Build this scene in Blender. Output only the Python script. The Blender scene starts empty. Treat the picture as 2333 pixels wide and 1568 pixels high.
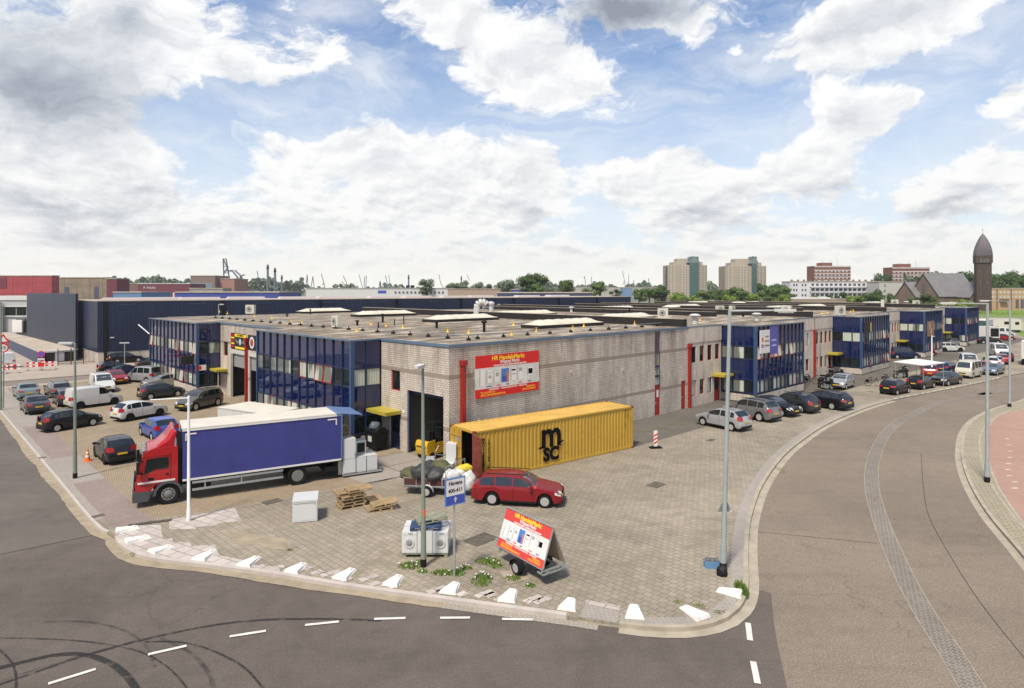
import bpy, bmesh, math, random
from mathutils import Vector, Matrix
R = math.radians
S = bpy.context.scene
COL = S.collection
# ---------------------------------------------------------------- camera
H = 10.5; K = 1449.0; CX = 1166.5; HY = 661.0      # eye height, focal length and horizon of the survey of the photograph
cam = bpy.data.cameras.new("camera"); co = bpy.data.objects.new("camera", cam); COL.objects.link(co)
co.location = (0, 0, H); co.rotation_euler = (R(90), 0, 0)
cam.sensor_width = 36; cam.lens = K / 2333 * 36; cam.shift_y = -(784 - HY) / 2333
cam.clip_start = 0.1; cam.clip_end = 20000
S.camera = co
# ---------------------------------------------------------------- exposure
S.view_settings.view_transform = 'Standard'; S.view_settings.look = 'None'
S.view_settings.exposure = 1.02; S.view_settings.gamma = 1
S.cycles.use_denoising = True
S.cycles.max_bounces = 6; S.cycles.diffuse_bounces = 3; S.cycles.glossy_bounces = 3
S.cycles.transparent_max_bounces = 6; S.cycles.caustics_reflective = False; S.cycles.caustics_refractive = False
# ---------------------------------------------------------------- sun
SUN_EL, SUN_AZ = 58, -152        # degrees; azimuth from the view axis, negative to the left
sl = bpy.data.lights.new("sun", 'SUN'); sl.energy = 2.6; sl.angle = R(8); sl.color = (1, .90, .75)
so = bpy.data.objects.new("sun", sl); COL.objects.link(so)
sd = Vector((math.sin(R(SUN_AZ)) * math.cos(R(SUN_EL)), math.cos(R(SUN_AZ)) * math.cos(R(SUN_EL)), math.sin(R(SUN_EL))))
so.rotation_euler = sd.to_track_quat('Z', 'Y').to_euler()
# ---------------------------------------------------------------- world: sky texture with procedural clouds
W = bpy.data.worlds.new("World"); S.world = W; W.use_nodes = True
NT = W.node_tree; NT.nodes.clear()
class NB:
    """small helper for node trees"""
    def __init__(s, nt): s.nt = nt
    def n(s, typ, ins=None, **kw):
        nd = s.nt.nodes.new(typ)
        for k, v in kw.items(): setattr(nd, k, v)
        for k, v in (ins or {}).items():
            if isinstance(v, bpy.types.NodeSocket): s.nt.links.new(v, nd.inputs[k])
            else: nd.inputs[k].default_value = v
        return nd
    def m(s, op, a, b=0.0, c=0.0, clamp=False):
        return s.n('ShaderNodeMath', {0: a, 1: b, 2: c}, operation=op, use_clamp=clamp).outputs[0]
    def mix(s, f, a, b, mode='MIX'):
        nd = s.n('ShaderNodeMix', {0: f, 6: a, 7: b}, data_type='RGBA', blend_type=mode)
        return nd.outputs[2]
    def ramp(s, f, stops, interp='LINEAR'):
        nd = s.n('ShaderNodeValToRGB', {0: f}); cr = nd.color_ramp; cr.interpolation = interp
        while len(cr.elements) < len(stops): cr.elements.new(.5)
        for e, (p, c) in zip(cr.elements, stops):
            e.position = p; e.color = c if len(c) == 4 else (*c, 1)
        return nd.outputs[0]
    def noise(s, vec, scale, detail=4, rough=.55, dist=0):
        return s.n('ShaderNodeTexNoise', {'Vector': vec, 'Scale': scale, 'Detail': detail, 'Roughness': rough, 'Distortion': dist}).outputs[0]
    def sm(s, x, a, b):
        return s.n('ShaderNodeMapRange', {0: x, 1: a, 2: b, 3: 0.0, 4: 1.0}, interpolation_type='SMOOTHSTEP').outputs[0]
w = NB(NT)
d = w.n('ShaderNodeTexCoord').outputs['Generated']
sp = w.n('ShaderNodeSeparateXYZ', {0: d})
az = w.m('ARCTAN2', sp.outputs[0], sp.outputs[1]); el = w.m('ARCSINE', sp.outputs[2])
p2 = w.n('ShaderNodeCombineXYZ', {0: az, 1: el}).outputs[0]
wn = w.n('ShaderNodeTexNoise', {'Vector': p2, 'Scale': 5.0, 'Detail': 5.0, 'Roughness': .6})
warp = w.n('ShaderNodeVectorMath', {0: wn.outputs['Color'], 1: (.5, .5, .5)}, operation='SUBTRACT').outputs[0]
pw = w.n('ShaderNodeVectorMath', {0: warp, 1: (.16, .11, 0), 2: p2}, operation='MULTIPLY_ADD').outputs[0]
def dirang(px, py):
    x = (px - CX) / K; z = (HY - py) / K
    return math.atan2(x, 1), math.atan2(z, math.hypot(x, 1))
def blobs(lst):
    acc = None
    for (px, py, rx, ry, rot, wt) in lst:
        a, e = dirang(px, py)
        mp = w.n('ShaderNodeMapping', {'Vector': pw, 'Location': (a, e, 0), 'Rotation': (0, 0, R(rot)), 'Scale': (rx / K, ry / K, 1)}, vector_type='TEXTURE').outputs[0]
        g = w.n('ShaderNodeTexGradient', {0: mp}, gradient_type='QUADRATIC_SPHERE').outputs['Fac']
        acc = w.m('MULTIPLY', g, wt) if acc is None else w.m('MULTIPLY_ADD', g, wt, acc)
    return acc
CL = [(1050,440,900,150,0,1.3),(120,180,330,230,0,2.3),(60,420,420,200,0,1.6),(330,90,260,110,-10,1.4),(500,150,380,130,-12,2.2),(720,110,240,100,-25,1.0),
      (250,400,260,160,-30,1.3),(1080,70,380,160,-20,2.2),(1280,190,300,120,-15,2.2),(1450,30,420,110,-5,1.6),
      (2020,60,300,130,12,2.5),(2230,5,200,60,20,1.3),(1680,100,130,40,30,.9),(1950,270,150,110,20,2.1),(1840,370,260,120,25,2.2),
      (2060,250,90,60,30,1.5),(2200,430,260,140,15,2.3),(2330,230,140,110,0,2.0),(1190,410,200,130,0,2.3),(1600,450,260,150,5,2.1),
      (1530,370,110,60,0,1.1),(700,330,300,70,-5,1.0),(900,330,260,50,0,1.0),(800,520,900,140,0,1.2),(1900,560,700,120,0,1.2),
      (1420,420,120,90,0,1.0),(1050,290,60,60,0,.6),(420,20,200,70,0,1.0),(1400,590,1700,90,0,1.4),(200,560,700,120,0,1.3),(820,370,420,80,5,1.5),(1000,460,350,90,0,1.1)]
BL = [(400,300,190,90,-20,1.6),(600,240,260,90,-10,1.3),(850,215,230,90,0,1.3),(1000,225,120,60,-35,.9),(1560,230,330,170,-10,1.5),(1700,60,170,80,0,1.0),
      (2170,210,230,120,-20,1.7),(1440,330,260,70,0,1.1),(1500,280,300,80,0,.8),(2320,90,120,70,0,1.2),(1690,340,90,110,0,.9),(150,25,90,50,0,.9),(890,140,90,40,-60,.7),(2170,320,200,70,0,1.0),(650,260,200,60,0,.9)]
DK = [(90,170,360,240,0,1.25),(130,460,420,90,0,.6),(1430,15,330,110,8,1.8),(2050,20,260,70,5,.55),(870,390,60,70,0,.35),(1200,490,110,60,0,.75),(1600,490,200,60,0,.6),
      (1880,420,160,50,15,.5),(2190,470,220,60,0,.45),(300,520,350,60,0,.4),(330,60,120,90,0,.5),(640,200,160,40,0,.35),(1100,170,120,50,-20,.3),(1900,100,120,40,0,.4)]
cl = blobs(CL); bl = blobs(BL); dk = blobs(DK)
ps = w.n('ShaderNodeVectorMath', {0: pw, 1: (1, 1.7, 1)}, operation='MULTIPLY').outputs[0]
nz = w.noise(ps, 7.5, 12, .62, .25)
ps2 = w.n('ShaderNodeVectorMath', {0: ps, 1: (-.012, .03, 0)}, operation='ADD').outputs[0]
nz2 = w.noise(ps2, 7.5, 12, .62, .25)
dens = w.m('ADD', w.m('MULTIPLY_ADD', nz, 2.7, -1.46), w.m('SUBTRACT', w.m('MULTIPLY', cl, .56), w.m('MULTIPLY', bl, .52)))
low = w.sm(el, .26, .04); psl = w.n('ShaderNodeVectorMath', {0: p2, 1: (1, 2.6, 1)}, operation='MULTIPLY').outputs[0]
nl = w.noise(psl, 17, 9, .6, .3); nl2 = w.noise(w.n('ShaderNodeVectorMath', {0: psl, 1: (-.006, .02, 0)}, operation='ADD').outputs[0], 17, 9, .6, .3)
dens = w.m('ADD', dens, w.m('MULTIPLY', low, w.m('MULTIPLY_ADD', nl, 2.2, -1.2)))
mask = w.sm(dens, -.06, .36)
thin = w.m('MULTIPLY', w.sm(w.noise(w.n('ShaderNodeVectorMath', {0: pw, 1: (1, 3.2, 1)}, operation='MULTIPLY').outputs[0], 3.0, 8, .65, .9), .34, .74), .60)
mask = w.m('MAXIMUM', mask, thin)
shade = w.m('MULTIPLY_ADD', w.m('SUBTRACT', nz, nz2), 1.7, .95)
shade = w.m('ADD', shade, w.m('MULTIPLY', low, w.m('MULTIPLY', w.m('SUBTRACT', nl, nl2), 1.8)))
shade = w.m('SUBTRACT', shade, w.m('MULTIPLY', w.sm(dens, .30, 1.5), .17))
shade = w.m('SUBTRACT', shade, w.m('MULTIPLY', dk, w.m('MULTIPLY_ADD', nz, .9, .22)), clamp=True)
ccol = w.ramp(shade, [(0, (.22, .24, .29)), (.35, (.36, .39, .44)), (.7, (.56, .575, .60)), (1, (.72, .72, .72))])
sky = w.n('ShaderNodeTexSky', sky_type='NISHITA', sun_disc=False, sun_elevation=R(SUN_EL), sun_rotation=R(SUN_AZ), altitude=0, air_density=1.0, dust_density=.6, ozone_density=2.5)
skyc = w.mix(1.0, sky.outputs[0], (.088, .102, .115, 1), 'MULTIPLY')
hz = w.m('POWER', w.sm(el, .40, -.02), 2.2)
skyc = w.mix(w.m('MULTIPLY', w.sm(el, .46, .0), .8), skyc, (.64, .66, .67, 1))
ccol = w.mix(w.m('MULTIPLY', hz, .38), ccol, (.62, .61, .57, 1))
tot = w.mix(mask, skyc, ccol)
tot = w.mix(w.m('POWER', w.sm(el, .085, -.01), 1.2), tot, (.74, .72, .66, 1))
# sky behind the camera kept brighter and warmer: added fill for the facades
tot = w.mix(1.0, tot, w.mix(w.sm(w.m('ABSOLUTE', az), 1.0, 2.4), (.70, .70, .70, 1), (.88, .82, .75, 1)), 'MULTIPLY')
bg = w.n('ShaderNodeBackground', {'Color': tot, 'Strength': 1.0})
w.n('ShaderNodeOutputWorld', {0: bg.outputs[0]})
# ---------------------------------------------------------------- survey helpers: picture position -> place in metres
def G(px, py, z=0.0):
    Y = K * (H - z) / (py - HY); return Vector(((px - CX) / K * Y, Y))
def atY(px, Y): return Vector(((px - CX) / K * Y, Y))
def zat(py, Y): return H - (py - HY) * Y / K
_v = Vector((2670 - CX, K)).normalized(); DR = _v; DL = Vector((-_v.y, _v.x))
ANG = math.atan2(DR.y, DR.x)
C0 = G(1023, 787, 7.2)
def P(a, b): return C0 + a * DR + b * DL
def sa(px, b=0.0):
    t = (px - CX) / K; q = P(0, b); return (t * q.y - q.x) / (DR.x - t * DR.y)
def sb(px, a=0.0):
    t = (px - CX) / K; q = P(a, 0); return (t * q.y - q.x) / (DL.x - t * DL.y)
def AB(v): return Vector(((v - C0).dot(DR), (v - C0).dot(DL)))
# ---------------------------------------------------------------- mesh helpers
class MB:
    def __init__(s): s.v = []; s.f = []; s.mi = []
    def pt(s, *p): s.v.append(tuple(p)); return len(s.v) - 1
    def face(s, pts, mi=0):
        b = len(s.v); s.v += [tuple(p) for p in pts]; s.f.append(tuple(range(b, b + len(pts)))); s.mi.append(mi); return s
    def idx(s, ids, mi=0): s.f.append(tuple(ids)); s.mi.append(mi)
    def box(s, x0, x1, y0, y1, z0, z1, mi=0, M=None, skip=''):
        c = [(x0,y0,z0),(x1,y0,z0),(x1,y1,z0),(x0,y1,z0),(x0,y0,z1),(x1,y0,z1),(x1,y1,z1),(x0,y1,z1)]
        if M is not None: c = [tuple(M @ Vector(q)) for q in c]
        b = len(s.v); s.v += c
        for nme, q in (('b',(3,2,1,0)),('t',(4,5,6,7)),('f',(0,1,5,4)),('r',(1,2,6,5)),('k',(2,3,7,6)),('l',(3,0,4,7))):
            if nme not in skip: s.f.append(tuple(b + i for i in q)); s.mi.append(mi)
        return s
    def ob(s, c, size, rz=0, mi=0, rx=0, ry=0):
        M = Matrix.Translation(c) @ Matrix.Rotation(rz, 4, 'Z') @ Matrix.Rotation(ry, 4, 'Y') @ Matrix.Rotation(rx, 4, 'X')
        h = [q / 2 for q in size]
        return s.box(-h[0], h[0], -h[1], h[1], -h[2], h[2], mi, M)
    def tube(s, p0, p1, r0, r1=None, n=8, mi=0, caps=True):
        r1 = r0 if r1 is None else r1
        p0 = Vector(p0); p1 = Vector(p1); q = (p1 - p0).to_track_quat('Z', 'Y')
        b = len(s.v)
        for p, r in ((p0, r0), (p1, r1)):
            for i in range(n):
                t = 2 * math.pi * i / n; s.v.append(tuple(p + q @ Vector((r * math.cos(t), r * math.sin(t), 0))))
        for i in range(n):
            j = (i + 1) % n; s.f.append((b + i, b + j, b + n + j, b + n + i)); s.mi.append(mi)
        if caps:
            s.f.append(tuple(b + i for i in reversed(range(n)))); s.mi.append(mi)
            s.f.append(tuple(b + n + i for i in range(n))); s.mi.append(mi)
        return s
    def path(s, pts, r, n=6, mi=0):
        for a, b in zip(pts[:-1], pts[1:]): s.tube(a, b, r, r, n, mi)
        return s
    def prism(s, poly, z0, z1, mi=0, mt=None, bottom=True):
        b = len(s.v); n = len(poly)
        s.v += [(p[0], p[1], z0) for p in poly] + [(p[0], p[1], z1) for p in poly]
        for i in range(n):
            j = (i + 1) % n; s.f.append((b + i, b + j, b + n + j, b + n + i)); s.mi.append(mi)
        s.f.append(tuple(b + n + i for i in range(n))); s.mi.append(mi if mt is None else mt)
        if bottom: s.f.append(tuple(b + i for i in reversed(range(n)))); s.mi.append(mi)
        return s
    def lathe(s, prof, c=(0, 0, 0), n=12, mi=0, axis='z'):
        b = len(s.v)
        for r, z in prof:
            for i in range(n):
                t = 2 * math.pi * i / n; x = r * math.cos(t); y = r * math.sin(t)
                if axis == 'z': s.v.append((c[0] + x, c[1] + y, c[2] + z))
                elif axis == 'y': s.v.append((c[0] + x, c[1] + z, c[2] + y))
                else: s.v.append((c[0] + z, c[1] + x, c[2] + y))
        for k in range(len(prof) - 1):
            for i in range(n):
                j = (i + 1) % n; s.f.append((b + k * n + i, b + k * n + j, b + (k + 1) * n + j, b + (k + 1) * n + i)); s.mi.append(mi)
        mx_ = max(p[0] for p in prof)
        if prof[0][0] > .55 * mx_ and prof[0][0] < .93 * mx_ and .55 * mx_ < prof[-1][0] < .93 * mx_: return s
        if prof[-1][0] > 1e-4: s.f.append(tuple(b + (len(prof) - 1) * n + i for i in range(n))); s.mi.append(mi)
        if prof[0][0] > 1e-4: s.f.append(tuple(b + i for i in reversed(range(n)))); s.mi.append(mi)
        return s
    def build(s, name, mats, parent=None, loc=None, rz=0, smooth=None, nofix=False):
        me = bpy.data.meshes.new(name); me.from_pydata(s.v, [], s.f)
        if not isinstance(mats, (list, tuple)): mats = [mats]
        for m_ in mats: me.materials.append(m_)
        me.polygons.foreach_set('material_index', s.mi)
        bm = bmesh.new(); bm.from_mesh(me)
        bmesh.ops.remove_doubles(bm, verts=bm.verts, dist=1e-4)
        if not nofix: bmesh.ops.recalc_face_normals(bm, faces=bm.faces)
        if smooth:
            for f in bm.faces: f.smooth = True
            for e in bm.edges:
                if len(e.link_faces) == 2 and e.calc_face_angle(0) > R(smooth): e.smooth = False
        bm.to_mesh(me); bm.free()
        o = bpy.data.objects.new(name, me); COL.objects.link(o)
        if parent: o.parent = parent
        if loc is not None: o.location = loc
        if rz: o.rotation_euler = (0, 0, rz)
        return o
def tag(o, label=None, cat=None, group=None, kind=None):
    if label: o['label'] = label
    if cat: o['category'] = cat
    if group: o['group'] = group
    if kind: o['kind'] = kind
    return o
def thing(name, label, cat, loc=(0, 0, 0), rz=0, group=None):
    o = bpy.data.objects.new(name, None); COL.objects.link(o)
    o.location = loc if len(loc) == 3 else (loc[0], loc[1], 0); o.rotation_euler = (0, 0, rz)
    o.empty_display_size = .3
    return tag(o, label, cat, group)
def kids(o): return [c for c in bpy.data.objects if c.parent == o]
KIDC = {}
def fill_kids(o):
    KIDC[o.name] = kids(o)
    for k in KIDC[o.name]: fill_kids(k)
def copy_tree(o, loc=None, rz=None, label=None, group=None, parent=None, cache=KIDC):
    c = o.copy(); COL.objects.link(c)
    if parent: c.parent = parent
    if loc is not None: c.location = loc if len(loc) == 3 else (loc[0], loc[1], 0)
    if rz is not None: c.rotation_euler = (0, 0, rz)
    if label: c['label'] = label
    if group: c['group'] = group
    if o.name not in cache: cache[o.name] = kids(o)
    for ch in cache[o.name]: copy_tree(ch, parent=c)
    return c
def text(name, body, size, mat, parent, M, bold=0.0, ext=.002, align='CENTER'):
    cu = bpy.data.curves.new(name, 'FONT'); cu.body = body; cu.size = size; cu.align_x = align; cu.align_y = 'CENTER'
    cu.extrude = ext; cu.offset = bold; cu.resolution_u = 3
    t = bpy.data.objects.new(name, cu); COL.objects.link(t)
    dg = bpy.context.evaluated_depsgraph_get(); dg.update()
    me = bpy.data.meshes.new_from_object(t.evaluated_get(dg)); me.name = name
    bpy.data.objects.remove(t); bpy.data.curves.remove(cu)
    me.materials.clear(); me.materials.append(mat)
    o = bpy.data.objects.new(name, me); COL.objects.link(o); o.parent = parent; o.matrix_local = M
    return o
def face_mat(origin, right, up=(0, 0, 1)):
    """matrix whose local xy plane lies on a face: x along `right`, y along `up`, z out of the face"""
    r = Vector(right).normalized(); u = Vector(up).normalized(); n = r.cross(u)
    M = Matrix.Identity(4)
    for i in range(3): M[i][0] = r[i]; M[i][1] = u[i]; M[i][2] = n[i]; M[i][3] = origin[i]
    return M
# ---------------------------------------------------------------- materials
MC = {}
def mat(name, col, rough=.7, metal=0.0, var=0.0, vscale=3.0, bump=0.0, coat=0.0, spec=.5, col2=None, alpha=1):
    if name in MC: return MC[name]
    m = bpy.data.materials.new(name); m.use_nodes = True; nt = m.node_tree; nb = NB(nt)
    p = nt.nodes['Principled BSDF']
    c = (*col, 1)
    p.inputs['Base Color'].default_value = c; p.inputs['Roughness'].default_value = rough; p.inputs['Metallic'].default_value = metal
    p.inputs['Coat Weight'].default_value = coat; p.inputs['Coat Roughness'].default_value = .04; p.inputs['Specular IOR Level'].default_value = spec
    if var:
        tc = nb.n('ShaderNodeTexCoord').outputs['Object']
        f = nb.noise(tc, vscale, 6, .6)
        c2 = col2 or tuple(min(1, q * (1 - var)) for q in col); c1 = col if col2 else tuple(min(1, q * (1 + var * .6)) for q in col)
        o = nb.ramp(f, [(.3, c2), (.7, c1)]); nt.links.new(o, p.inputs['Base Color'])
        if bump:
            b = nb.n('ShaderNodeBump', {'Strength': bump, 'Distance': .05, 'Height': f}); nt.links.new(b.outputs[0], p.inputs['Normal'])
    MC[name] = m; return m
def newmat(name):
    m = bpy.data.materials.new(name); m.use_nodes = True; MC[name] = m
    return m, NB(m.node_tree), m.node_tree.nodes['Principled BSDF']
def pset(nb, p, **k):
    for a, v in k.items():
        a = a.replace('_', ' ')
        if isinstance(v, bpy.types.NodeSocket): nb.nt.links.new(v, p.inputs[a])
        else: p.inputs[a].default_value = v
# ---------------------------------------------------------------- procedural surfaces
def coords(nb, rz=0.0, kind='Object'):
    tc = nb.n('ShaderNodeTexCoord').outputs[kind]
    return nb.n('ShaderNodeMapping', {'Vector': tc, 'Rotation': (0, 0, rz)}).outputs[0] if rz else tc
def paving(name, c1, c2, mortar, bw, rh, rz, msize=.018, stain=(.72, 1.12), offset=.5, rough=.85, big=.12, dirt=None):
    m, nb, p = newmat(name); v = coords(nb, rz)
    br = nb.n('ShaderNodeTexBrick', {'Vector': v, 'Color1': (*c1, 1), 'Color2': (*c2, 1), 'Mortar': (*mortar, 1), 'Scale': 1.0, 'Mortar Size': msize, 'Mortar Smooth': .3, 'Bias': -.1, 'Brick Width': bw, 'Row Height': rh}, offset=offset)
    n1 = nb.noise(v, big, 5, .65, .4); n2 = nb.noise(v, 1.3, 5, .65)
    f = nb.m('ADD', nb.m('MULTIPLY', n1, .65), nb.m('MULTIPLY', n2, .35))
    a = nb.ramp(f, [(.36, (stain[0],) * 3), (.62, (stain[1],) * 3)])
    c = nb.mix(1.0, br.outputs[0], a, 'MULTIPLY')
    c = nb.mix(nb.m('MULTIPLY', nb.sm(nb.noise(v, .8, 7, .75, 1.0), .60, .70), .45), c, nb.mix(1.0, c, (.45, .42, .38, 1), 'MULTIPLY'))
    c = nb.mix(nb.m('MULTIPLY', nb.sm(nb.noise(v, 2.6, 5, .7, .6), .66, .72), .5), c, nb.mix(1.0, c, (.42, .38, .33, 1), 'MULTIPLY'))
    if dirt:
        c = nb.mix(nb.m('MULTIPLY', nb.sm(nb.noise(v, .23, 6, .7, .8), .52, .66), .8), c, (*dirt, 1))
    c = nb.mix(nb.m('MULTIPLY', nb.sm(nb.noise(v, 30, 2, .5), .3, .7), .25), c, nb.mix(1.0, c, (.6, .6, .6, 1), 'MULTIPLY'))
    b = nb.n('ShaderNodeBump', {'Strength': .5, 'Distance': .01, 'Height': nb.m('SUBTRACT', 1.0, br.outputs[1])})
    pset(nb, p, Base_Color=c, Roughness=rough, Normal=b.outputs[0]); return m
def asphalt(name, c1, c2, speck, rough=.85, big=.25, crack=True):
    m, nb, p = newmat(name); v = coords(nb)
    n1 = nb.noise(v, big, 6, .6, .5); n2 = nb.noise(v, 2.0, 5, .6)
    f = nb.m('ADD', nb.m('MULTIPLY', n1, .7), nb.m('MULTIPLY', n2, .3))
    c = nb.ramp(f, [(.35, c1), (.65, c2)])
    g = nb.noise(v, 16, 4, .8)
    c = nb.mix(nb.m('MULTIPLY', nb.sm(g, .45, .72), speck), c, nb.mix(1.0, c, (2.1, 2.0, 1.8, 1), 'MULTIPLY'))
    g2 = nb.noise(v, 23, 3, .8)
    c = nb.mix(nb.m('MULTIPLY', nb.sm(g2, .50, .72), speck), c, nb.mix(1.0, c, (.45, .45, .47, 1), 'MULTIPLY'))
    sp_ = nb.m('MULTIPLY', nb.sm(nb.noise(v, .9, 6, .75, 1.2), .58, .70), .35)
    c = nb.mix(sp_, c, nb.mix(1.0, c, (.5, .48, .48, 1), 'MULTIPLY'))
    vo = nb.n('ShaderNodeTexVoronoi', {'Vector': nb.n('ShaderNodeVectorMath', {0: v, 1: nb.n('ShaderNodeTexNoise', {'Vector': v, 'Scale': 1.5, 'Detail': 4.0}).outputs['Color']}, operation='ADD').outputs[0], 'Scale': .16}, feature='DISTANCE_TO_EDGE').outputs[0]
    ck = nb.m('MULTIPLY', nb.m('LESS_THAN', vo, .004), nb.sm(nb.noise(v, .11, 2, .5), .5, .6))
    c = nb.mix(nb.m('MULTIPLY', ck, .32), c, nb.mix(1.0, c, (.35, .33, .33, 1), 'MULTIPLY'))
    # long wear streaks
    st = nb.n('ShaderNodeMapping', {'Vector': v, 'Rotation': (0, 0, .3), 'Scale': (.12, 1.1, 1)}).outputs[0]
    c = nb.mix(nb.m('MULTIPLY', nb.sm(nb.noise(st, 1.0, 4, .6, .3), .5, .7), .22), c, nb.mix(1.0, c, (.62, .6, .6, 1), 'MULTIPLY'))
    b = nb.n('ShaderNodeBump', {'Strength': .25, 'Distance': .01, 'Height': g})
    pset(nb, p, Base_Color=c, Roughness=rough, Normal=b.outputs[0], Specular_IOR_Level=.3); return m
RP = ANG
M_plaza = paving('plaza_pavers', (.255,.220,.168), (.30,.260,.202), (.165,.140,.103), .30, .30, RP, .017, (.66, 1.20), dirt=(.20,.175,.125))
M_lot = paving('lot_clinkers', (.275,.215,.145), (.31,.245,.17), (.18,.14,.09), .21, .105, RP + .2, .012, (.8, 1.12), dirt=(.285,.235,.17))
M_apron = paving('dark_clinkers', (.125,.112,.095), (.15,.132,.112), (.07,.062,.05), .21, .105, RP, .012, (.75, 1.15))
M_slab = paving('light_slabs', (.40,.355,.32), (.49,.445,.41), (.22,.19,.16), .60, .50, .52, .022, (.86, 1.1), big=.5)
M_pink = paving('pink_clinkers', (.255,.195,.175), (.285,.225,.205), (.18,.145,.125), .21, .105, RP, .012, (.86, 1.08))
M_grey = paving('grey_pavers', (.31,.28,.25), (.35,.315,.285), (.22,.19,.16), .21, .105, RP, .014, (.88, 1.08))
M_band = paving('gutter_bricks', (.33,.295,.25), (.37,.33,.28), (.2,.175,.14), .21, .105, RP, .014, (.85, 1.1))
M_walk = paving('sidewalk_bricks', (.30,.265,.185), (.335,.30,.215), (.16,.135,.09), .42, .21, .5, .02, (.85, 1.1))
M_red = paving('red_cycle_path', (.36,.22,.17), (.40,.25,.195), (.26,.16,.125), .21, .105, .4, .012, (.9, 1.08))
M_cob = paving('cobble_strip', (.135,.118,.102), (.18,.158,.135), (.27,.235,.19), .16, .16, .95, .016, (.8, 1.1))
M_lightpave = paving('pale_pavers', (.37,.315,.265), (.41,.35,.30), (.28,.23,.19), .21, .105, RP, .012, (.9, 1.06))
M_asdark = asphalt('asphalt_dark', (.078,.065,.057), (.118,.099,.087), .5)
M_asleft = asphalt('asphalt_left', (.092,.079,.071), (.128,.111,.099), .4)
M_asright = asphalt('asphalt_right', (.142,.118,.094), (.192,.160,.128), .85, big=.12)
M_asstreet = asphalt('asphalt_street', (.17,.145,.122), (.20,.17,.145), .2)
M_sand = mat('sand', (.29,.24,.17), .95, var=.25, vscale=2)
M_kerb = mat('kerb_concrete', (.34,.30,.235), .85, var=.25, vscale=1.5)
M_kerbl = mat('kerb_light', (.43,.385,.35), .85, var=.15, vscale=1.5)
M_dark = mat('dark_gap', (.02,.018,.015), .9)
M_moss = mat('moss', (.07,.09,.02), .95, var=.5, vscale=4)
M_white = mat('white_paint', (.66,.64,.62), .6, var=.06, vscale=4)
M_mark = mat('road_marking', (.60,.58,.55), .7, var=.2, vscale=3)
M_block = mat('white_concrete', (.66,.64,.61), .85, var=.16, vscale=5)
M_field = mat('far_ground', (.10,.11,.06), .95, var=.4, vscale=.02, col2=(.16,.15,.12))
M_lawn = mat('lawn_grass', (.13,.21,.03), .95, var=.35, vscale=.3)
def m_brick():
    m, nb, p = newmat('grey_brick'); tc = nb.n('ShaderNodeTexCoord').outputs['Object']
    s = nb.n('ShaderNodeSeparateXYZ', {0: tc}); u = nb.m('ADD', s.outputs[0], s.outputs[1])
    v = nb.n('ShaderNodeCombineXYZ', {0: u, 1: s.outputs[2]}).outputs[0]
    br = nb.n('ShaderNodeTexBrick', {'Vector': v, 'Color1': (.52,.46,.40,1), 'Color2': (.61,.55,.485,1), 'Mortar': (.25,.215,.18,1), 'Scale': 1.0, 'Mortar Size': .014, 'Mortar Smooth': .2, 'Bias': 0.0, 'Brick Width': .33, 'Row Height': .135}, offset=.5)
    z = s.outputs[2]
    st = nb.n('ShaderNodeMapping', {'Vector': v, 'Scale': (.55, .12, 1)}).outputs[0]
    n = nb.noise(st, 1.6, 6, .65, .2)
    a = nb.ramp(n, [(.36, (.70,.68,.66)), (.60, (1.06,1.05,1.04))])
    c = nb.mix(1.0, br.outputs[0], a, 'MULTIPLY')
    # weathering streaks running down from the roof edge
    st2 = nb.n('ShaderNodeMapping', {'Vector': v, 'Scale': (1.1, .10, 1)}).outputs[0]
    top = nb.m('MULTIPLY', nb.sm(z, 3.6, 7.2), nb.sm(nb.noise(st2, 1.0, 5, .7), .40, .66))
    c = nb.mix(nb.m('MULTIPLY', top, .55), c, (.14,.11,.095,1))
    # soldier bands
    b1 = nb.m('MULTIPLY', nb.m('GREATER_THAN', z, 5.12), nb.m('LESS_THAN', z, 5.40))
    b2 = nb.m('MULTIPLY', nb.m('GREATER_THAN', z, 2.02), nb.m('LESS_THAN', z, 2.26))
    c = nb.mix(nb.m('MULTIPLY', nb.m('ADD', b1, b2), .85), c, (.235,.19,.15,1))
    b = nb.n('ShaderNodeBump', {'Strength': .6, 'Distance': .012, 'Height': nb.m('SUBTRACT', 1.0, br.outputs[1])})
    pset(nb, p, Base_Color=c, Roughness=.85, Normal=b.outputs[0]); return m
M_brick = m_brick()
def m_concrete(name, c1, c2, streak=(.12,.10,.085)):
    m, nb, p = newmat(name); tc = nb.n('ShaderNodeTexCoord').outputs['Object']
    s = nb.n('ShaderNodeSeparateXYZ', {0: tc}); u = nb.m('ADD', s.outputs[0], s.outputs[1])
    v = nb.n('ShaderNodeCombineXYZ', {0: u, 1: s.outputs[2]}).outputs[0]
    c = nb.ramp(nb.noise(v, .9, 6, .7, .4), [(.35, c1), (.65, c2)])
    st = nb.n('ShaderNodeMapping', {'Vector': v, 'Scale': (1.6, .12, 1)}).outputs[0]
    k = nb.m('MULTIPLY', nb.sm(nb.noise(st, 1.0, 6, .7), .48, .68), .5)
    c = nb.mix(k, c, (*streak, 1))
    pset(nb, p, Base_Color=c, Roughness=.85); return m
M_conc = m_concrete('wall_concrete', (.50,.43,.36), (.61,.54,.465))
M_plinth = m_concrete('plinth_concrete', (.42,.37,.32), (.50,.45,.39))
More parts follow.
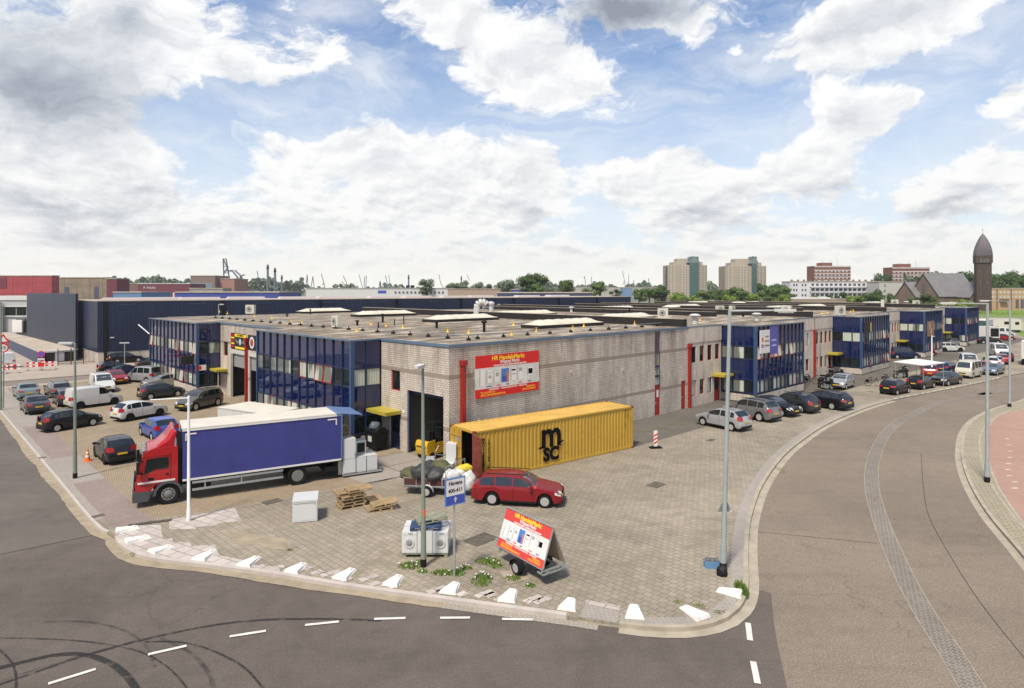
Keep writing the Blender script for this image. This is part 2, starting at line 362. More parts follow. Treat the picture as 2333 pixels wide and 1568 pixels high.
def m_roof():
    m, nb, p = newmat('bitumen_roof'); v = coords(nb)
    st = nb.n('ShaderNodeMapping', {'Vector': v, 'Rotation': (0, 0, -.75), 'Scale': (.5, 1.5, 1)}).outputs[0]
    c = nb.ramp(nb.noise(st, .5, 8, .75, .7), [(.40, (.075,.055,.039)), (.47, (.155,.120,.084)), (.53, (.225,.182,.132)), (.60, (.46,.40,.31))])
    c = nb.mix(nb.m('MULTIPLY', nb.sm(nb.noise(v, 3, 5, .7), .5, .7), .4), c, (.09,.07,.055,1))
    sx = nb.n('ShaderNodeSeparateXYZ', {0: v}).outputs[0]
    seam = nb.m('LESS_THAN', nb.m('FRACT', sx), .03)
    c = nb.mix(nb.m('MULTIPLY', seam, .35), c, (.06,.05,.04,1))
    pset(nb, p, Base_Color=c, Roughness=.8); return m
M_roof = m_roof()
M_roofpale = mat('pale_roof', (.40,.34,.28), .85, var=.3, vscale=.3)
def m_clad(name, col, pitch=.33, rough=.42, metal=.0, axis=0, coat=.0):
    m, nb, p = newmat(name); tc = nb.n('ShaderNodeTexCoord').outputs['Object']
    s = nb.n('ShaderNodeSeparateXYZ', {0: tc}); u = nb.m('ADD', s.outputs[0], s.outputs[1])
    f = nb.m('FRACT', nb.m('DIVIDE', u, pitch)); h = nb.m('ABSOLUTE', nb.m('SUBTRACT', f, .5))
    h2 = nb.sm(h, .15, .35)
    n = nb.ramp(nb.noise(tc, .35, 5, .6), [(.3, tuple(q * .75 for q in col)), (.7, tuple(q * 1.25 for q in col))])
    c = nb.mix(nb.m('MULTIPLY', nb.m('GREATER_THAN', h, .47), .6), n, tuple(q * .4 for q in col) + (1,))
    b = nb.n('ShaderNodeBump', {'Strength': 1.0, 'Distance': .04, 'Height': h2})
    pset(nb, p, Base_Color=c, Roughness=rough, Metallic=metal, Normal=b.outputs[0], Coat_Weight=coat); return m
M_navy = m_clad('navy_cladding', (.007,.014,.044), .33, .42)
M_navyroof = mat('navy_trim', (.03,.045,.10), .5)
M_fascia = mat('blue_grey_coping', (.10,.15,.22), .45)
M_black = mat('black_bitumen', (.012,.010,.010), .8, var=.4, vscale=2)
M_panel = mat('navy_glass_panel', (.005,.013,.072), .03, metal=.10, spec=.8, coat=.25)
def wavy(m, sc, st):
    nb = NB(m.node_tree); p = m.node_tree.nodes['Principled BSDF']; tc = nb.n('ShaderNodeTexCoord').outputs['Object']
    b = nb.n('ShaderNodeBump', {'Strength': st, 'Distance': .05, 'Height': nb.noise(tc, sc, 2, .5)}); m.node_tree.links.new(b.outputs[0], p.inputs['Normal']); m.node_tree.links.new(b.outputs[0], p.inputs['Coat Normal'])
wavy(M_panel, 1.3, .05)
def m_pane(name, c1, c2, pitch=.13):
    m, nb, p = newmat(name); tc = nb.n('ShaderNodeTexCoord').outputs['Object']
    s = nb.n('ShaderNodeSeparateXYZ', {0: tc}); u = nb.m('ADD', s.outputs[0], s.outputs[1])
    f = nb.m('ABSOLUTE', nb.m('SUBTRACT', nb.m('FRACT', nb.m('DIVIDE', u, pitch)), .5))
    c = nb.mix(nb.sm(f, .1, .45), (*c1, 1), (*c2, 1))
    k = nb.sm(nb.noise(nb.n('ShaderNodeMapping', {'Vector': tc, 'Scale': (.5, .5, .05)}).outputs[0], 1.1, 3, .5), .52, .56)
    c = nb.mix(nb.m('MULTIPLY', k, .75), c, (.03,.035,.03,1))
    pset(nb, p, Base_Color=c, Roughness=.06, Specular_IOR_Level=.45); return m
M_blind = m_pane('window_blinds', (.56,.58,.50), (.33,.36,.31))
M_glass = mat('dark_window_glass', (.010,.015,.014), .05, spec=.45)
M_mull = mat('navy_mullion', (.014,.026,.070), .4)
M_mulblue = mat('steel_blue_post', (.030,.065,.150), .4)
M_redframe = mat('red_frame', (.33,.03,.02), .45)
M_redpipe = mat('red_downpipe', (.28,.014,.010), .4)
M_reddoor = mat('red_door', (.30,.02,.012), .5)
M_yellow = mat('yellow_canopy', (.38,.31,.035), .5, var=.1)
M_yel = mat('yellow_plastic', (.62,.36,.02), .45)
M_orange = mat('orange_plastic', (.80,.13,.02), .5)
M_lgrey = mat('light_grey_metal', (.50,.50,.48), .45)
M_alu = mat('galvanised_steel', (.42,.44,.45), .38, metal=.6, var=.12, vscale=6)
M_grpole = mat('green_grey_pole', (.20,.23,.19), .5, var=.1, vscale=2)
M_blpole = mat('blue_grey_pole', (.30,.335,.33), .45, var=.1, vscale=2)
M_wpole = mat('white_pole', (.72,.72,.71), .4)
M_rub = mat('rubber', (.009,.009,.010), .85, spec=.2)
M_blk = mat('black_plastic', (.008,.008,.009), .6, spec=.25)
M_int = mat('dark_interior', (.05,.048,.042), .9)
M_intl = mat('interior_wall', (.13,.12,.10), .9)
M_skyl = mat('skylight_dome', (.60,.56,.44), .35, var=.12, vscale=.8)
M_ac = mat('ac_casing', (.52,.50,.42), .5)
M_wood = mat('pallet_wood', (.36,.25,.135), .85, var=.3, vscale=3)
M_woodg = mat('grey_pallet_wood', (.26,.27,.20), .85, var=.3, vscale=3)
M_woodb = mat('blue_pallet_wood', (.04,.075,.16), .75, var=.3, vscale=3)
M_app = mat('appliance_white', (.56,.57,.57), .3, coat=.3)
M_appd = mat('appliance_grey', (.25,.25,.25), .5)
M_signred = mat('sign_red', (.58,.006,.008), .5)
M_signred2 = mat('banner_red', (.52,.05,.04), .5)
M_signyel = mat('sign_yellow', (.85,.62,.02), .5)
M_signor = mat('sign_orange', (.85,.35,.03), .5)
M_signblue = mat('sign_blue', (.035,.075,.36), .4)
M_signblack = mat('sign_black', (.012,.012,.014), .5)
M_text = mat('lettering_black', (.006,.006,.008), .9, spec=.1)
M_steel = mat('rim_steel', (.22,.22,.22), .4, metal=.4)
M_silver = mat('silver_rim', (.50,.50,.50), .35, metal=.5)
M_plate = mat('number_plate', (.62,.40,.02), .5)
M_lampw = mat('lamp_lens', (.75,.74,.68), .2, coat=.5)
M_tail = mat('tail_light_red', (.36,.012,.012), .2, coat=.8)
M_head = mat('headlight_glass', (.55,.56,.57), .1, coat=1.0, spec=.8)
M_carglass = mat('car_glass', (.008,.011,.012), .04, spec=1.0)
M_carglassl = mat('windscreen_glass', (.03,.038,.038), .04, spec=.8, coat=.8)
def paint(name, col, metal=.15, rough=.28):
    return mat('paint_' + name, col, rough, metal=metal, coat=.5, spec=.3)
# ---------------------------------------------------------------- ground, roads, kerbs
ZR = -0.12
def spline(pts, step=.5):
    pts = [Vector(p) for p in pts]; out = []
    for i in range(len(pts) - 1):
        p0 = pts[max(i - 1, 0)]; p1 = pts[i]; p2_ = pts[i + 1]; p3 = pts[min(i + 2, len(pts) - 1)]
        n = max(1, int((p2_ - p1).length / step))
        for k in range(n):
            t = k / n
            out.append(.5 * ((2 * p1) + (p2_ - p0) * t + (2 * p0 - 5 * p1 + 4 * p2_ - p3) * t * t + (3 * p1 - p0 - 3 * p2_ + p3) * t ** 3))
    out.append(pts[-1]); return out
def offs(path, dist):
    out = []; n = len(path)
    for i, p in enumerate(path):
        t = (path[min(i + 1, n - 1)] - path[max(i - 1, 0)]).normalized(); nn = Vector((-t.y, t.x))
        dd = dist[i] if isinstance(dist, list) else dist
        out.append(p + nn * dd)
    return out
def ribbon(mb, A, B, z, mi=0):
    for i in range(len(A) - 1):
        mb.face([(A[i].x, A[i].y, z), (A[i+1].x, A[i+1].y, z), (B[i+1].x, B[i+1].y, z), (B[i].x, B[i].y, z)], mi)
def band(mb, A, B, z0, z1, mi=0):
    """solid strip between two paths"""
    ribbon(mb, A, B, z1, mi)
    for Q in (A, B):
        for i in range(len(Q) - 1):
            mb.face([(Q[i].x, Q[i].y, z0), (Q[i+1].x, Q[i+1].y, z0), (Q[i+1].x, Q[i+1].y, z1), (Q[i].x, Q[i].y, z1)], mi)
def struct(name, mb, m, **k):
    o = mb.build(name, m, **k); o['kind'] = 'structure'; return o
def sheet(name, pts, z, m, px=True):
    if px: pts = [G(a, b, z) for a, b in pts]
    mb = MB(); mb.face([(p[0], p[1], z) for p in pts]); return struct(name, mb, m)
rnd = random.Random(5)
mb = MB(); mb.face([(-6000, -400, -.35), (6000, -400, -.35), (6000, 9000, -.35), (-6000, 9000, -.35)]); struct('ground', mb, M_field)
mb = MB(); mb.face([(-160, -60, -.128), (150, -60, -.128), (150, 60, -.128), (-160, 60, -.128)]); struct('road', mb, M_asdark)
KOpx = [(262,1222),(270,1238),(300,1257.6),(333,1269),(400,1279),(500,1291),(633,1309),(777.7,1333),(977.6,1361),(1177.6,1388),(1317,1407),(1365,1415),(1411,1421),(1461,1427.6),(1555,1431),(1623.6,1420.3),(1657.7,1406.6),(1685,1384.5),(1700,1357),(1705.5,1323),(1704,1271.8),(1707,1203.5),(1715.8,1162.5),(1732.8,1114.7),(1760,1070),(1791,1032.8),(1825,1004.8),(1868.8,974.8),(1918.8,949.8),(1981,926),(2038.8,909.8),(2102,897.3),(2202,878),(2276,862),(2333,849)]
KO = [G(a, b) for a, b in KOpx]
e1 = KO[-1] + (KO[-1] - KO[-3]).normalized() * 60; e1 += Vector((10, 4)); KO += [e1, e1 + Vector((80, 60))]
KO = spline(KO, .45)
aL = AB(G(147.5, 1113)).x                      # the left kerb runs along the building's own direction
bEnd = AB(G(120, 867)).y - 3.4; bSt = bEnd + 8.0
LK = [P(aL, bEnd), P(aL, 26), P(aL, 14), P(aL, AB(G(212.5, 1188)).y), G(245, 1212)]
LK = spline(LK, .6)
far = P(330, bEnd)
plaza = [P(aL, bEnd)] + LK[1:] + KO + [far]
mb = MB(); mb.prism([(p.x, p.y) for p in plaza], -.3, 0, 0); struct('plaza_pavement', mb, M_plaza)
# kerb stone: a raised lip 25 mm proud of the paving, with the driveway left low
def proud(KOs, w0, w1, z0, z1, m, name):
    mb = MB(); band(mb, offs(KOs, w0), offs(KOs, w1), z0, z1); return struct(name, mb, m)
i_drv = [i for i, p in enumerate(KO) if p.y < 30 and (G(1322, 1408) - p).length < .3]
i1 = min(range(len(KO)), key=lambda i: (KO[i] - G(1318, 1407)).length); i2 = min(range(len(KO)), key=lambda i: (KO[i] - G(1411, 1421)).length)
iend = min(range(len(KO)), key=lambda i: (KO[i] - G(2040, 909.6)).length)
s = 1
proud(KO[:i1], -.012, .20, -.2, .022, M_kerbl, 'kerb')
proud(KO[i2:iend], -.012, .17, -.2, .022, M_kerb, 'kerb')
proud(KO[i1:i2 + 1], -.012, .15, -.2, -.075, M_kerb, 'kerb')
proud(LK, -.012, .12, -.2, .012, M_kerbl, 'kerb')
mb = MB(); ribbon(mb, offs(KO[:i2], -.012), offs(KO[:i2], -.36), ZR + .006); struct('gutter', mb, M_band)
mb = MB(); ribbon(mb, offs(KO[i2:iend], -.012), offs(KO[i2:iend], -.36), ZR + .006); struct('gutter', mb, M_kerb)
mb = MB(); A = offs(KO[i2:iend], .17); ribbon(mb, A, offs(KO[i2:iend], .62), .005); struct('paving_edge', mb, M_grey)
# sand washed along the gutter
A = LK[8:] + KO[:34]
mb = MB(); wv = [-(.31 + .16 * abs(math.sin(i * .23) * math.sin(i * .071 + 1)) + .06 * rnd.random()) for i in range(len(A))]
wv[-1] = -.36; ribbon(mb, offs(A, -.014), offs(A, wv), ZR + .012); struct('sand_drift', mb, M_sand)
sheet('sand_patch', [(148,1150),(186,1196),(222,1219),(241,1224),(236,1207),(205,1185),(180,1160)], ZR + .016, M_sand)
# left road, cross street, right road
q0 = G(0, 1263, ZR); q1 = G(225, 1217, ZR)
sheet('side_road', [q0 + (q0 - q1) * 3, q1, q1 + Vector((3, 2)), P(aL + 2, 25), P(aL + 2, 160), P(aL - 60, 160)], ZR - .004, M_asleft, px=False)
sheet('cross_street', [P(aL - 1, bEnd + 1.4), P(aL - 1, bSt - 1.4), P(200, bSt - 1.4), P(200, bEnd + 1.4)], ZR, M_asstreet, px=False)
mb = MB(); mb.prism([tuple(P(aL - 90, bSt)), tuple(P(170, bSt)), tuple(P(170, 170)), tuple(P(aL - 90, 170))][::-1], -.3, -.02); struct('yard_pavement', mb, M_lightpave)
for (b0, b1, nm) in ((bEnd + .02, bEnd + 1.4, 'footpath'), (bSt - 1.4, bSt - .02, 'footpath')):
    mb = MB(); mb.prism([tuple(P(aL, b0)), tuple(P(170, b0)), tuple(P(170, b1)), tuple(P(aL, b1))][::-1], -.25, -.008); struct(nm, mb, M_lightpave)
DA = [(1702,1347),(1716,1348),(1738,1346),(1756.7,1352),(1759,1375),(1762,1408),(1770,1459.6),(1780.6,1510.8),(1794,1568),(1822,1700)]
DAw = [G(a, b, ZR) for a, b in DA]
RR = [Vector((18, -20)), Vector((9.5, 2)), DAw[-1]] + DAw[::-1][1:] + [G(1640, 1300), G(1640, 1100), G(1760, 1000), G(1900, 930), G(2040, 890), G(2200, 850), KO[-3] + Vector((-6, 8)), KO[-1] + Vector((-10, 12)), Vector((330, 180)), Vector((330, 60)), Vector((110, 10)), Vector((60, -20))]
sheet('main_road', RR, ZR - .002, M_asright, px=False)
# cobbled centre strip
CLp = [(2333,872,880),(2251,890,901),(2178,904,916),(2129,918,929)]
Lc = [(2333,876),(2251,893),(2178,907),(2129,919),(2080,937),(2043,956),(2014,979),(1994,1003),(1982,1033),(1972,1068),(1973,1110),(1978,1140),(1995.7,1203.5),(2023,1271.8),(2050,1340),(2088,1408),(2132,1476.6),(2190,1568),(2270,1700)]
Rc = [(2333,881),(2251,898),(2178,913),(2129,925),(2100,941),(2063,960),(2036,982),(2021,1006),(2007,1036),(2000,1068),(2000,1105),(2006,1138),(2029.9,1203.5),(2060.6,1271.8),(2098,1340),(2139,1408),(2187,1476.6),(2241.5,1568),(2330,1700)]
A = spline([G(a, b, ZR) for a, b in Lc], 1); mid = [(G(a, b, ZR) + G(c_, d_, ZR)) / 2 for (a, b), (c_, d_) in zip(Lc, Rc)]
mid = [mid[0] + (mid[0] - mid[1]) * 12] + mid; mid = spline(mid, .8)
mb = MB(); wc = .34
ribbon(mb, offs(mid, wc), offs(mid, -wc), ZR + .006); struct('cobble_strip', mb, M_cob)
for o_ in (-.34, .34):
    mb = MB(); ribbon(mb, offs(mid, o_ + .012), offs(mid, o_ - .012), ZR + .010); struct('cobble_joint', mb, M_kerb)
# right hand island: kerb, brick footway, red cycle path
RI = [(2560,830),(2420,875),(2333,910),(2300,920),(2251,937),(2214.7,959),(2195,988.5),(2190,1022.8),(2193.9,1059.5),(2214,1111),(2255,1176),(2333,1268),(2470,1440),(2600,1620)]
RIw = spline([G(a, b) for a, b in RI], .5)
mb = MB(); mb.prism([(p.x, p.y) for p in RIw] + [(14, 2), (60, 2), (160, 40), (160, 90)], -.3, 0); struct('footway', mb, M_walk)
A = offs(RIw, -.012); mb = MB(); band(mb, A, offs(RIw, .15), -.2, .02); struct('kerb', mb, M_kerb)
mb = MB(); ribbon(mb, offs(RIw, .95), offs(RIw, 1.06), .005); struct('paving_edge', mb, M_kerb)
mb = MB(); ribbon(mb, A, offs(RIw, -.33), ZR + .005); struct('gutter', mb, M_kerb)
RB = [(2560,850),(2420,893),(2333,932),(2304,938),(2275.9,949),(2257,968),(2248,998),(2253.8,1047),(2271,1096),(2289,1128),(2333,1190),(2470,1350),(2640,1560)]
RBw = spline([G(a, b) for a, b in RB], .5)
mb = MB(); mb.prism([(p.x, p.y) for p in RBw] + [(30, 6), (60, 10), (150, 44), (150, 80)], -.1, .004); struct('cycle_path', mb, M_red)
mb = MB(); band(mb, offs(RBw, .0), offs(RBw, -.12), -.05, .012); struct('kerb', mb, M_kerb)
for i in range(9):
    q = G(2294 + 5 * math.sin(i * .9) + i * 1.5 if i < 7 else 2312, 1000 + i * 14, .01); mb = MB(); mb.ob((q.x, q.y, .009), (.32, .10, .004), .1); struct('road_marking', mb, M_mark)
# parking bay edge line and surface patches
def pxline(a, b, w, z, m, name='road_marking', jitter=0):
    p = G(*a, z); q = G(*b, z); t = (q - p).normalized(); n = Vector((-t.y, t.x)) * w / 2
    mb = MB(); mb.face([(*(p + n), z), (*(q + n), z), (*(q - n), z), (*(p - n), z)]); return struct(name, mb, m)
for a, b in (((110,1557.6),(218,1524)),((337,1491),(425,1471)),((523,1450),(606,1437)),((695,1424),(772,1416)),((852.6,1410),(924,1408)),((1002.6,1407.6),(1071,1407)),((1144,1410),(1214,1411.6)),((1704,1419),(1709,1459)),((1716,1507),(1726,1557))):
    pxline(a, b, .13 if b[0] < 1500 else .17, ZR + .018, M_mark)
E1 = KO[iend:]
for i in range(0, 66, 3):
    if i + 2 < len(E1):
        mb = MB(); A = E1[i:i+3]; ribbon(mb, offs(A, .06), offs(A, .20), .006); struct('road_marking', mb, M_mark)
ld = [(262,1206),(345,1187),(533,1158),(648,1138),(857,1098),(1040,1062)]
lw = [G(a, b) for a, b in ld]
sheet('parking_lot', lw + [P(0.4, 0.4), P(0.4, 50.2), P(0.4, bEnd - .3), P(aL + .3, bEnd - .3), P(aL + .3, 8)], .005, M_lot, px=False)
mb = MB(); A = spline(lw, 1); ribbon(mb, A, offs(A, .12), .009); struct('paving_edge', mb, M_grey)
sheet('apron', [P(-.3, .2), P(-.3, -3.4), P(12, -5.0), P(29, -5.2), P(52, -6.2), P(150, -9.0), P(165, .2)], .005, M_apron, px=False)
sheet('apron_slabs', [P(-.05, .2), P(-5.5, .2), P(-5.5, 4.6), P(-.05, 4.6)], .009, M_grey, px=False)
for a_, b_, c_, d_ in ((-5.5, 2.4, -.05, 2.4), (-2.8, .2, -2.8, 4.6), (-5.5, .2, -.05, .2), (-5.5, 4.6, -.05, 4.6)):
    p = P(a_, b_); q = P(c_, d_); t = (q - p).normalized(); n = Vector((-t.y, t.x)) * .02; mb = MB(); mb.face([(*(p + n), .013), (*(q + n), .013), (*(q - n), .013), (*(p - n), .013)]); struct('joint', mb, M_dark)
sheet('slab_paving', [(384.6,1184.6),(534.6,1157),(551,1188),(500,1192),(490,1198),(448,1201),(446,1206),(386,1206)], .009, M_slab)
sheet('slab_paving', [(266,1222),(290,1199),(366,1196),(371,1228),(393,1227),(394,1235),(433,1236),(437,1244),(490,1241),(500,1266),(575,1279),(578,1287),(640,1292),(635,1305),(400,1275),(333,1265),(300,1253),(275,1236)], .010, M_slab)
aI = AB(G(160, 1095.5)).x; aO = AB(G(215, 1068)).x
bS = lambda px, py: AB(G(px, py)).y
for (b0, b1, m_) in ((bS(215, 1185), bS(150, 1106), M_pink), (bS(150, 1106), bS(98, 1050), M_grey), (bS(98, 1050), bS(35, 975), M_pink), (bS(35, 975), bEnd - .4, M_grey)):
    a1 = aO if m_ is M_pink else aO
    sheet('footpath', [P(aI, b0), P(a1, b0 + (.0)), P(a1, b1), P(aI, b1)], .012, m_, px=False)
sheet('footpath', [G(262,1206), G(350,1186), P(aO, bS(215,1185)), P(aI, bS(215,1185))], .0125, M_pink, px=False)
mb = MB(); ribbon(mb, [P(aL + .14, bEnd - .4), P(aL + .14, AB(G(212.5, 1188)).y)], [P(aI - .02, bEnd - .4), P(aI - .02, AB(G(212.5, 1188)).y)], .011); struct('paving_edge', mb, M_grey)
sheet('sand_patch', [(520,1216),(556,1212),(600,1222),(640,1224),(668,1236),(640,1252),(604,1250),(590,1240),(552,1244),(530,1232)], .008, M_sand)
sheet('sand_patch', [(300,1140),(312,1128),(330,1124),(340,1134),(322,1146)], .0135, M_sand)
# black tyre marks swept over the junction
M_skid, nb_, p_ = newmat('tyre_mark')
v_ = coords(nb_); k_ = nb_.sm(nb_.noise(v_, 3.5, 5, .7), .28, .62)
pset(nb_, p_, Base_Color=(.022, .020, .020, 1), Roughness=.8, Alpha=nb_.m('MULTIPLY', k_, .93))
M_skid2, nb_, p_ = newmat('tyre_mark_faint')
v_ = coords(nb_); k_ = nb_.sm(nb_.noise(v_, 2.5, 5, .7), .3, .7)
pset(nb_, p_, Base_Color=(.03, .027, .026, 1), Roughness=.8, Alpha=nb_.m('MULTIPLY', k_, .55))
cz = lambda l: [(a / 3.0, 1154.3 + b / 3.0) for a, b in l]
SK = [(cz([(-200,1150),(0,1105),(150,1065),(350,1020),(520,1008),(650,1030),(780,1090),(880,1180),(940,1280),(970,1400)]), .17, 0),
      (cz([(-200,1130),(0,1095),(160,1058),(350,1014),(520,1002),(660,1022),(800,1084),(905,1180),(965,1280)]), .10, 0),
      (cz([(-200,1280),(0,1215),(250,1130),(480,1050),(700,985),(900,930),(1200,860),(1500,805),(1800,775),(2100,768),(2333,770),(2600,780)]), .11, 0),
      (cz([(-200,1250),(0,1195),(250,1112),(500,1035),(700,978),(900,924)]), .07, 1),
      (cz([(-30,960),(0,985),(60,1040),(95,1100),(110,1180),(105,1260)]), .06, 0),
      (cz([(-100,905),(0,900),(300,905),(600,925),(850,965),(1000,1010),(1120,1080),(1200,1150),(1270,1235),(1330,1330)]), .06, 0),
      (cz([(990,925),(1200,925),(1380,960),(1550,1030),(1680,1110),(1790,1235),(1860,1340)]), .07, 0),
      (cz([(300,790),(600,790),(850,850),(1000,960),(1060,1100)]), .09, 1), (cz([(1100,900),(1300,1000),(1420,1130),(1460,1240)]), .12, 1),
      ]
mb = [MB(), MB()]
for n_, (pts, wd, k) in enumerate(SK):
    A = spline([G(a, b, ZR) for a, b in pts], .25); ribbon(mb[k], offs(A, wd / 2), offs(A, -wd / 2), ZR + .006 + .0012 * n_)
struct('tyre_marks', mb[0], M_skid); struct('tyre_marks', mb[1], M_skid2)
# seams in the asphalt
M_seam = mat('tar_seam', (.05,.045,.04), .8)
for a, b, w_ in (((0,1263),(222,1217),.03),((1722,1211),(1998,1238),.035),):
    pxline(a, b, w_, ZR + .005, M_seam, 'road_seam')
A = spline([G(a, b, ZR) for a, b in ((2098,1032),(2103,1110),(2115,1175),(2160,1260),(2230,1370),(2333,1500))], 1); mb = MB(); ribbon(mb, A, offs(A, .03), ZR + .005); struct('road_seam', mb, M_seam)
# lawn and path beyond the far end
sheet('lawn', [(2225,722),(2225,706),(2600,706),(2900,712),(2900,735),(2333,724)], .02, M_lawn)
sheet('lawn', [(2305,752),(2333,744),(2600,740),(2600,775),(2333,768)], .02, M_lawn)
sheet('far_pavement', [(2225,704.5),(2225,695),(3000,695),(3000,704.5)], .015, M_lightpave)
# ---------------------------------------------------------------- the row of business units
HR = 7.2
def wall(mb, axis, const, u0, u1, z0, z1, holes, depth, mi=0):
    """wall face on plane x=const (axis 'y': u along y) or y=const (axis 'x'), with real openings; depth>0 is inward"""
    us = sorted({u0, u1, *[h[0] for h in holes], *[h[1] for h in holes]}); zs = sorted({z0, z1, *[h[2] for h in holes], *[h[3] for h in holes]})
    def pt(u, z, d): return (u, const + d, z) if axis == 'x' else (const + d, u, z)
    for i in range(len(us) - 1):
        for j in range(len(zs) - 1):
            um = (us[i] + us[i+1]) / 2; zm = (zs[j] + zs[j+1]) / 2
            if any(h[0] < um < h[1] and h[2] < zm < h[3] for h in holes): continue
            mb.face([pt(us[i], zs[j], 0), pt(us[i+1], zs[j], 0), pt(us[i+1], zs[j+1], 0), pt(us[i], zs[j+1], 0)], mi)
    for h in holes:
        a, b, c, d_ = h[:4]
        for q in (((a, c), (a, d_)), ((b, c), (b, d_)), ((a, c), (b, c)), ((a, d_), (b, d_))):
            (p, r), (s_, t) = q
            mb.face([pt(p, r, 0), pt(s_, t, 0), pt(s_, t, depth), pt(p, r, depth)], mi)
def framed_window(root, axis, const, u0, u1, z0, z1, fr, pane, inset=.12, mid=False, name='window'):
    def bx(mb, a, b, c, d, o0, o1, mi=0):
        if axis == 'x': mb.box(a, b, const + o0, const + o1, c, d, mi)
        else: mb.box(const + o0, const + o1, a, b, c, d, mi)
    f = .07; mb = MB()
    bx(mb, u0, u0 + f, z0, z1, inset - .04, inset + .03); bx(mb, u1 - f, u1, z0, z1, inset - .04, inset + .03)
    bx(mb, u0 + f, u1 - f, z0, z0 + f, inset - .04, inset + .03); bx(mb, u0 + f, u1 - f, z1 - f, z1, inset - .04, inset + .03)
    if mid: bx(mb, (u0 + u1) / 2 - .03, (u0 + u1) / 2 + .03, z0 + f, z1 - f, inset - .035, inset + .025)
    w_ = mb.build(name, fr, root)
    mb = MB(); bx(mb, u0 + f, u1 - f, z0 + f, z1 - f, inset, inset + .02); mb.build('pane', pane, w_)
    return w_
def door(root, axis, const, u0, u1, z0, z1, m, inset=.1, glass=False):
    def bx(mb, a, b, c, d, o0, o1):
        if axis == 'x': mb.box(a, b, const + o0, const + o1, c, d)
        else: mb.box(const + o0, const + o1, a, b, c, d)
    mb = MB(); bx(mb, u0, u1, z0, z1, inset, inset + .06); dd = mb.build('door', m, root)
    mb = MB(); bx(mb, u0 + .1, u0 + .16, z0 + .95, z0 + 1.15, inset - .05, inset - .002); mb.build('handle', M_alu, dd)
    mb = MB(); bx(mb, u0 - .0, u1 + .0, z1 - .0, z1 + .05, inset - .05, inset + .06); mb.build('door_frame', m, dd)
    if glass: mb = MB(); bx(mb, u0 + .3, u1 - .2, z0 + 1.1, z1 - .3, inset - .01, inset - .003); mb.build('pane', M_glass, dd)
    return dd
def canopy(root, axis, const, u0, u1, z, out=1.15):
    mb = MB()
    if axis == 'x': mb.box(u0, u1, const - out, const - .005, z, z + .22)
    else: mb.box(const - out, const - .005, u0, u1, z, z + .22)
    mb.build('canopy', M_yellow, root)
def pipe(root, axis, const, u, z0, z1, r=.12, sgn=-1):
    mb = MB(); o = const + sgn * r * 1.05
    bx = lambda a, b, c, d, w0, w1: mb.box(a, b, const + sgn * w1, const + sgn * w0, c, d) if axis == 'x' else mb.box(const + sgn * w1, const + sgn * w0, a, b, c, d)
    bx(u - r, u + r, z0, z1 - .3, .004, .004 + 2 * r); bx(u - r - .06, u + r + .06, z1 - .32, z1, .006, 2 * r + .08)
    mb.build('downpipe', M_redpipe, root, smooth=40)
BZ = [0, .78, .92, 2.15, 4.05, 5.28, 7.12]         # plinth, sill, window, panel, window, panel bands
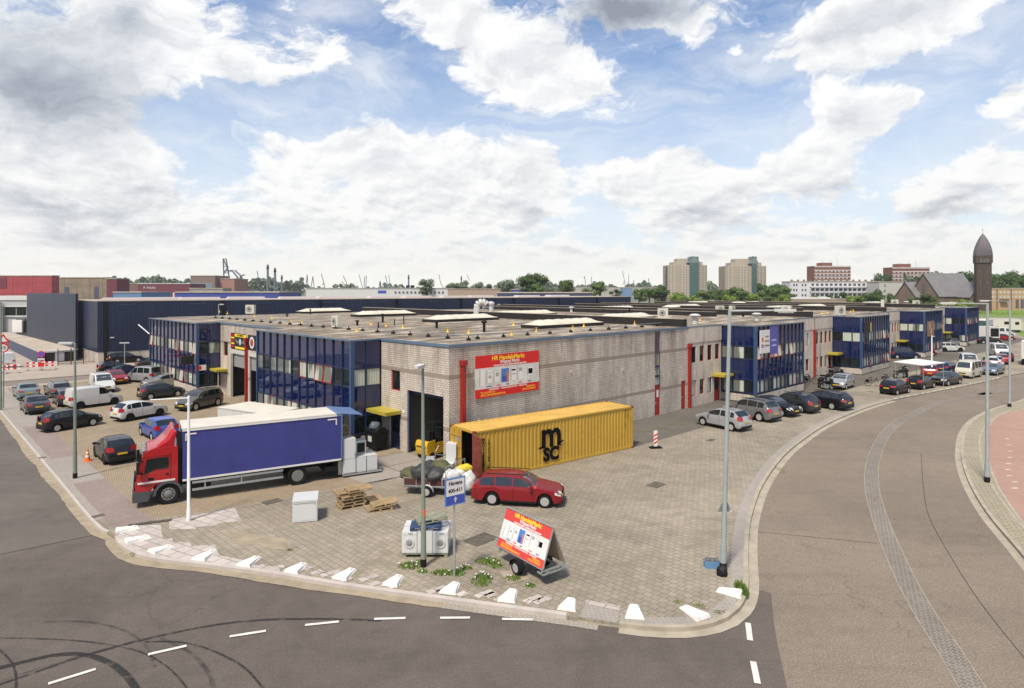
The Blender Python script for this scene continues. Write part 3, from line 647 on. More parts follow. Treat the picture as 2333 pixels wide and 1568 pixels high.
def bay(root, side, u0, u1, proj, ncol, nside, seed, roof_to=0):
    rn = random.Random(seed)
    def mp(s, t, z): return (u0 + s, -t, z) if side == 'R' else (-t, u0 + s, z)
    Wd = u1 - u0
    def B(mb, s0, s1, t0, t1, z0, z1, mi=0):
        a = mp(s0, t0, z0); b = mp(s1, t1, z1)
        mb.box(min(a[0], b[0]), max(a[0], b[0]), min(a[1], b[1]), max(a[1], b[1]), z0, z1, mi)
    mb = MB(); B(mb, .12, Wd - .12, -.5, proj - .12, 0, BZ[1]); B(mb, 0.02, Wd - .02, -.2, proj - .02, .12, BZ[1] + .0)
    mb.build('plinth', M_plinth, root)
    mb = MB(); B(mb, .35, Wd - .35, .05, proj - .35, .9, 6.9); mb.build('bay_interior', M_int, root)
    # spandrel panels
    pp = .10
    for (z0, z1) in ((BZ[3], BZ[4]), (BZ[5], BZ[6])):
        mb = MB(); cw = Wd / ncol; n_ = 0
        for i in range(ncol):
            tl = rn.uniform(-.003, .003); s0 = i * cw; s1 = s0 + cw
            q = [mp(s0, proj - pp + tl, z0), mp(s1, proj - pp - tl, z0), mp(s1, proj - pp - tl + rn.uniform(-.004, .004), z1), mp(s0, proj - pp + tl, z1)]
            mb.face(q)
        sw = proj / nside
        for i in range(nside):
            tl = rn.uniform(-.002, .002); mb.face([mp(pp + tl, i * sw, z0), mp(pp - tl, (i + 1) * sw, z0), mp(pp - tl, (i + 1) * sw, z1), mp(pp + tl, i * sw, z1)])
        mb.face([mp(Wd - pp, 0, z0), mp(Wd - pp, proj, z0), mp(Wd - pp, proj, z1), mp(Wd - pp, 0, z1)])
        mb.build('spandrel_panel', M_panel, root, nofix=True)
    for (z0, z1) in ((BZ[2], BZ[3]), (BZ[4], BZ[5])):
        mb = MB(); B(mb, Wd - pp - .02, Wd - pp, 0, proj, z0, z1); mb.build('end_glazing', M_glass, root)
    # mullions and transoms
    mb = MB(); cw = Wd / ncol; sw = proj / nside
    for i in range(1, ncol): B(mb, i * cw - .035, i * cw + .035, proj - pp, proj - pp + .09, BZ[1], BZ[6])
    for i in range(1, nside): B(mb, pp - .07, pp, i * sw - .03, i * sw + .03, BZ[1], BZ[6])
    for z in (BZ[2], BZ[3], BZ[4], BZ[5]):
        B(mb, .2, Wd - .2, proj - pp, proj - pp + .055, z - .035, z + .035); B(mb, pp - .05, pp, 0, proj - .2, z - .035, z + .035)
    mb.build('mullions', M_mull, root)
    mb = MB(); B(mb, -.02, .24, proj - .24, proj + .02, BZ[1], BZ[6]); mb.build('corner_post', M_mulblue, root); mb = MB(); B(mb, Wd - .12, Wd + .01, proj - .24, proj + .01, BZ[1], BZ[6]); mb.build('corner_post', M_mulblue, root)
    # windows
    for k, (z0, z1) in enumerate(((BZ[2] + .04, BZ[3] - .04), (BZ[4] + .04, BZ[5] - .04))):
        for i in range(ncol):
            s0 = i * cw + .04; s1 = (i + 1) * cw - .04; red = rn.random() < .33; opn = red and rn.random() < .45
            mb = MB(); f = .055; fr = M_redframe if red else M_mull
            o = .085 if opn else 0; dz = z1 - z0
            def P3(s, z, e):  # window tilts outward at its foot
                kx = (z1 - z) / dz * o * 1.6 + e
                return mp(s, proj - pp + kx, z)
            for (a, b, c, d_) in ((s0, s0 + f, z0, z1), (s1 - f, s1, z0, z1), (s0 + f, s1 - f, z0, z0 + f), (s0 + f, s1 - f, z1 - f, z1)):
                p = [P3(a, c, .03), P3(b, c, .03), P3(b, d_, .03), P3(a, d_, .03)]; q = [P3(a, c, -.02), P3(b, c, -.02), P3(b, d_, -.02), P3(a, d_, -.02)]
                mb.face(p); 
                for e in range(4): mb.face([p[e], p[(e+1) % 4], q[(e+1) % 4], q[e]])
            w_ = mb.build('window', fr, root)
            mb = MB(); mb.face([P3(s0 + f, z0 + f, .0), P3(s1 - f, z0 + f, .0), P3(s1 - f, z1 - f, .0), P3(s0 + f, z1 - f, .0)])
            mb.build('pane', M_blind if rn.random() < .88 else M_glass, w_)
        for i in range(nside):
            t0 = i * sw + .03; t1 = (i + 1) * sw - .03; mb = MB(); f = .04
            for (a, b, c, d_) in ((t0, t0 + f, z0, z1), (t1 - f, t1, z0, z1), (t0 + f, t1 - f, z0, z0 + f), (t0 + f, t1 - f, z1 - f, z1)): B(mb, pp - .03, pp + .02, a, b, c, d_)
            w_ = mb.build('window', M_mull, root)
            mb = MB(); B(mb, pp + .0, pp + .01, t0 + f, t1 - f, z0 + f, z1 - f); mb.build('pane', M_blind if (k == 1 and rn.random() < .5) or rn.random() < .3 else M_glass, w_)
    mb = MB(); B(mb, 0.0, Wd + .0, -.3, proj + .0, BZ[6], HR - .02, 0); mb.build('bay_roof', M_roof, root)
    mb = MB(); B(mb, -.04, Wd + .04, proj, proj + .06, BZ[6], HR + .03); B(mb, -.04, 0, 0, proj, BZ[6], HR + .03); mb.build('coping', M_fascia, root)
def roofslab(root, a0, a1, b0, b1):
    mb = MB(); mb.box(a0 + .05, a1 - .05, b0 + .05, b1 - .05, HR - .3, HR, 0, skip='b'); mb.build('roof', M_roof, root)
def upstand(root, a, b0, b1, w=.55, h=.68):
    mb = MB(); mb.box(a - w / 2, a + w / 2, b0, b1, HR - .1, HR + h, 0); mb.box(a - w / 2 - .03, a + w / 2 + .03, b0 - .03, b1, HR + h, HR + h + .03, 1); mb.build('roof_upstand', [M_black, M_roofpale], root)
NB_ = 52.0
bl1 = (sb(869), None); dproj = -sa(805, 0) if False else None
# positions read along the two facades
b1s = sb(869); pL = -AB(Vector(P(0, b1s))).x + 2.3; b1e = sb(584, -pL); b2s = sb(502.5); b2e = sb(340, -pL)
a2s = sa(1643); pR = 3.45; a2e = sa(1832, -pR)
a3s, a3e = sa(1894.6), sa(2019.5, -pR); a4s, a4e = sa(2048), sa(2140, -pR); a5s, a5e = sa(2152), sa(2222, -pR)
per = (a5s - a2s) / 3; a3s = a2s + per; a4s = a2s + 2 * per; bw = a2e - a2s
a3e, a4e, a5e = a3s + bw, a4s + bw, a5s + bw
apipe = [sa(1568)]; apipe += [apipe[0] + per * i for i in (1, 2, 3)]
NB_ = b2e + .9
# corner unit ---------------------------------------------------------------
root = thing('business_unit', 'corner unit of the grey brick industrial row with garage door behind the forklift', 'industrial unit', (C0.x, C0.y, 0), ANG, 'units of the long brick and blue glass row')
U1 = root; aE = apipe[0] + .2; aE_ = aE
gh = [(.54, 4.35, 0.0, 4.05)]; wn_ = [(5.15, 6.2, 3.85, 5.2)]; dr_ = [(5.15, 6.35, 0, 2.35)]
g2a, g2b = sb(562) + .25, sb(527); g3 = (b1e + .25, sb(562) - .7)
mb = MB(); wall(mb, 'y', 0, b1e, b2s, 0, HR - .02, [(g2a, g2b, 0, 4.3), (g3[0], g3[1], 0, 4.3), (sb(519), sb(509.5), 3.9, 5.3)], .25); mb.build('brick_wall', M_brick, root)
mb = MB(); wall(mb, 'y', 0, b2e, NB_, 0, HR - .02, [], .25); mb.face([(0, NB_, 0), (aE_, NB_, 0), (aE_, NB_, HR - .02), (0, NB_, HR - .02)]); mb.build('brick_wall', M_brick, root)
mb = MB(); wall(mb, 'y', 0, 0, b1s, 0, HR - .02, gh + wn_ + dr_, .25)
wst = (sa(1492), sa(1504)); dz1 = (sa(1552), sa(1561.5), 0, 2.45)
wall(mb, 'x', 0, 0, aE - .3, 0, HR - .02, [(wst[0], wst[1], 0, HR - .1), dz1], .22)
mb.build('brick_wall', M_brick, root)
roofslab(root, 0, aE, 0, NB_)
for q_ in ((-.06, 0.0, -.06, b1s), (-.06, 0, b1e, b2s), (-.06, 0, b2e, NB_), (0.0, aE, -.06, 0), (0, aE, NB_, NB_ + .06)):
    mb = MB(); mb.box(*q_, HR - .14, HR + .04); mb.build('coping', M_fascia, root)
bay(root, 'L', b1s, b1e, pL, 12, 2, 3); bay(root, 'L', b2s, b2e, pL, 12, 2, 11)
upstand(root, aE - .2, .3, NB_)
# garages
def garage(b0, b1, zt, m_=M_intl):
    mb = MB(); D = 7.5
    mb.face([(D, b0 - .45, 0), (D, b1 + .45, 0), (D, b1 + .45, zt + .6), (D, b0 - .45, zt + .6)]); mb.face([(.25, b0 - .45, 0), (D, b0 - .45, 0), (D, b0 - .45, zt + .6), (.25, b0 - .45, zt + .6)])
    mb.face([(.25, b1 + .45, 0), (D, b1 + .45, 0), (D, b1 + .45, zt + .6), (.25, b1 + .45, zt + .6)]); mb.face([(.25, b0 - .45, zt + .6), (D, b0 - .45, zt + .6), (D, b1 + .45, zt + .6), (.25, b1 + .45, zt + .6)])
    mb.face([(.26, b0 - .45, zt), (.26, b1 + .45, zt), (.26, b1 + .45, zt + .6), (.26, b0 - .45, zt + .6)])
    mb.face([(.26, b0 - .45, 0), (.26, b0, 0), (.26, b0, zt), (.26, b0 - .45, zt)]); mb.face([(.26, b1 + .45, 0), (.26, b1, 0), (.26, b1, zt), (.26, b1 + .45, zt)])
    mb.build('garage_interior', m_, root)
    mb = MB(); mb.box(.1, .22, b0 + .002, b0 + .12, 0, zt); mb.box(.1, .22, b1 - .12, b1 - .002, 0, zt); mb.box(.27, .8, b0 + .1, b1 - .1, zt - .25, zt - .05); mb.build('door_track', M_mull, root)
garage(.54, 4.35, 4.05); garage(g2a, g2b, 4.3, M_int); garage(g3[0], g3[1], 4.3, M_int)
for (q0, q1) in ((g2a, g2b), (g3[0], g3[1])):
    mb = MB(); mb.box(-.04, -.004, q0 - .2, q1 + .2, 4.3, 4.62); mb.build('lintel', M_lgrey, root)
    mb = MB(); mb.box(.12, .18, q0, q1, 3.0, 4.28); mb.build('roller_door', M_appd, root)
framed_window(root, 'y', 0, 5.15, 6.2, 3.85, 5.2, M_redframe, M_glass); framed_window(root, 'y', 0, sb(519), sb(509.5), 3.9, 5.3, M_redframe, M_glass)
door(root, 'y', 0, 5.15, 6.35, 0, 2.3, M_mull, glass=True); canopy(root, 'y', 0, 5.0, b1s - .05, 2.4, 1.2); canopy(root, 'y', 0, b2s - 2.0, b2s - .1, 2.4, 1.1)
mb = MB(); mb.box(-.9, -.83, b2s - 1.9, b2s - 1.8, 0, 2.4); mb.box(-.25, -.02, b2s - 3.4, b2s - 3.1, 0, 4.3); mb.build('canopy_post', M_plinth, root)
pipe(root, 'y', 0, sb(562) - .2, 0, 6.0); pipe(root, 'x', 0, sa(1052), 0, 6.25, .13); 
# tall narrow window strip with red door below
mb = MB(); mb.box(wst[0] + .01, wst[1] - .01, .05, .12, 5.3, HR - .1); mb.build('spandrel_panel', M_panel, root)
for z0, z1 in ((4.1, 5.3), (3.3, 4.08), (2.5, 3.28)): framed_window(root, 'x', 0, wst[0], wst[1], z0, z1, M_mull, M_blind, .06)
door(root, 'x', 0, wst[0], wst[1], 0, 2.45, M_reddoor, .04); door(root, 'x', 0, dz1[0], dz1[1], 0, 2.45, M_reddoor, .04)
mb = MB(); mb.box(wst[0] + .3, wst[1] - .2, .025, .036, 1.5, 2.1); mb.build('notice', M_white, root)
mb = MB()
for b_ in (5.9, 7.3): mb.box(-.035, -.004, 4.62, 4.82, 2.6 - .1, 2.6 + .1) if b_ < 6 else None
mb.build('wall_lamp', M_lampw, root)
mb = MB(); 
for px, z in ((1090, 2.3), (1226, 4.4), (1300, 4.6), (1418, 4.2)): u = sa(px); mb.box(u - .06, u + .06, -.09, -.004, z, z + .12)
mb.build('wall_bracket', M_lgrey, root)
# further units -------------------------------------------------------------
names = ['second unit of the row, white panel sign on its blue glass bay', 'third unit of the row, small yellow projecting sign on its bay', 'fourth unit of the row, round pictures on its blue glass bay', 'far end unit of the row beside the dark green trailer']
starts = [apipe[0], apipe[1], apipe[2], apipe[3]]; bays = [(a2s, a2e), (a3s, a3e), (a4s, a4e), (a5s, a5e)]
for k in range(4):
    A0 = starts[k] + .2; A1 = (starts[k+1] + .2) if k < 3 else a5e + 1.5
    s0, s1 = bays[k]; root = thing('business_unit', names[k], 'industrial unit', (C0.x, C0.y, 0), ANG, 'units of the long brick and blue glass row')
    sec1 = s0 - A0
    wz = ((.95, 2.35), (3.95, 5.4))
    c1 = [(A0 + .35 + i * 1.42, A0 + 1.15 + i * 1.42) for i in range(4)]
    c2 = [(s1 + .9 + i * 1.5 + (0 if i < 2 else 2.4), s1 + 1.8 + i * 1.5 + (0 if i < 2 else 2.4)) for i in range(5)] if k < 3 else []
    c2 = [c for c in c2 if c[1] < A1 - .4]
    hol1 = []; 
    for i, c in enumerate(c1):
        for j, z in enumerate(wz):
            if j == 0 and i == 3: continue
            hol1.append((c[0], c[1], z[0], z[1]))
    dh = (c1[3][0] - .2, c1[3][1] + .15, 0, 2.3)
    hol2 = [(c[0], c[1], z[0], z[1]) for c in c2 for z in wz]
    mb = MB(); wall(mb, 'x', 0, A0 - .3, s0, 0, HR - .02, hol1 + [dh], .2); mb.build('concrete_wall', M_conc, root)
    mb = MB(); mb.face([(A0, NB_, 0), (A1, NB_, 0), (A1, NB_, HR - .02), (A0, NB_, HR - .02)]); mb.build('back_wall', M_conc, root)
    mb = MB(); wall(mb, 'x', 0, s1, A1, 0, HR - .02, hol2, .2)
    if k == 3: mb.face([(A1, 0, 0), (A1, NB_, 0), (A1, NB_, HR - .02), (A1, 0, HR - .02)])
    mb.build('concrete_wall', M_conc, root)
    for i, h in enumerate(hol1 + hol2): framed_window(root, 'x', 0, h[0], h[1], h[2], h[3], M_redframe if i % 3 != 1 else M_mull, M_glass if i % 4 else M_blind, .1)
    door(root, 'x', 0, dh[0], dh[1], 0, 2.3, M_reddoor, glass=True); canopy(root, 'x', 0, dh[0] - .5, s0 - .03, 2.42, 1.3)
    for q_ in ((A0 - .3, s0), (s1, A1)): mb = MB(); mb.box(*q_, -.05, -.004, 5.75, HR - .05, 0); mb.build('parapet_panel', M_conc, root)
    pipe(root, 'x', 0, A0 - .15 if k == 0 else A0 - .3, 0, 5.7, .115)
    if k < 3: pipe(root, 'x', 0, s1 + 4.1, 0, 5.7, .12)
    roofslab(root, A0, A1, 0, NB_)
    for q_ in ((A0, s0), (s1, A1)): mb = MB(); mb.box(*q_, -.07, 0, HR - .05, HR + .04); mb.build('coping', M_fascia, root)
    bay(root, 'R', s0, s1, pR, 12, 3, 20 + k)
    if k < 3: upstand(root, A1, .3, NB_)
    upstand(root, (A0 + A1) / 2 + (6 if k else 8), 9.5, NB_, .5, .55)
RZ = lambda a, b, z=0: (P(a, b).x, P(a, b).y, z)
# roof furniture: skylights, fans, ducts, anchors
def skylight(px, py, L=13, Wd=2.6, label='', dz=0):
    c = G(px, py, HR); t = thing('skylight', label, 'skylight', (c.x, c.y, HR), ANG, 'barrel skylights on the flat roofs')
    mb = MB(); mb.box(-L/2, L/2, -Wd/2, Wd/2, -.02, .28); mb.build('kerb_frame', M_black, t)
    mb = MB(); n = 6; secs = max(2, int(L / 1.1))
    for i in range(secs + 1):
        x = -L/2 + .02 + (L - .04) * i / secs; e = min(1, min(i, secs - i) / 1.0 + .0); hh = .40 * (1 if 0 < i < secs else .12)
        if i in (0, secs): pass
        for j in range(n + 1):
            t_ = math.pi * j / n; mb.pt(x, -math.cos(t_) * (Wd/2 - .03), .285 + hh * math.sin(t_))
    for i in range(secs):
        for j in range(n): b = i * (n + 1) + j; mb.idx((b, b + 1, b + n + 2, b + n + 1))
    for i in (0, secs): mb.idx([i * (n + 1) + j for j in range(n + 1)])
    mb.build('dome', M_skyl, t, smooth=30)
    mb = MB()
    for i in range(1, secs): x = -L/2 + L * i / secs; pts = [(x, -math.cos(math.pi*j/6) * (Wd/2 - .02), .30 + .40 * math.sin(math.pi*j/6)) for j in range(7)]; mb.path(pts, .018, 4)
    mb.build('glazing_bars', M_lgrey, t)
skl = ['skylight nearest the brick corner of the roof', 'long skylight left of the silver duct, middle of the near roof', 'skylight behind the round fan box on the near roof', 'skylight at the far left of the near roof',
       'skylight right of the silver roof duct', 'skylight beyond the first black roof wall', 'small far skylight left of the blue apartment view, behind the second roof wall', 'skylight on the second unit roof, left of its ducts', 'skylight on the second unit roof behind the tall lamp', 'skylight on the third unit roof, near row', 'skylight on the third unit roof, far row', 'skylight on the fourth unit roof, near row', 'skylight on the fourth unit roof, far row']
for (px, py, L), lb in zip(((1285,744,11.5),(1052,731,11.5),(876,720,11),(738,713,10),(1190,720,14),(1425,728,11),(1400,707,13),(1555,702.5,14),(1780,706,13),(1848,702,13),(1985,694.5,13),(1700,694,16),(1600,693,16)), skl): skylight(px, py, L * .76, 2.3, lb)
def ac_unit(px, py, label, s=1.0, rz=ANG, w=1.0):
    c = G(px, py, HR); t = thing('air_conditioner', label, 'air conditioner', (c.x, c.y, HR), rz, 'air conditioning boxes on the roofs')
    mb = MB(); mb.box(-.5*w*s, .5*w*s, -.2*s, .2*s, .08, .08 + .95*s); mb.build('casing', M_ac, t)
    mb = MB(); mb.lathe([(.30*s, 0), (.33*s, .02), (.33*s, .03)], (-.08*s, -.2*s - .035, .08 + .5*s), 16, axis='y'); mb.build('fan_grille', M_appd, t)
    mb = MB(); mb.box(-.45*s, -.38*s, -.2*s, .2*s, 0, .08); mb.box(.38*s, .45*s, -.2*s, .2*s, 0, .08); mb.build('feet', M_blk, t)
    mb = MB(); mb.lathe([(.09*s, 0), (.1*s, .01)], (-.08*s, -.2*s - .05, .08 + .5*s), 8, axis='y'); mb.build('fan_hub', M_blk, t)
ac_unit(767, 748, 'square grey fan box near the edge of the corner roof', 1.05, ANG - 1.55)
ac_unit(571, 716, 'tall fan box at the far left of the near roof', 1.25, ANG - .9)
for i, (px, py, lb) in enumerate(((1510,726,'fan box left of the tall lamp on the roofs'),(1640,716,'left of the two boxes on the second roof'),(1668,716.5,'right of the two boxes on the second roof'),(1790,716.5,'fan box in the middle of the third roof'),(1914,720,'low fan box at the edge of the third unit roof'),(2012,700,'fan box left of the church gable'),(2038,697,'fan box below the church, far roof edge'),(2087,700,'fan box left of the rightmost glass bay'),(2245,0,''))):
    if py: ac_unit(px, py, lb, 1.15 if i < 4 else 1.3, ANG + (i % 3) * .5 - .9)
LMK = [(767,748,'the square fan box'),(571,716,'the tall fan box'),(1285,744,'the front skylight'),(1052,731,'the second skylight'),(876,720,'the third skylight'),(738,713,'the farthest left skylight'),(1190,720,'the skylight by the duct'),(1023,787,'the brick corner of the roof'),(1097,723,'the silver duct'),(805,776,'the corner of the near glass bay'),(444,733,'the corner of the far left glass bay'),(1498,749,'the tall window strip'),(1568,737,'the front end of the first black roof wall'),(1643,738,'the left end of the second glass bay'),(1718,733,'the corner of the second glass bay'),(1779,727,'the front end of a black roof wall'),(1958,716,'the corner of the third glass bay'),(1103,757,'the capped vent'),(872,735,'the tall dark vent'),(1914,720,'the low fan box'),(1724,731,'the white capped fan'),(1583,739,'the white capped fan by the first roof wall')]
USEDL = set()
def where(what, px, py):
    c = sorted(LMK, key=lambda l: (l[0] - px) ** 2 + ((l[1] - py) * 3) ** 2)
    for l in c:
        dx, dy = px - l[0], (py - l[1]) * 3
        if abs(dx) < 8 and abs(dy) < 8: continue
        d_ = ('right of' if dx > 0 else 'left of') if abs(dx) > abs(dy) else ('in front of' if dy > 0 else 'behind')
        s_ = what + ' ' + d_ + ' ' + l[2]
        if s_ not in USEDL: USEDL.add(s_); return s_
    return what
def vent(px, py, h, r, label, m=M_blk, cap=True, kind='vent_pipe'):
    c = G(px, py, HR); mb = MB(); prof = [(r, 0), (r, h * .75)] + ([(r * 2.0, h * .76), (r * 2.2, h * .86), (r * 1.2, h), (.001, h * 1.02)] if cap else [(r, h), (.001, h)])
    mb.lathe(prof, n=10); o = mb.build('roof_vent', m, loc=(c.x, c.y, HR), smooth=40); tag(o, label, 'roof vent', 'vents and pipes on the roofs'); return o
vts = [(1103,757,.95,.11,0,'black capped vent beside the front skylight'),(872,735,.9,.11,0,'tall dark vent right of the round fan box'),(862,748,.5,.06,1,''),(899,742,.6,.05,1,''),(920,740,.8,.05,1,''),(814,742,.5,.1,0,''),(995,748,.65,.11,0,''),(707,717,.75,.07,0,'thin black pipe left of the round fan box'),
       (654,722,.35,.1,0,'low vent at the left of the near roof'),(1583,739,1.0,.26,0,'white capped fan beyond the first roof wall'),(1724,731,.85,.24,0,'white capped fan at the second unit corner'),(1302,711,.8,.2,0,'small white cowl beyond the duct'),(1379,712,.5,.12,0,''),(1434,716,.9,.12,0,'black T vent by the first roof wall'),(1693,722,.4,.13,0,''),(1825,718,.5,.1,0,''),(2065,696,.9,.25,0,'white capped vent below the church roof'),(2010,690,.8,.2,0,''),(985,718,.5,.1,0,''),(1905,706,.6,.15,0,'')]
for px, py, h, r, c_, lb in vts: vent(px, py, h, r, lb or where('short dark roof pipe' if r < .2 else 'white roof cowl', px, py), M_lgrey if r >= .2 else M_blk, not c_)
# silver duct
c = G(1097, 723, HR); t = thing('roof_duct', 'large silver bent ventilation duct on the near roof', 'ventilation duct', (c.x, c.y, HR), ANG - .7)
mb = MB(); pts = [(-.55,0,0),(-.55,0,1.25)] + [(-.55 + .62 - .62*math.cos(a_), 0, 1.25 + .62*math.sin(a_)) for a_ in (.5, 1.0, 1.57, 2.1, 2.6)] ; mb.path([Vector(q) for q in pts], .40, 12); mb.build('bent_duct', M_lgrey, t, smooth=35)
mb = MB(); mb.lathe([(.32, 0), (.32, 1.5), (.45, 1.55), (.45, 1.75), (.2, 1.9), (.001, 1.92)], (1.15, .2, 0), 12); mb.build('exhaust_stack', M_lgrey, t, smooth=35)
mb = MB(); mb.tube((.1, 0, 1.2), (1.15, .2, 1.2), .2, n=10); mb.build('cross_duct', M_alu, t, smooth=35)
# yellow safety anchors and the guide wire supports
def anchor():
    t = thing('roof_anchor', '', 'roof anchor', (0, 0, 0), 0, 'yellow safety anchors along the roof edge')
    mb = MB(); mb.lathe([(.20, 0), (.17, .05), (.07, .16), (.06, .34), (.11, .40), (.001, .44)], n=8); mb.build('base_cone', M_yel, t, smooth=40); t.scale = (.8, .8, .85); return t
a0_ = anchor(); a0_['label'] = 'yellow anchor nearest the brick corner of the roof'
apx = [(1166,764),(1170,741),(1722-400,772-40),(773,747),(813,756),(846,740.5),(880,744),(918,748),(1020,757),(1068,760),(580,722),(620,727),(665,734),(688,736.5),(518,716),(500,712),(1222,757),(1305,752),(1330,745),(1446,740),(1489,732),(1595,731),(1722,722),(1755,712),(1775,711),(1818,722),(1848,717),(1872,716),(1885,714),(1938,712),(1944,710)]
used = False
for i, (px, py) in enumerate(apx):
    c = G(px, py, HR); 
    if AB(c).y < .2 or AB(c).x < -2: continue
    lb = where('yellow anchor', px, py)
    if not used: a0_.location = (c.x, c.y, HR); a0_['label'] = lb; used = True
    else: copy_tree(a0_, (c.x, c.y, HR), 0, lb)
blk = None
for i in range(22):
    aa = 3.2; bb = 2.0 + i * 2.2; p = P(aa, bb)
    if blk is None:
        mb = MB(); mb.box(-.14, .14, -.14, .14, 0, .14); mb.lathe([(.05, .14), (.03, .3), (.001, .31)], n=6); blk = mb.build('wire_block', M_blk, loc=(p.x, p.y, HR)); tag(blk, 'small black block carrying the wire along the left roof edge', 'wire block', 'wire blocks on the corner roof')
    else: c_ = blk.copy(); COL.objects.link(c_); c_.location = (p.x, p.y, HR)
for i in range(12):
    p = P(4.5 + i * 2.4, 2.6); c_ = blk.copy(); COL.objects.link(c_); c_.location = (p.x, p.y, HR); c_['label'] = 'small black block carrying the wire along the right roof edge'
mb = MB(); mb.path([P(3.2, 2).to_3d() + Vector((0, 0, HR + .3)), P(3.2, 48).to_3d() + Vector((0, 0, HR + .3))], .02, 4); mb.path([P(3.2, 2).to_3d() + Vector((0, 0, HR + .3)), P(30, 2.6).to_3d() + Vector((0, 0, HR + .3))], .02, 4)
tag(mb.build('safety_wire', M_alu), 'thin steel safety wire strung along the roof edges', 'safety wire')
# ---------------------------------------------------------------- cars
def lerp(a, b, t): return a + (b - a) * t
def interp(tab, x):
    if x >= tab[0][0]: return tab[0][1]
    for (x0, z0), (x1, z1) in zip(tab[:-1], tab[1:]):
        if x1 <= x <= x0: return z1 if x0 == x1 else lerp(z0, z1, (x0 - x) / (x0 - x1))
    return tab[-1][1]
STY = {   # L, W, H, hood, belt, base, top, roof rear, rear glass base, rear deck z, wheel r, front axle, rear axle, windows, tail height
 'hatch': dict(L=3.95, W=1.70, H=1.45, hood=.98, belt=.93, xa=1.05, xb=1.80, xc=3.30, xd=3.80, zd=1.02, r=.30, f=.76, b=3.22, win=[(1.25, 2.22), (2.30, 3.05), (3.12, 3.42)]),
 'mini':  dict(L=3.6, W=1.62, H=1.46, hood=1.0, belt=.93, xa=.95, xb=1.60, xc=3.05, xd=3.42, zd=1.0, r=.28, f=.68, b=3.02, win=[(1.12, 2.05), (2.12, 2.95)]),
 'sedan': dict(L=4.5, W=1.76, H=1.42, hood=.98, belt=.93, xa=1.35, xb=2.10, xc=3.15, xd=3.80, zd=1.04, r=.31, f=.85, b=3.52, win=[(1.6, 2.5), (2.58, 3.35)]),
 'wagon': dict(L=4.6, W=1.78, H=1.47, hood=.99, belt=.94, xa=1.28, xb=2.05, xc=4.05, xd=4.46, zd=1.02, r=.32, f=.86, b=3.52, win=[(1.5, 2.45), (2.53, 3.35), (3.43, 4.15)]),
 'suv':   dict(L=4.5, W=1.84, H=1.64, hood=1.10, belt=1.05, xa=1.25, xb=1.95, xc=3.85, xd=4.32, zd=1.12, r=.36, f=.86, b=3.55, win=[(1.5, 2.4), (2.48, 3.3), (3.38, 3.9)]),
 'boxy':  dict(L=4.1, W=1.79, H=1.62, hood=1.12, belt=1.03, xa=1.0, xb=1.62, xc=3.80, xd=4.0, zd=1.12, r=.34, f=.75, b=3.32, win=[(1.22, 2.1), (2.17, 3.0), (3.07, 3.55)]),
 'van':   dict(L=4.3, W=1.72, H=1.84, hood=1.10, belt=1.04, xa=.98, xb=1.62, xc=4.12, xd=4.22, zd=1.1, r=.31, f=.76, b=3.5, win=[(1.15, 2.0)], rear=False),
 'kangoo':dict(L=4.1, W=1.70, H=1.82, hood=1.10, belt=1.04, xa=.98, xb=1.62, xc=3.92, xd=4.02, zd=1.1, r=.31, f=.74, b=3.4, win=[(1.15, 2.0), (2.1, 2.9), (3.0, 3.75)]),
 'bigvan':dict(L=5.3, W=1.95, H=2.05, hood=1.22, belt=1.15, xa=.85, xb=1.6, xc=5.12, xd=5.22, zd=1.2, r=.34, f=.9, b=4.1, win=[(1.1, 1.95), (2.3, 3.3)], rear=False),
 'camper':dict(L=4.5, W=1.85, H=2.15, hood=1.22, belt=1.12, xa=.30, xb=.85, xc=4.2, xd=4.42, zd=1.2, r=.33, f=1.0, b=3.5, win=[(.72, 1.55), (1.75, 2.75), (2.9, 3.9)]),
}
proto = {}
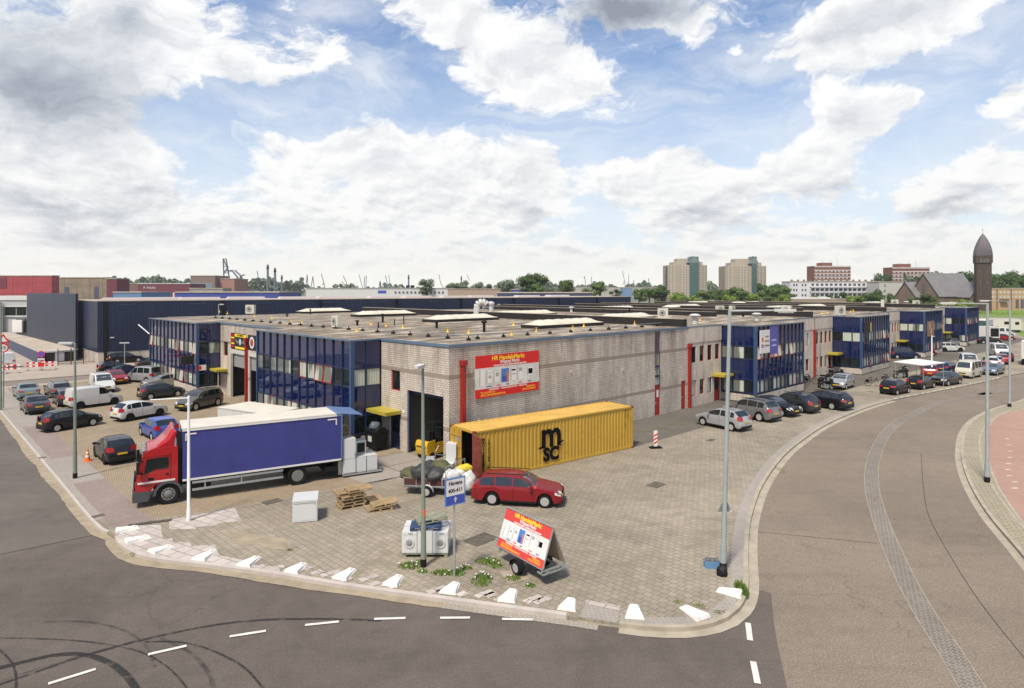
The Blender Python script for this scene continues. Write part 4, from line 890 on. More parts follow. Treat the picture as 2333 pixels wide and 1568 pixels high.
def make_car(style, nm='parked_car'):
    q = STY[style]; L, W, Ht = q['L'], q['W'], q['H']; X = lambda s: L / 2 - s
    hood, belt, r = q['hood'], q['belt'], q['r']; cab = q['xa'] < .5
    nose = .70 if not cab else 1.0
    tab = [(X(0), nose - .12), (X(.06), nose), (X(.22), nose + (.10 if not cab else .12)), (X(q['xa'] - .02), hood), (X(q['xa']), hood + .01), (X((q['xa'] + q['xb']) / 2), (hood + Ht) / 2 + .06), (X(q['xb']), Ht - .05), (X(q['xb'] + .35), Ht), (X((q['xb'] + q['xc']) / 2), Ht + .015), (X(q['xc']), Ht - .05), (X((q['xc'] + q['xd']) / 2), lerp(Ht - .05, q['zd'], .45)), (X(q['xd']), q['zd']), (X(L - .08), q['zd'] - (.10 if L - q['xd'] > .5 else .18)), (X(L), q['zd'] - .40)]
    if cab: tab = [(X(0), .75), (X(.05), 1.0), (X(.28), hood), (X(.30), hood + .01), (X(.58), (hood + Ht) / 2 - .1), (X(.85), Ht - .14), (X(1.2), Ht - .02), (X(2.2), Ht), (X(4.2), Ht - .05), (X(4.35), 1.6), (X(4.42), q['zd']), (X(4.46), .95), (X(4.5), .7)]
    xf, xr = X(q['f']), X(q['b']); Rr = r + .07
    xs = {X(0), X(.03), X(.08), X(.2), X(.4), X(L - .03), X(L), X(L - .08), X(L - .2)}
    for s in (q['xa'], q['xb'], q['xc'], q['xd'], q['xb'] + .35, (q['xa'] + q['xb']) / 2, (q['xc'] + q['xd']) / 2): xs.add(X(s))
    for k in range(1, int(L / .3)): xs.add(X(k * .3))
    for c_ in (xf, xr):
        for i in range(9): xs.add(c_ + Rr * math.cos(math.pi * i / 8) * .999)
    xs = sorted(xs, reverse=True); xs2 = [xs[0]]
    for x in xs[1:]:
        if xs2[-1] - x > .012: xs2.append(x)
    xs = xs2
    def sec(x):
        e = max(0, abs(x) - (L / 2 - .55)) / .55; w_ = W / 2 * (1 - .16 * e ** 2.2); zt = interp(tab, x)
        zb = .22 + .10 * e ** 3; ar = 0
        for c_ in (xf, xr):
            if abs(x - c_) < Rr: ar = max(ar, r + math.sqrt(max(0, Rr * Rr - (x - c_) ** 2)))
        zb = max(zb, ar); bl = min(belt + .04 * (X(0) - x) / L, zt - .03); k = max(0, min(1, (zt - bl) / (Ht - belt)))
        wr = w_ * lerp(.93, .75 if Ht < 1.7 else .84, k); bl = max(bl, zb + .08) if bl < zb + .08 else bl
        zt = max(zt, bl + .03)
        z1 = zb + .05; z2 = max(lerp(zb, bl, .55), zb + .06)
        return [(w_ * .96, zb), (w_ * .995, z1), (w_ * 1.0, z2), (w_ * .975, bl), (wr, lerp(bl, zt, .88)), (wr * .88, lerp(bl, zt, .985)), (0, zt + .015)]
    mb = MB(); n = 7; ids = []
    for x in xs:
        s_ = sec(x); row = [mb.pt(x, y, z) for y, z in s_] + [mb.pt(x, -y, z) for y, z in s_[-2::-1]]; ids.append(row)
    for a, b in zip(ids[:-1], ids[1:]):
        for j in range(len(a) - 1): mb.idx((a[j], a[j+1], b[j+1], b[j]), 0)
    mb.idx(ids[0], 0); mb.idx(ids[-1], 0)
    mb.box(-L/2 + .12, L/2 - .12, -W/2 + .22, W/2 - .22, .2, .62, 1)
    for c_ in (xf, xr): mb.box(c_ - Rr, c_ + Rr, -W/2 + .12, W/2 - .12, .35, min(belt - .08, .85), 1, skip='b')
    for sy in (1, -1):
        for xx in [X(a_ - .06) for a_, b_ in q['win'][:2]] + [X(q['win'][min(1, len(q['win']) - 1)][1] + .05)]:
            s0, s1 = sec(xx), sec(xx + .018)
            for k in (1, 2): mb.face([(xx, sy * (s0[k][0] + .004), s0[k][1] + .02), (xx + .018, sy * (s1[k][0] + .004), s1[k][1] + .02), (xx + .018, sy * (s1[k+1][0] + .004), s1[k+1][1]), (xx, sy * (s0[k+1][0] + .004), s0[k+1][1])], 1)
    t = thing(nm, '', 'car'); body = mb.build('body', [M_silver, M_blk], t, smooth=28)
    # dark lower trim
    for sx, x0 in ((1, L/2), (-1, -L/2)):
        mb = MB(); mb.box(min(x0 - sx * .10, x0 + sx * .02), max(x0 - sx * .10, x0 + sx * .02), -W/2 + .2, W/2 - .2, .24, .40); mb.build('bumper_trim', M_blk, t)
    for sy in (1, -1): mb = MB(); mb.box(xr + Rr + .02, xf - Rr - .02, *sorted((sy * (W/2 - .05), sy * (W/2 + .012))), .20, .29); mb.build('side_sill', M_blk, t)
    def top(x, f, off=.012):
        s_ = sec(x); dz = (interp(tab, x + .01) - interp(tab, x - .01)) / .02; nn = Vector((-dz, 1)).normalized()
        y = s_[5][0] * f; z = lerp(s_[6][1], s_[5][1], abs(f) ** 2)
        return (x + nn.x * off, y, z + nn.y * off)
    for nm_, xa_, xb_ in (('windscreen', q['xa'], q['xb']),) + ((('rear_window', q['xd'], q['xc']),) if q.get('rear', True) or 1 else ()):
        mb = MB(); x0, x1 = X(lerp(xa_, xb_, .10)), X(lerp(xa_, xb_, .93)); rows = []
        if nm_ == 'rear_window' and not q.get('rear', True): continue
        for i in range(4):
            x = lerp(x0, x1, i / 3); rows.append([mb.pt(*top(x, f)) for f in (-.97, -.6, 0, .6, .97)])
        for a, b in zip(rows[:-1], rows[1:]):
            for j in range(4): mb.idx((a[j], a[j+1], b[j+1], b[j]))
        mb.build(nm_, M_carglassl if nm_ == 'windscreen' else M_carglass, t, smooth=40)
    for sy in (1, -1):
        for (a, b) in q['win']:
            mb = MB(); rows = []
            for i in range(5):
                x = X(lerp(a, b, i / 4)); s_ = sec(x); rows.append([mb.pt(x, sy * (lerp(s_[3][0], s_[4][0], u_) + .010), lerp(s_[3][1], s_[4][1], u_)) for u_ in (.10, .97)])
            for a_, b_ in zip(rows[:-1], rows[1:]): mb.idx((a_[0], a_[1], b_[1], b_[0]))
            mb.build('side_window', M_carglass, t)
        mb = MB(); zh = .66 if not cab else .82; hz_ = .14
        y1 = sec(X(.10))[2][0]; ym = W * .26
        mb.face([(X(-.012), sy * ym, zh - hz_/2), (X(.06), sy * (y1 - .02), zh - hz_/2), (X(.10), sy * (y1 - .04), zh + hz_/2 + .02), (X(.045), sy * (ym + .02), zh + hz_/2)])
        mb.face([(X(.06), sy * (y1 - .02), zh - hz_/2), (X(.34), sy * (sec(X(.34))[2][0] + .012), zh), (X(.38), sy * (sec(X(.38))[2][0] + .008), zh + hz_/2 + .05), (X(.10), sy * (y1 - .04), zh + hz_/2 + .02)])
        mb.face([(X(.045), sy * (ym + .02), zh + hz_/2), (X(.10), sy * (y1 - .04), zh + hz_/2 + .02), (X(.24), sy * (y1 - .10), zh + hz_/2 + .075), (X(.16), sy * (ym + .08), zh + hz_/2 + .07)])
        mb.build('headlight', M_head, t)
        mb = MB(); xe = L - .02; tall = Ht > 1.6 or style == 'hatch'; z0 = (.78 if not tall else .80); z1 = z0 + (.16 if not tall else .30); yb = sec(X(L - .06))[2][0]
        mb.face([(X(L + .014), sy * (yb - .34), z0), (X(L - .03), sy * (yb + .0), z0), (X(L - .07), sy * (yb - .02), z1), (X(L - .03), sy * (yb - .26), z1)])
        y2 = sec(X(L - .26))[2][0] + .012
        mb.face([(X(L - .03), sy * yb, z0), (X(L - .24), sy * y2, z0 + .05), (X(L - .24), sy * (y2 - .02), z1), (X(L - .07), sy * (yb - .02), z1)])
        mb.build('tail_light', M_tail, t)
        mb = MB(); mb.ob((X(q['xa'] + .28), sy * (W/2 + .09), belt + .06), (.14, .20, .13), sy * .2); mb.build('mirror', M_blk, t)
        for c_ in (xf, xr):
            yo = sy * (W / 2 - .005); yi = sy * (W / 2 - .21)
            mb = MB(); mb.lathe([(r * .64, yi), (r * .94, yi), (r, lerp(yi, yo, .2)), (r, lerp(yi, yo, .85)), (r * .93, yo), (r * .64, yo - sy * .012)], (c_, 0, r), 18, axis='y')
            wl = mb.build('wheel', M_rub, t, smooth=40)
            mb = MB(); mb.lathe([(r * .66, yo - sy * .03), (.06, yo - sy * .045), (.001, yo - sy * .045)], (c_, 0, r), 18, mi=1, axis='y')
            mb.lathe([(r * .68, yo - sy * .010), (r * .60, yo - sy * .022), (r * .57, yo - sy * .045)], (c_, 0, r), 18, mi=0, axis='y')
            mb.lathe([(.07, yo - sy * .04), (.06, yo - sy * .022), (.001, yo - sy * .02)], (c_, 0, r), 10, mi=0, axis='y')
            for i in range(5):
                a_ = 2 * math.pi * i / 5; mb.ob((c_ + r * .34 * math.cos(a_), yo - sy * .032, r + r * .34 * math.sin(a_)), (r * .56, .022, .085), 0, 0, 0, -a_)
            mb.build('rim', [M_silver, M_blk], wl, smooth=30)
    for x_, nm_ in ((X(-.022), 0), (X(L + .022), 1)):
        mb = MB(); mb.box(x_ - .008, x_ + .008, -.26, .26, .45 if not nm_ else .62, .56 if not nm_ else .73); mb.build('number_plate', M_plate, t)
    mb = MB(); mb.box(X(.02), X(-.014), -.36, .36, .60 - .02, .70); mb.build('grille', M_blk, t)
    return t
car_id = 0; _used = {}
def car(style, pm, front, side, rear, label, extra='', scale=1.0, head=None, ctr=None, plate=None):
    """front / rear: where the two visible wheels meet the ground (picture positions); or ctr + head"""
    q = STY[style]; W = q['W'] * scale
    if ctr is not None: c = G(*ctr) if not isinstance(ctr, Vector) else ctr; a = head
    else:
        f = G(*front); b = G(*rear); dd = (f - b).normalized(); nrm = Vector((-dd.y, dd.x)); m = (f + b) / 2
        off = ((q['f'] + q['b']) / 2 - q['L'] / 2)
        c = m + dd * off + (nrm * (-W / 2) if side == 'L' else nrm * (W / 2)); a = math.atan2(dd.y, dd.x)
    if style not in proto: proto[style] = make_car(style, {'van': 'delivery_van', 'bigvan': 'delivery_van', 'camper': 'camper_van', 'kangoo': 'delivery_van'}.get(style, 'parked_car')); t = proto[style]; fill_kids(t); t.location = (c.x, c.y, .006); t.rotation_euler = (0, 0, a)
    else: t = copy_tree(proto[style], (c.x, c.y, .006), a)
    t['label'] = label; t['group'] = 'vehicles parked round the business units'; t['category'] = 'van' if 'van' in style or style in ('kangoo', 'camper') else 'car'
    t.scale = (scale,) * 3
    for o in [k for k in bpy.data.objects if k.parent == t]:
        if o.name.startswith('body'): o.material_slots[0].link = 'OBJECT'; o.material_slots[0].material = pm
        if o.name.startswith('mirror') and 'b' not in extra: o.material_slots[0].link = 'OBJECT'; o.material_slots[0].material = pm
        if o.name.startswith('wheel'):
            for k in bpy.data.objects:
                if k.parent == o: k.material_slots[0].link = 'OBJECT'; k.material_slots[0].material = M_blk if 'r' in extra else M_silver
    if 'k' in extra:
        mb = MB()
        for sy in (1, -1): mb.tube((-q['L']*.36, sy*W*.33, q['H']+.05), (q['L']*.12, sy*W*.33, q['H']+.05), .022, n=5)
        mb.build('roof_rail', M_blk, t)
    return t
pw_ = paint('white', (.56,.56,.55)); pb_ = paint('black', (.010,.010,.013)); pch = paint('charcoal', (.035,.040,.050), .4); pgr = paint('warm_grey', (.13,.125,.11), .45)
psl = paint('silver', (.42,.43,.44), .5); pblu = paint('blue', (.05,.10,.38), .3); pred = paint('red', (.30,.012,.02), .3); pdr = paint('dark_red', (.22,.010,.016), .25)
pteal = paint('grey_green', (.20,.26,.26), .4); pdg = paint('dark_grey', (.05,.052,.055), .4); pnavy = paint('navy', (.015,.025,.075), .3); pgold = paint('champagne', (.30,.29,.26), .45)
pcream = paint('cream', (.52,.49,.41)); pbg = paint('blue_grey', (.13,.18,.24), .4); pgy = paint('mid_grey', (.20,.20,.20), .5)
hL = math.atan2(DL.y, DL.x); hR = ANG
lot = [
 ('hatch', pb_, (215.5,970.5), 'R', (127.5,985.5), 'black three-door hatchback with silver wheels, side on at the left edge of the lot', ''),
 ('hatch', pw_, (372.5,947), 'R', (289,962), 'white hatchback with a red tail light, behind the blue hatchback', 'r'),
 ('van', pw_, (265,921.8), 'R', (180,933), 'white panel van seen side on in the left lot', 'r'),
 ('hatch', pch, (410,903.5), 'R', (338.8,912), 'charcoal hatchback in front of the far blue glass bay', ''),
 ('boxy', pgr, (436,939), 'L', (507.5,922.5), 'boxy warm grey car with black rear windows', ''),
]
for s_, pm, f_, sd_, r_, lb, ex in lot: car(s_, pm, f_, sd_, r_, lb, ex)
car('hatch', pb_, (214,1041), 'L', (236,1060), 'black hatchback with yellow plate beside the orange cone', 'r', head=None)
car('hatch', pblu, (322,994), 'L', (341,1004), 'blue hatchback seen from behind above the red truck cab', '')
def carc(style, pm, px, py, hd, lb, ex='', sc=1.0): return car(style, pm, None, None, None, lb, ex, sc, head=hd, ctr=(px, py))
carc('sedan', pdg, 80, 937, hL, 'dark grey sedan with a yellow plate, front of the two at the lot edge')
carc('sedan', pteal, 60, 905, hL, 'pale grey-green sedan at the far left of the lot')
carc('wagon', pgy, 132, 902, hL, 'grey estate car with dark rear window between the sedans and the vans', 'k')
carc('hatch', pdg, 150, 921, hL, 'dark hatchback half hidden behind the white panel van', '')
carc('van', pw_, 232, 891, hL + math.pi, 'white van facing the camera in the left lot', '')
carc('hatch', pred, 264, 873, hL + math.pi, 'bright red hatchback behind the white vans', '')
carc('wagon', pb_, 286, 826, hR, 'black estate car parked farthest back along the cross street', 'k')
carc('hatch', pb_, 263, 849, hR, 'black hatchback with red tail light in the back row', '')
carc('sedan', pnavy, 290, 857, hR, 'dark blue sedan in the back row behind the red hatchback', '')
carc('sedan', pdg, 352, 838, hR, 'dark car beside the foot of the far blue glass bay', '')
carc('kangoo', psl, 326, 870, hL + .5, 'silver high-roofed car with tall side windows', '')
carc('wagon', pgold, 378, 882, hR + math.pi, 'champagne estate car beside the blue glass bay plinth', '')
# red estate with trailer, right side
wag = car('wagon', pdr, (1242.5,1159), 'R', (1119,1152.5), 'dark red estate car with roof rails beside the yellow container', 'k', .97)
row = [('hatch', psl, (1599,969.5), 'L', (1666,983.5), 'silver hatchback, nearest of the row of five by the tall lamp', '')]
for s_, pm, f_, sd_, r_, lb, ex in row: r1 = car(s_, pm, f_, sd_, r_, lb, ex, 1.03)
h1 = r1.rotation_euler.z
def carw(style, pm, px, py, hd, lb, ex='', sc=1.0): return carc(style, pm, px, py, hd, lb, ex, sc)
carw('suv', pgy, 1712, 952, h1 - .02, 'grey off-road car with dark windows, second in the row of five', 'k')
carw('sedan', pb_, 1759, 941, h1 + math.pi - .02, 'black saloon facing the road in the middle of the row of five', '')
carw('suv', pch, 1806, 934, h1 - .03, 'black off-road car with silver roof rails, fourth in the row of five', 'k', .96)
carw('wagon', pb_, 1877, 927, h1 - .05, 'black estate with silver window line at the right end of the row of five', 'k', 1.02)
car('hatch', psl, (1928.8,888.6), 'L', (1946.3,882.5), 'silver hatchback facing the camera beside the motorcycles', '', 1.02)
car('mini', pb_, (2070,896.5), 'R', (2046.3,901), 'small black hatchback seen from behind at the kerb, left end of the bay row', '', 1.0)
car('hatch', pb_, (2130,884), 'R', (2105,889), 'black hatchback with round tail lights, second in the kerbside bays', '', .95)
car('sedan', pdg, (2163,880), 'L', (2186,876), 'dark grey car facing left in front of the cream camper van', '', 1.0)
car('camper', pcream, (2217,863), 'L', (2236,858.5), 'cream camper van with a black grille in the kerbside bays', 'b', .95)
car('sedan', pbg, (2269.8,857), 'L', (2290,851.5), 'blue-grey saloon beside the cream camper van', '', .95)
carc('suv', pdr, 2117, 858, hR + .25, 'dark red car under the edge of the white awning', 'k', .95)
carc('wagon', pnavy, 2158, 848, hR - .1, 'dark blue car behind the dark red one', '', .95)
carc('bigvan', pw_, 2205, 838, hR + math.pi + .35, 'long white van with one black side window', '', .95)
carc('kangoo', pnavy, 2060, 817, -.12, 'dark blue people carrier by the fourth glass bay', '', 1.0)
carc('hatch', pred, 2100, 810, -.12, 'red hatchback behind the dark blue people carrier', '', 1.0)
carc('suv', pw_, 2163, 801, -.10, 'white hatchback, nearest of the row along the far bays', 'r', .95)
for i, (px, py, pm, lb) in enumerate(((2152,794,pb_,'black car, second along the far bays'),(2178,788,pgy,'grey car, third along the far bays'),(2166,784,pch,'charcoal car in the far bay row, before the red one'),(2172,780,pred,'red car in the far bay row'),(2190,777,psl,'silver car in the far bay row, beyond the red one'),(2196,772,pw_,'white car farthest along the far bays'))):
    carc(['hatch', 'sedan', 'wagon'][i % 3], pm, px, py, -.10, lb, '', .97)
carc('sedan', pb_, 2250, 783, -.08, 'black saloon beside the white box trailer', '', 1.0)
carc('sedan', pdr, 2283, 776, -.08, 'maroon saloon beyond the white box trailer', '', 1.0)
carc('bigvan', pw_, 2278, 768, -.08, 'white van in front of the motorhome', '', 1.05)
for i, (px, py, pm, lb) in enumerate(((2243,846,pred,'red car in the back row right of the camper van'),(2256,838,pw_,'white car in the back row right of the camper van'),(2268,833,psl,'silver car in the back row near the box lorry'),(2279,828,pdr,'maroon car beside the box lorry'),(2291,822,pnavy,'navy car beside the box lorry'))):
    carc(['hatch', 'suv', 'hatch', 'wagon', 'hatch'][i], pm, px, py, hR + .28, lb, '', .95)
carc('bigvan', pw_, 2275, 812, math.pi + hR + .4, 'white van behind the back row, near the box lorry', '', 1.0)
carc('hatch', pw_, 40, 773, hL + .3, 'white hatchback on the raised yard at the far left', '', 1.0).location.z = 1.66
carc('sedan', pb_, 22, 757, 1.2, 'black car on the raised yard by the white building', '', 1.0).location.z = 1.66
carc('bigvan', pw_, 6, 836, hL + .1, 'white van at the left edge behind the barrier boards', '', 1.0)
if False: pass
# ---------------------------------------------------------------- blue and red truck
fw = G(383.4, 1150); rw_ = G(678.4, 1106); dd = (rw_ - fw).normalized(); nn = Vector((-dd.y, dd.x)); wb = (rw_ - fw).length
t = thing('box_truck', 'truck with red cab and long blue curtain side box', 'truck', (fw.x, fw.y, 0), math.atan2(dd.y, dd.x))
# local frame: x back along the truck from the front axle, y away from the visible side
def prof(mb, pts, y0, y1, mi=0):
    b = len(mb.v); n = len(pts)
    for y in (y0, y1): mb.v += [(p[0], y, p[1]) for p in pts]
    for i in range(n): mb.idx((b+i, b+(i+1)%n, b+n+(i+1)%n, b+n+i), mi)
    mb.idx([b+i for i in range(n)], mi); mb.idx([b+n+i for i in reversed(range(n))], mi)
TB0, TB1, TZ0, TZ1 = .62, wb + 2.35, 1.06, 3.58
M_tarp, nb_, p_ = newmat('blue_tarpaulin'); v_ = coords(nb_)
c_ = nb_.ramp(nb_.noise(v_, .9, 6, .6), [(.3, (.028, .032, .165)), (.7, (.040, .046, .22))])
c_ = nb_.mix(nb_.m('MULTIPLY', nb_.sm(nb_.noise(nb_.n('ShaderNodeMapping', {'Vector': v_, 'Rotation': (0, .25, 0), 'Scale': (.5, 1, 5)}).outputs[0], 1.4, 7, .7, .5), .62, .76), .35), c_, (.16, .17, .33, 1))
b_ = nb_.n('ShaderNodeBump', {'Strength': .35, 'Distance': .06, 'Height': nb_.noise(nb_.n('ShaderNodeMapping', {'Vector': v_, 'Scale': (1, 1, .35)}).outputs[0], 1.3, 3, .5)})
pset(nb_, p_, Base_Color=c_, Roughness=.42, Normal=b_.outputs[0]); M_cab = paint('truck_red', (.38,.010,.014), .1)
M_roofw = mat('translucent_roof_sheet', (.56,.52,.45), .6, var=.12, vscale=.8)
mb = MB(); mb.box(TB0, TB1, .03, 2.52, TZ0 + .04, TZ1 - .03); mb.build('cargo_box', M_tarp, t)
mb = MB(); mb.box(TB0 - .02, TB1 - .25, .08, 2.47, TZ1 - .03, TZ1 + .05); mb.build('box_roof', M_roofw, t)
mb = MB(); mb.box(TB1 - .25, TB1 + .02, -.02, 2.57, TZ1 - .06, TZ1 + .06); mb.box(TB1 - .02, TB1 + .06, -.02, .10, TZ0, TZ1); mb.box(TB1 - .02, TB1 + .06, 2.45, 2.57, TZ0, TZ1)
mb.face([(TB1, -.02, TZ1 + .05), (TB1, 2.57, TZ1 + .05), (TB1 + 1.15, 2.57, TZ1 - .12), (TB1 + 1.15, -.02, TZ1 - .12)]); mb.box(TB1 + 1.1, TB1 + 1.17, -.02, 2.57, TZ1 - .17, TZ1 - .10)
mb.build('rear_frame', mat('truck_frame_blue', (.10,.16,.30), .5), t)
mb = MB(); mb.box(TB0, TB1, -.01, .025, TZ0 - .02, TZ0 + .07); mb.box(TB0, TB1, -.005, .025, TZ1 - .08, TZ1 - .02)
for x0, sx in ((TB0 + .12, 1), (TB1 - .25, -1)):
    mb.box(min(x0, x0 + sx*.5), max(x0, x0 + sx*.5), -.002, .026, TZ1 - .26, TZ1 - .20); mb.box(min(x0, x0 + sx*.06), max(x0, x0 + sx*.06), -.003, .027, TZ1 - .55, TZ1 - .26)
mb.build('white_edging', M_white, t)
mb = MB(); mb.box(TB0, TB1, .1, 2.45, TZ0 - .1, TZ0 + .02); mb.box(-.9, TB1, .75, .9, .68, .95); mb.box(-.9, TB1, 1.65, 1.8, .68, .95)
for i in range(14): mb.box(TB0 + .3 + i * .55, TB0 + .36 + i * .55, .06, .2, TZ0 - .22, TZ0 - .1)
mb.box(1.0, 1.9, .15, .75, .45, .95); mb.box(2.2, 3.0, 1.75, 2.35, .4, .95); mb.box(TB1 - .9, TB1 - .2, .1, 2.4, .45, .75); mb.build('chassis', M_blk, t)
mb = MB()
for z in (.50, .86): mb.box(1.05, wb - .75, .02, .06, z, z + .11)
mb.box(1.6, 1.66, .06, .2, .5, 1.0); mb.box(3.3, 3.36, .06, .2, .5, 1.0); mb.build('side_guard', M_alu, t)
# cab
cabp = [(-1.36, .55), (-1.42, 1.1), (-1.30, 1.55), (-1.12, 2.35), (-.98, 2.66), (-.7, 2.78), (.42, 2.80), (.42, 1.02), (-.55, 1.02), (-.72, .8), (-.8, .5), (-1.3, .42)]
mb = MB(); prof(mb, cabp, .06, 2.44); cabo = mb.build('cab', M_cab, t, smooth=25)
mb = MB(); b = [(-.86, 2.72), (-.52, 2.86), (-.10, 3.22), (.16, 3.62), (.24, 3.64), (.26, 2.80), (-.7, 2.76)]
v0 = len(mb.v)
for y, s_ in ((.12, 1.0), (.30, 1.0), (2.20, 1.0), (2.38, 1.0)):
    for p in b: mb.pt(p[0] + (.12 if y in (.12, 2.38) and p[1] > 2.8 and p[0] < .3 else 0), y, p[1] - (.12 if y in (.12, 2.38) and p[1] > 2.9 else 0))
n = len(b)
for k in range(3):
    for i in range(n): mb.idx((v0+k*n+i, v0+k*n+(i+1)%n, v0+(k+1)*n+(i+1)%n, v0+(k+1)*n+i))
mb.idx([v0+i for i in range(n)]); mb.idx([v0+3*n+i for i in range(n)]); mb.build('wind_deflector', M_cab, t, smooth=30)
mb = MB(); mb.face([(.36, .14, 2.7), (.60, .10, 2.6), (.60, .10, 3.45), (.36, .14, 3.6)]); mb.box(.44, .58, .2, 2.3, 1.0, 2.7); mb.build('side_flap', M_blk, t)
mb = MB(); mb.box(-.55, .02, .045, .065, 1.78, 2.34); mb.face([(-1.02, .05, 1.58), (-.55, .045, 1.78), (-.55, .045, 2.34), (-.92, .05, 2.32)]); mb.build('side_window', M_glass, t)
mb = MB(); mb.box(-1.30, .30, .03, .07, 1.15, 1.23); mb.build('white_stripe', M_white, t)
mb = MB(); mb.face([(-1.315, .2, 1.62), (-1.315, 2.3, 1.62), (-1.14, 2.3, 2.32), (-1.14, .2, 2.32)]); mb.build('windscreen', M_glass, t)
mb = MB(); 
for i in range(5): mb.box(-1.455 + i*.0, -1.38, .5, 2.0, .80 + i * .13, .86 + i * .13)
mb.build('grille', M_blk, t)
mb = MB(); mb.box(-1.52, -.78, .02, 2.48, .38, .78); mb.box(-1.50, -.85, .0, .05, .30, .5); mb.build('bumper', mat('dark_grey_plastic', (.06,.065,.075), .5), t)
for y in (.10, 2.10):
    mb = MB(); mb.box(-1.54, -1.3, y, y + .3, .52, .70); mb.build('headlight', M_head, t)
mb = MB(); mb.ob((-1.28, -.16, 1.98), (.14, .2, .55)); mb.ob((-1.28, 2.66, 1.98), (.14, .2, .55)); mb.tube((-1.05, .1, 2.28), (-1.25, -.16, 2.2), .03); mb.tube((-1.05, .1, 1.6), (-1.25, -.16, 1.75), .03); mb.build('mirror', M_blk, t)
mb = MB(); mb.box(-.85, -.62, .04, .062, 1.28, 1.40); mb.build('step_box', M_blk, t)
mb = MB(); mb.box(.10, .125, .052, .058, 1.05, 2.62); mb.box(-1.14, -1.12, .052, .058, 1.05, 1.6); mb.box(-1.14, .12, .052, .058, 2.40, 2.42); mb.box(-1.14, .12, .052, .058, 1.03, 1.05); mb.build('door_seam', M_blk, t)
mb = MB(); mb.box(-.12, .02, .03, .055, 1.48, 1.54); mb.build('door_handle', M_blk, t)
for i in range(6):
    mb = MB(); mb.lathe([(.12, 0), (.12, .07), (.001, .10)], (-1.02 + .0, .35 + i * .36, 2.62 + .04), 10); mb.tube((-1.0, .35 + i*.36, 2.5), (-1.02, .35 + i*.36, 2.66), .025)
    mb.build('spotlight', M_appd, t)
mb = MB(); mb.tube((-1.1, .2, 2.58), (-1.1, 2.3, 2.58), .035); mb.tube((-1.5, .2, .95), (-1.5, 2.3, .95), .04); mb.build('light_bar', M_alu, t)
mb = MB()
for i in range(9):
    a0 = math.pi * i / 8; a1 = math.pi * (i + 1) / 8
    if i < 8: mb.face([(-math.cos(a0) * .66, .0, .5 + .66 * math.sin(a0)), (-math.cos(a1) * .66, .0, .5 + .66 * math.sin(a1)), (-math.cos(a1) * .66, .55, .5 + .66 * math.sin(a1)), (-math.cos(a0) * .66, .55, .5 + .66 * math.sin(a0))])
    if i < 8: mb.face([(-math.cos(a0) * .66, .0, .5 + .66 * math.sin(a0)), (-math.cos(a1) * .66, .0, .5 + .66 * math.sin(a1)), (-math.cos(a1) * .54, .0, .5 + .54 * math.sin(a1)), (-math.cos(a0) * .54, .0, .5 + .54 * math.sin(a0))])
mb.build('wheel_arch', MC['dark_grey_plastic'], t, smooth=40)
for x, dual in ((0, 0), (wb, 1)):
    for y0, y1 in ((.02, .32 + .28 * dual), (2.2 - .28 * dual, 2.5)):
        mb = MB(); mb.lathe([(.30, y0 + .05), (.46, y0), (.51, y0 + .05), (.51, y1 - .05), (.46, y1), (.30, y1 - .05)], (x, 0, .51), 24, axis='y'); wl = mb.build('wheel', M_rub, t, smooth=40)
        mb = MB(); yy = y0 if y0 < 1 else y1; sg = 1 if y0 < 1 else -1
        mb.lathe([(.31, yy + sg * .03), (.28, yy + sg * (.06 if not dual else .14)), (.17, yy + sg * (.02 if not dual else .16)), (.09, yy + sg * (-.02 if not dual else .06)), (.001, yy + sg * (-.02 if not dual else .06))], (x, 0, .51), 20, axis='y')
        for i in range(10): a_ = i * math.pi / 5; mb.ob((x + .22 * math.cos(a_), yy + sg * (.03 if not dual else .14), .51 + .22 * math.sin(a_)), (.06, .03, .06), mi=1)
        mb.build('rim', [M_steel, M_blk], wl, smooth=30)
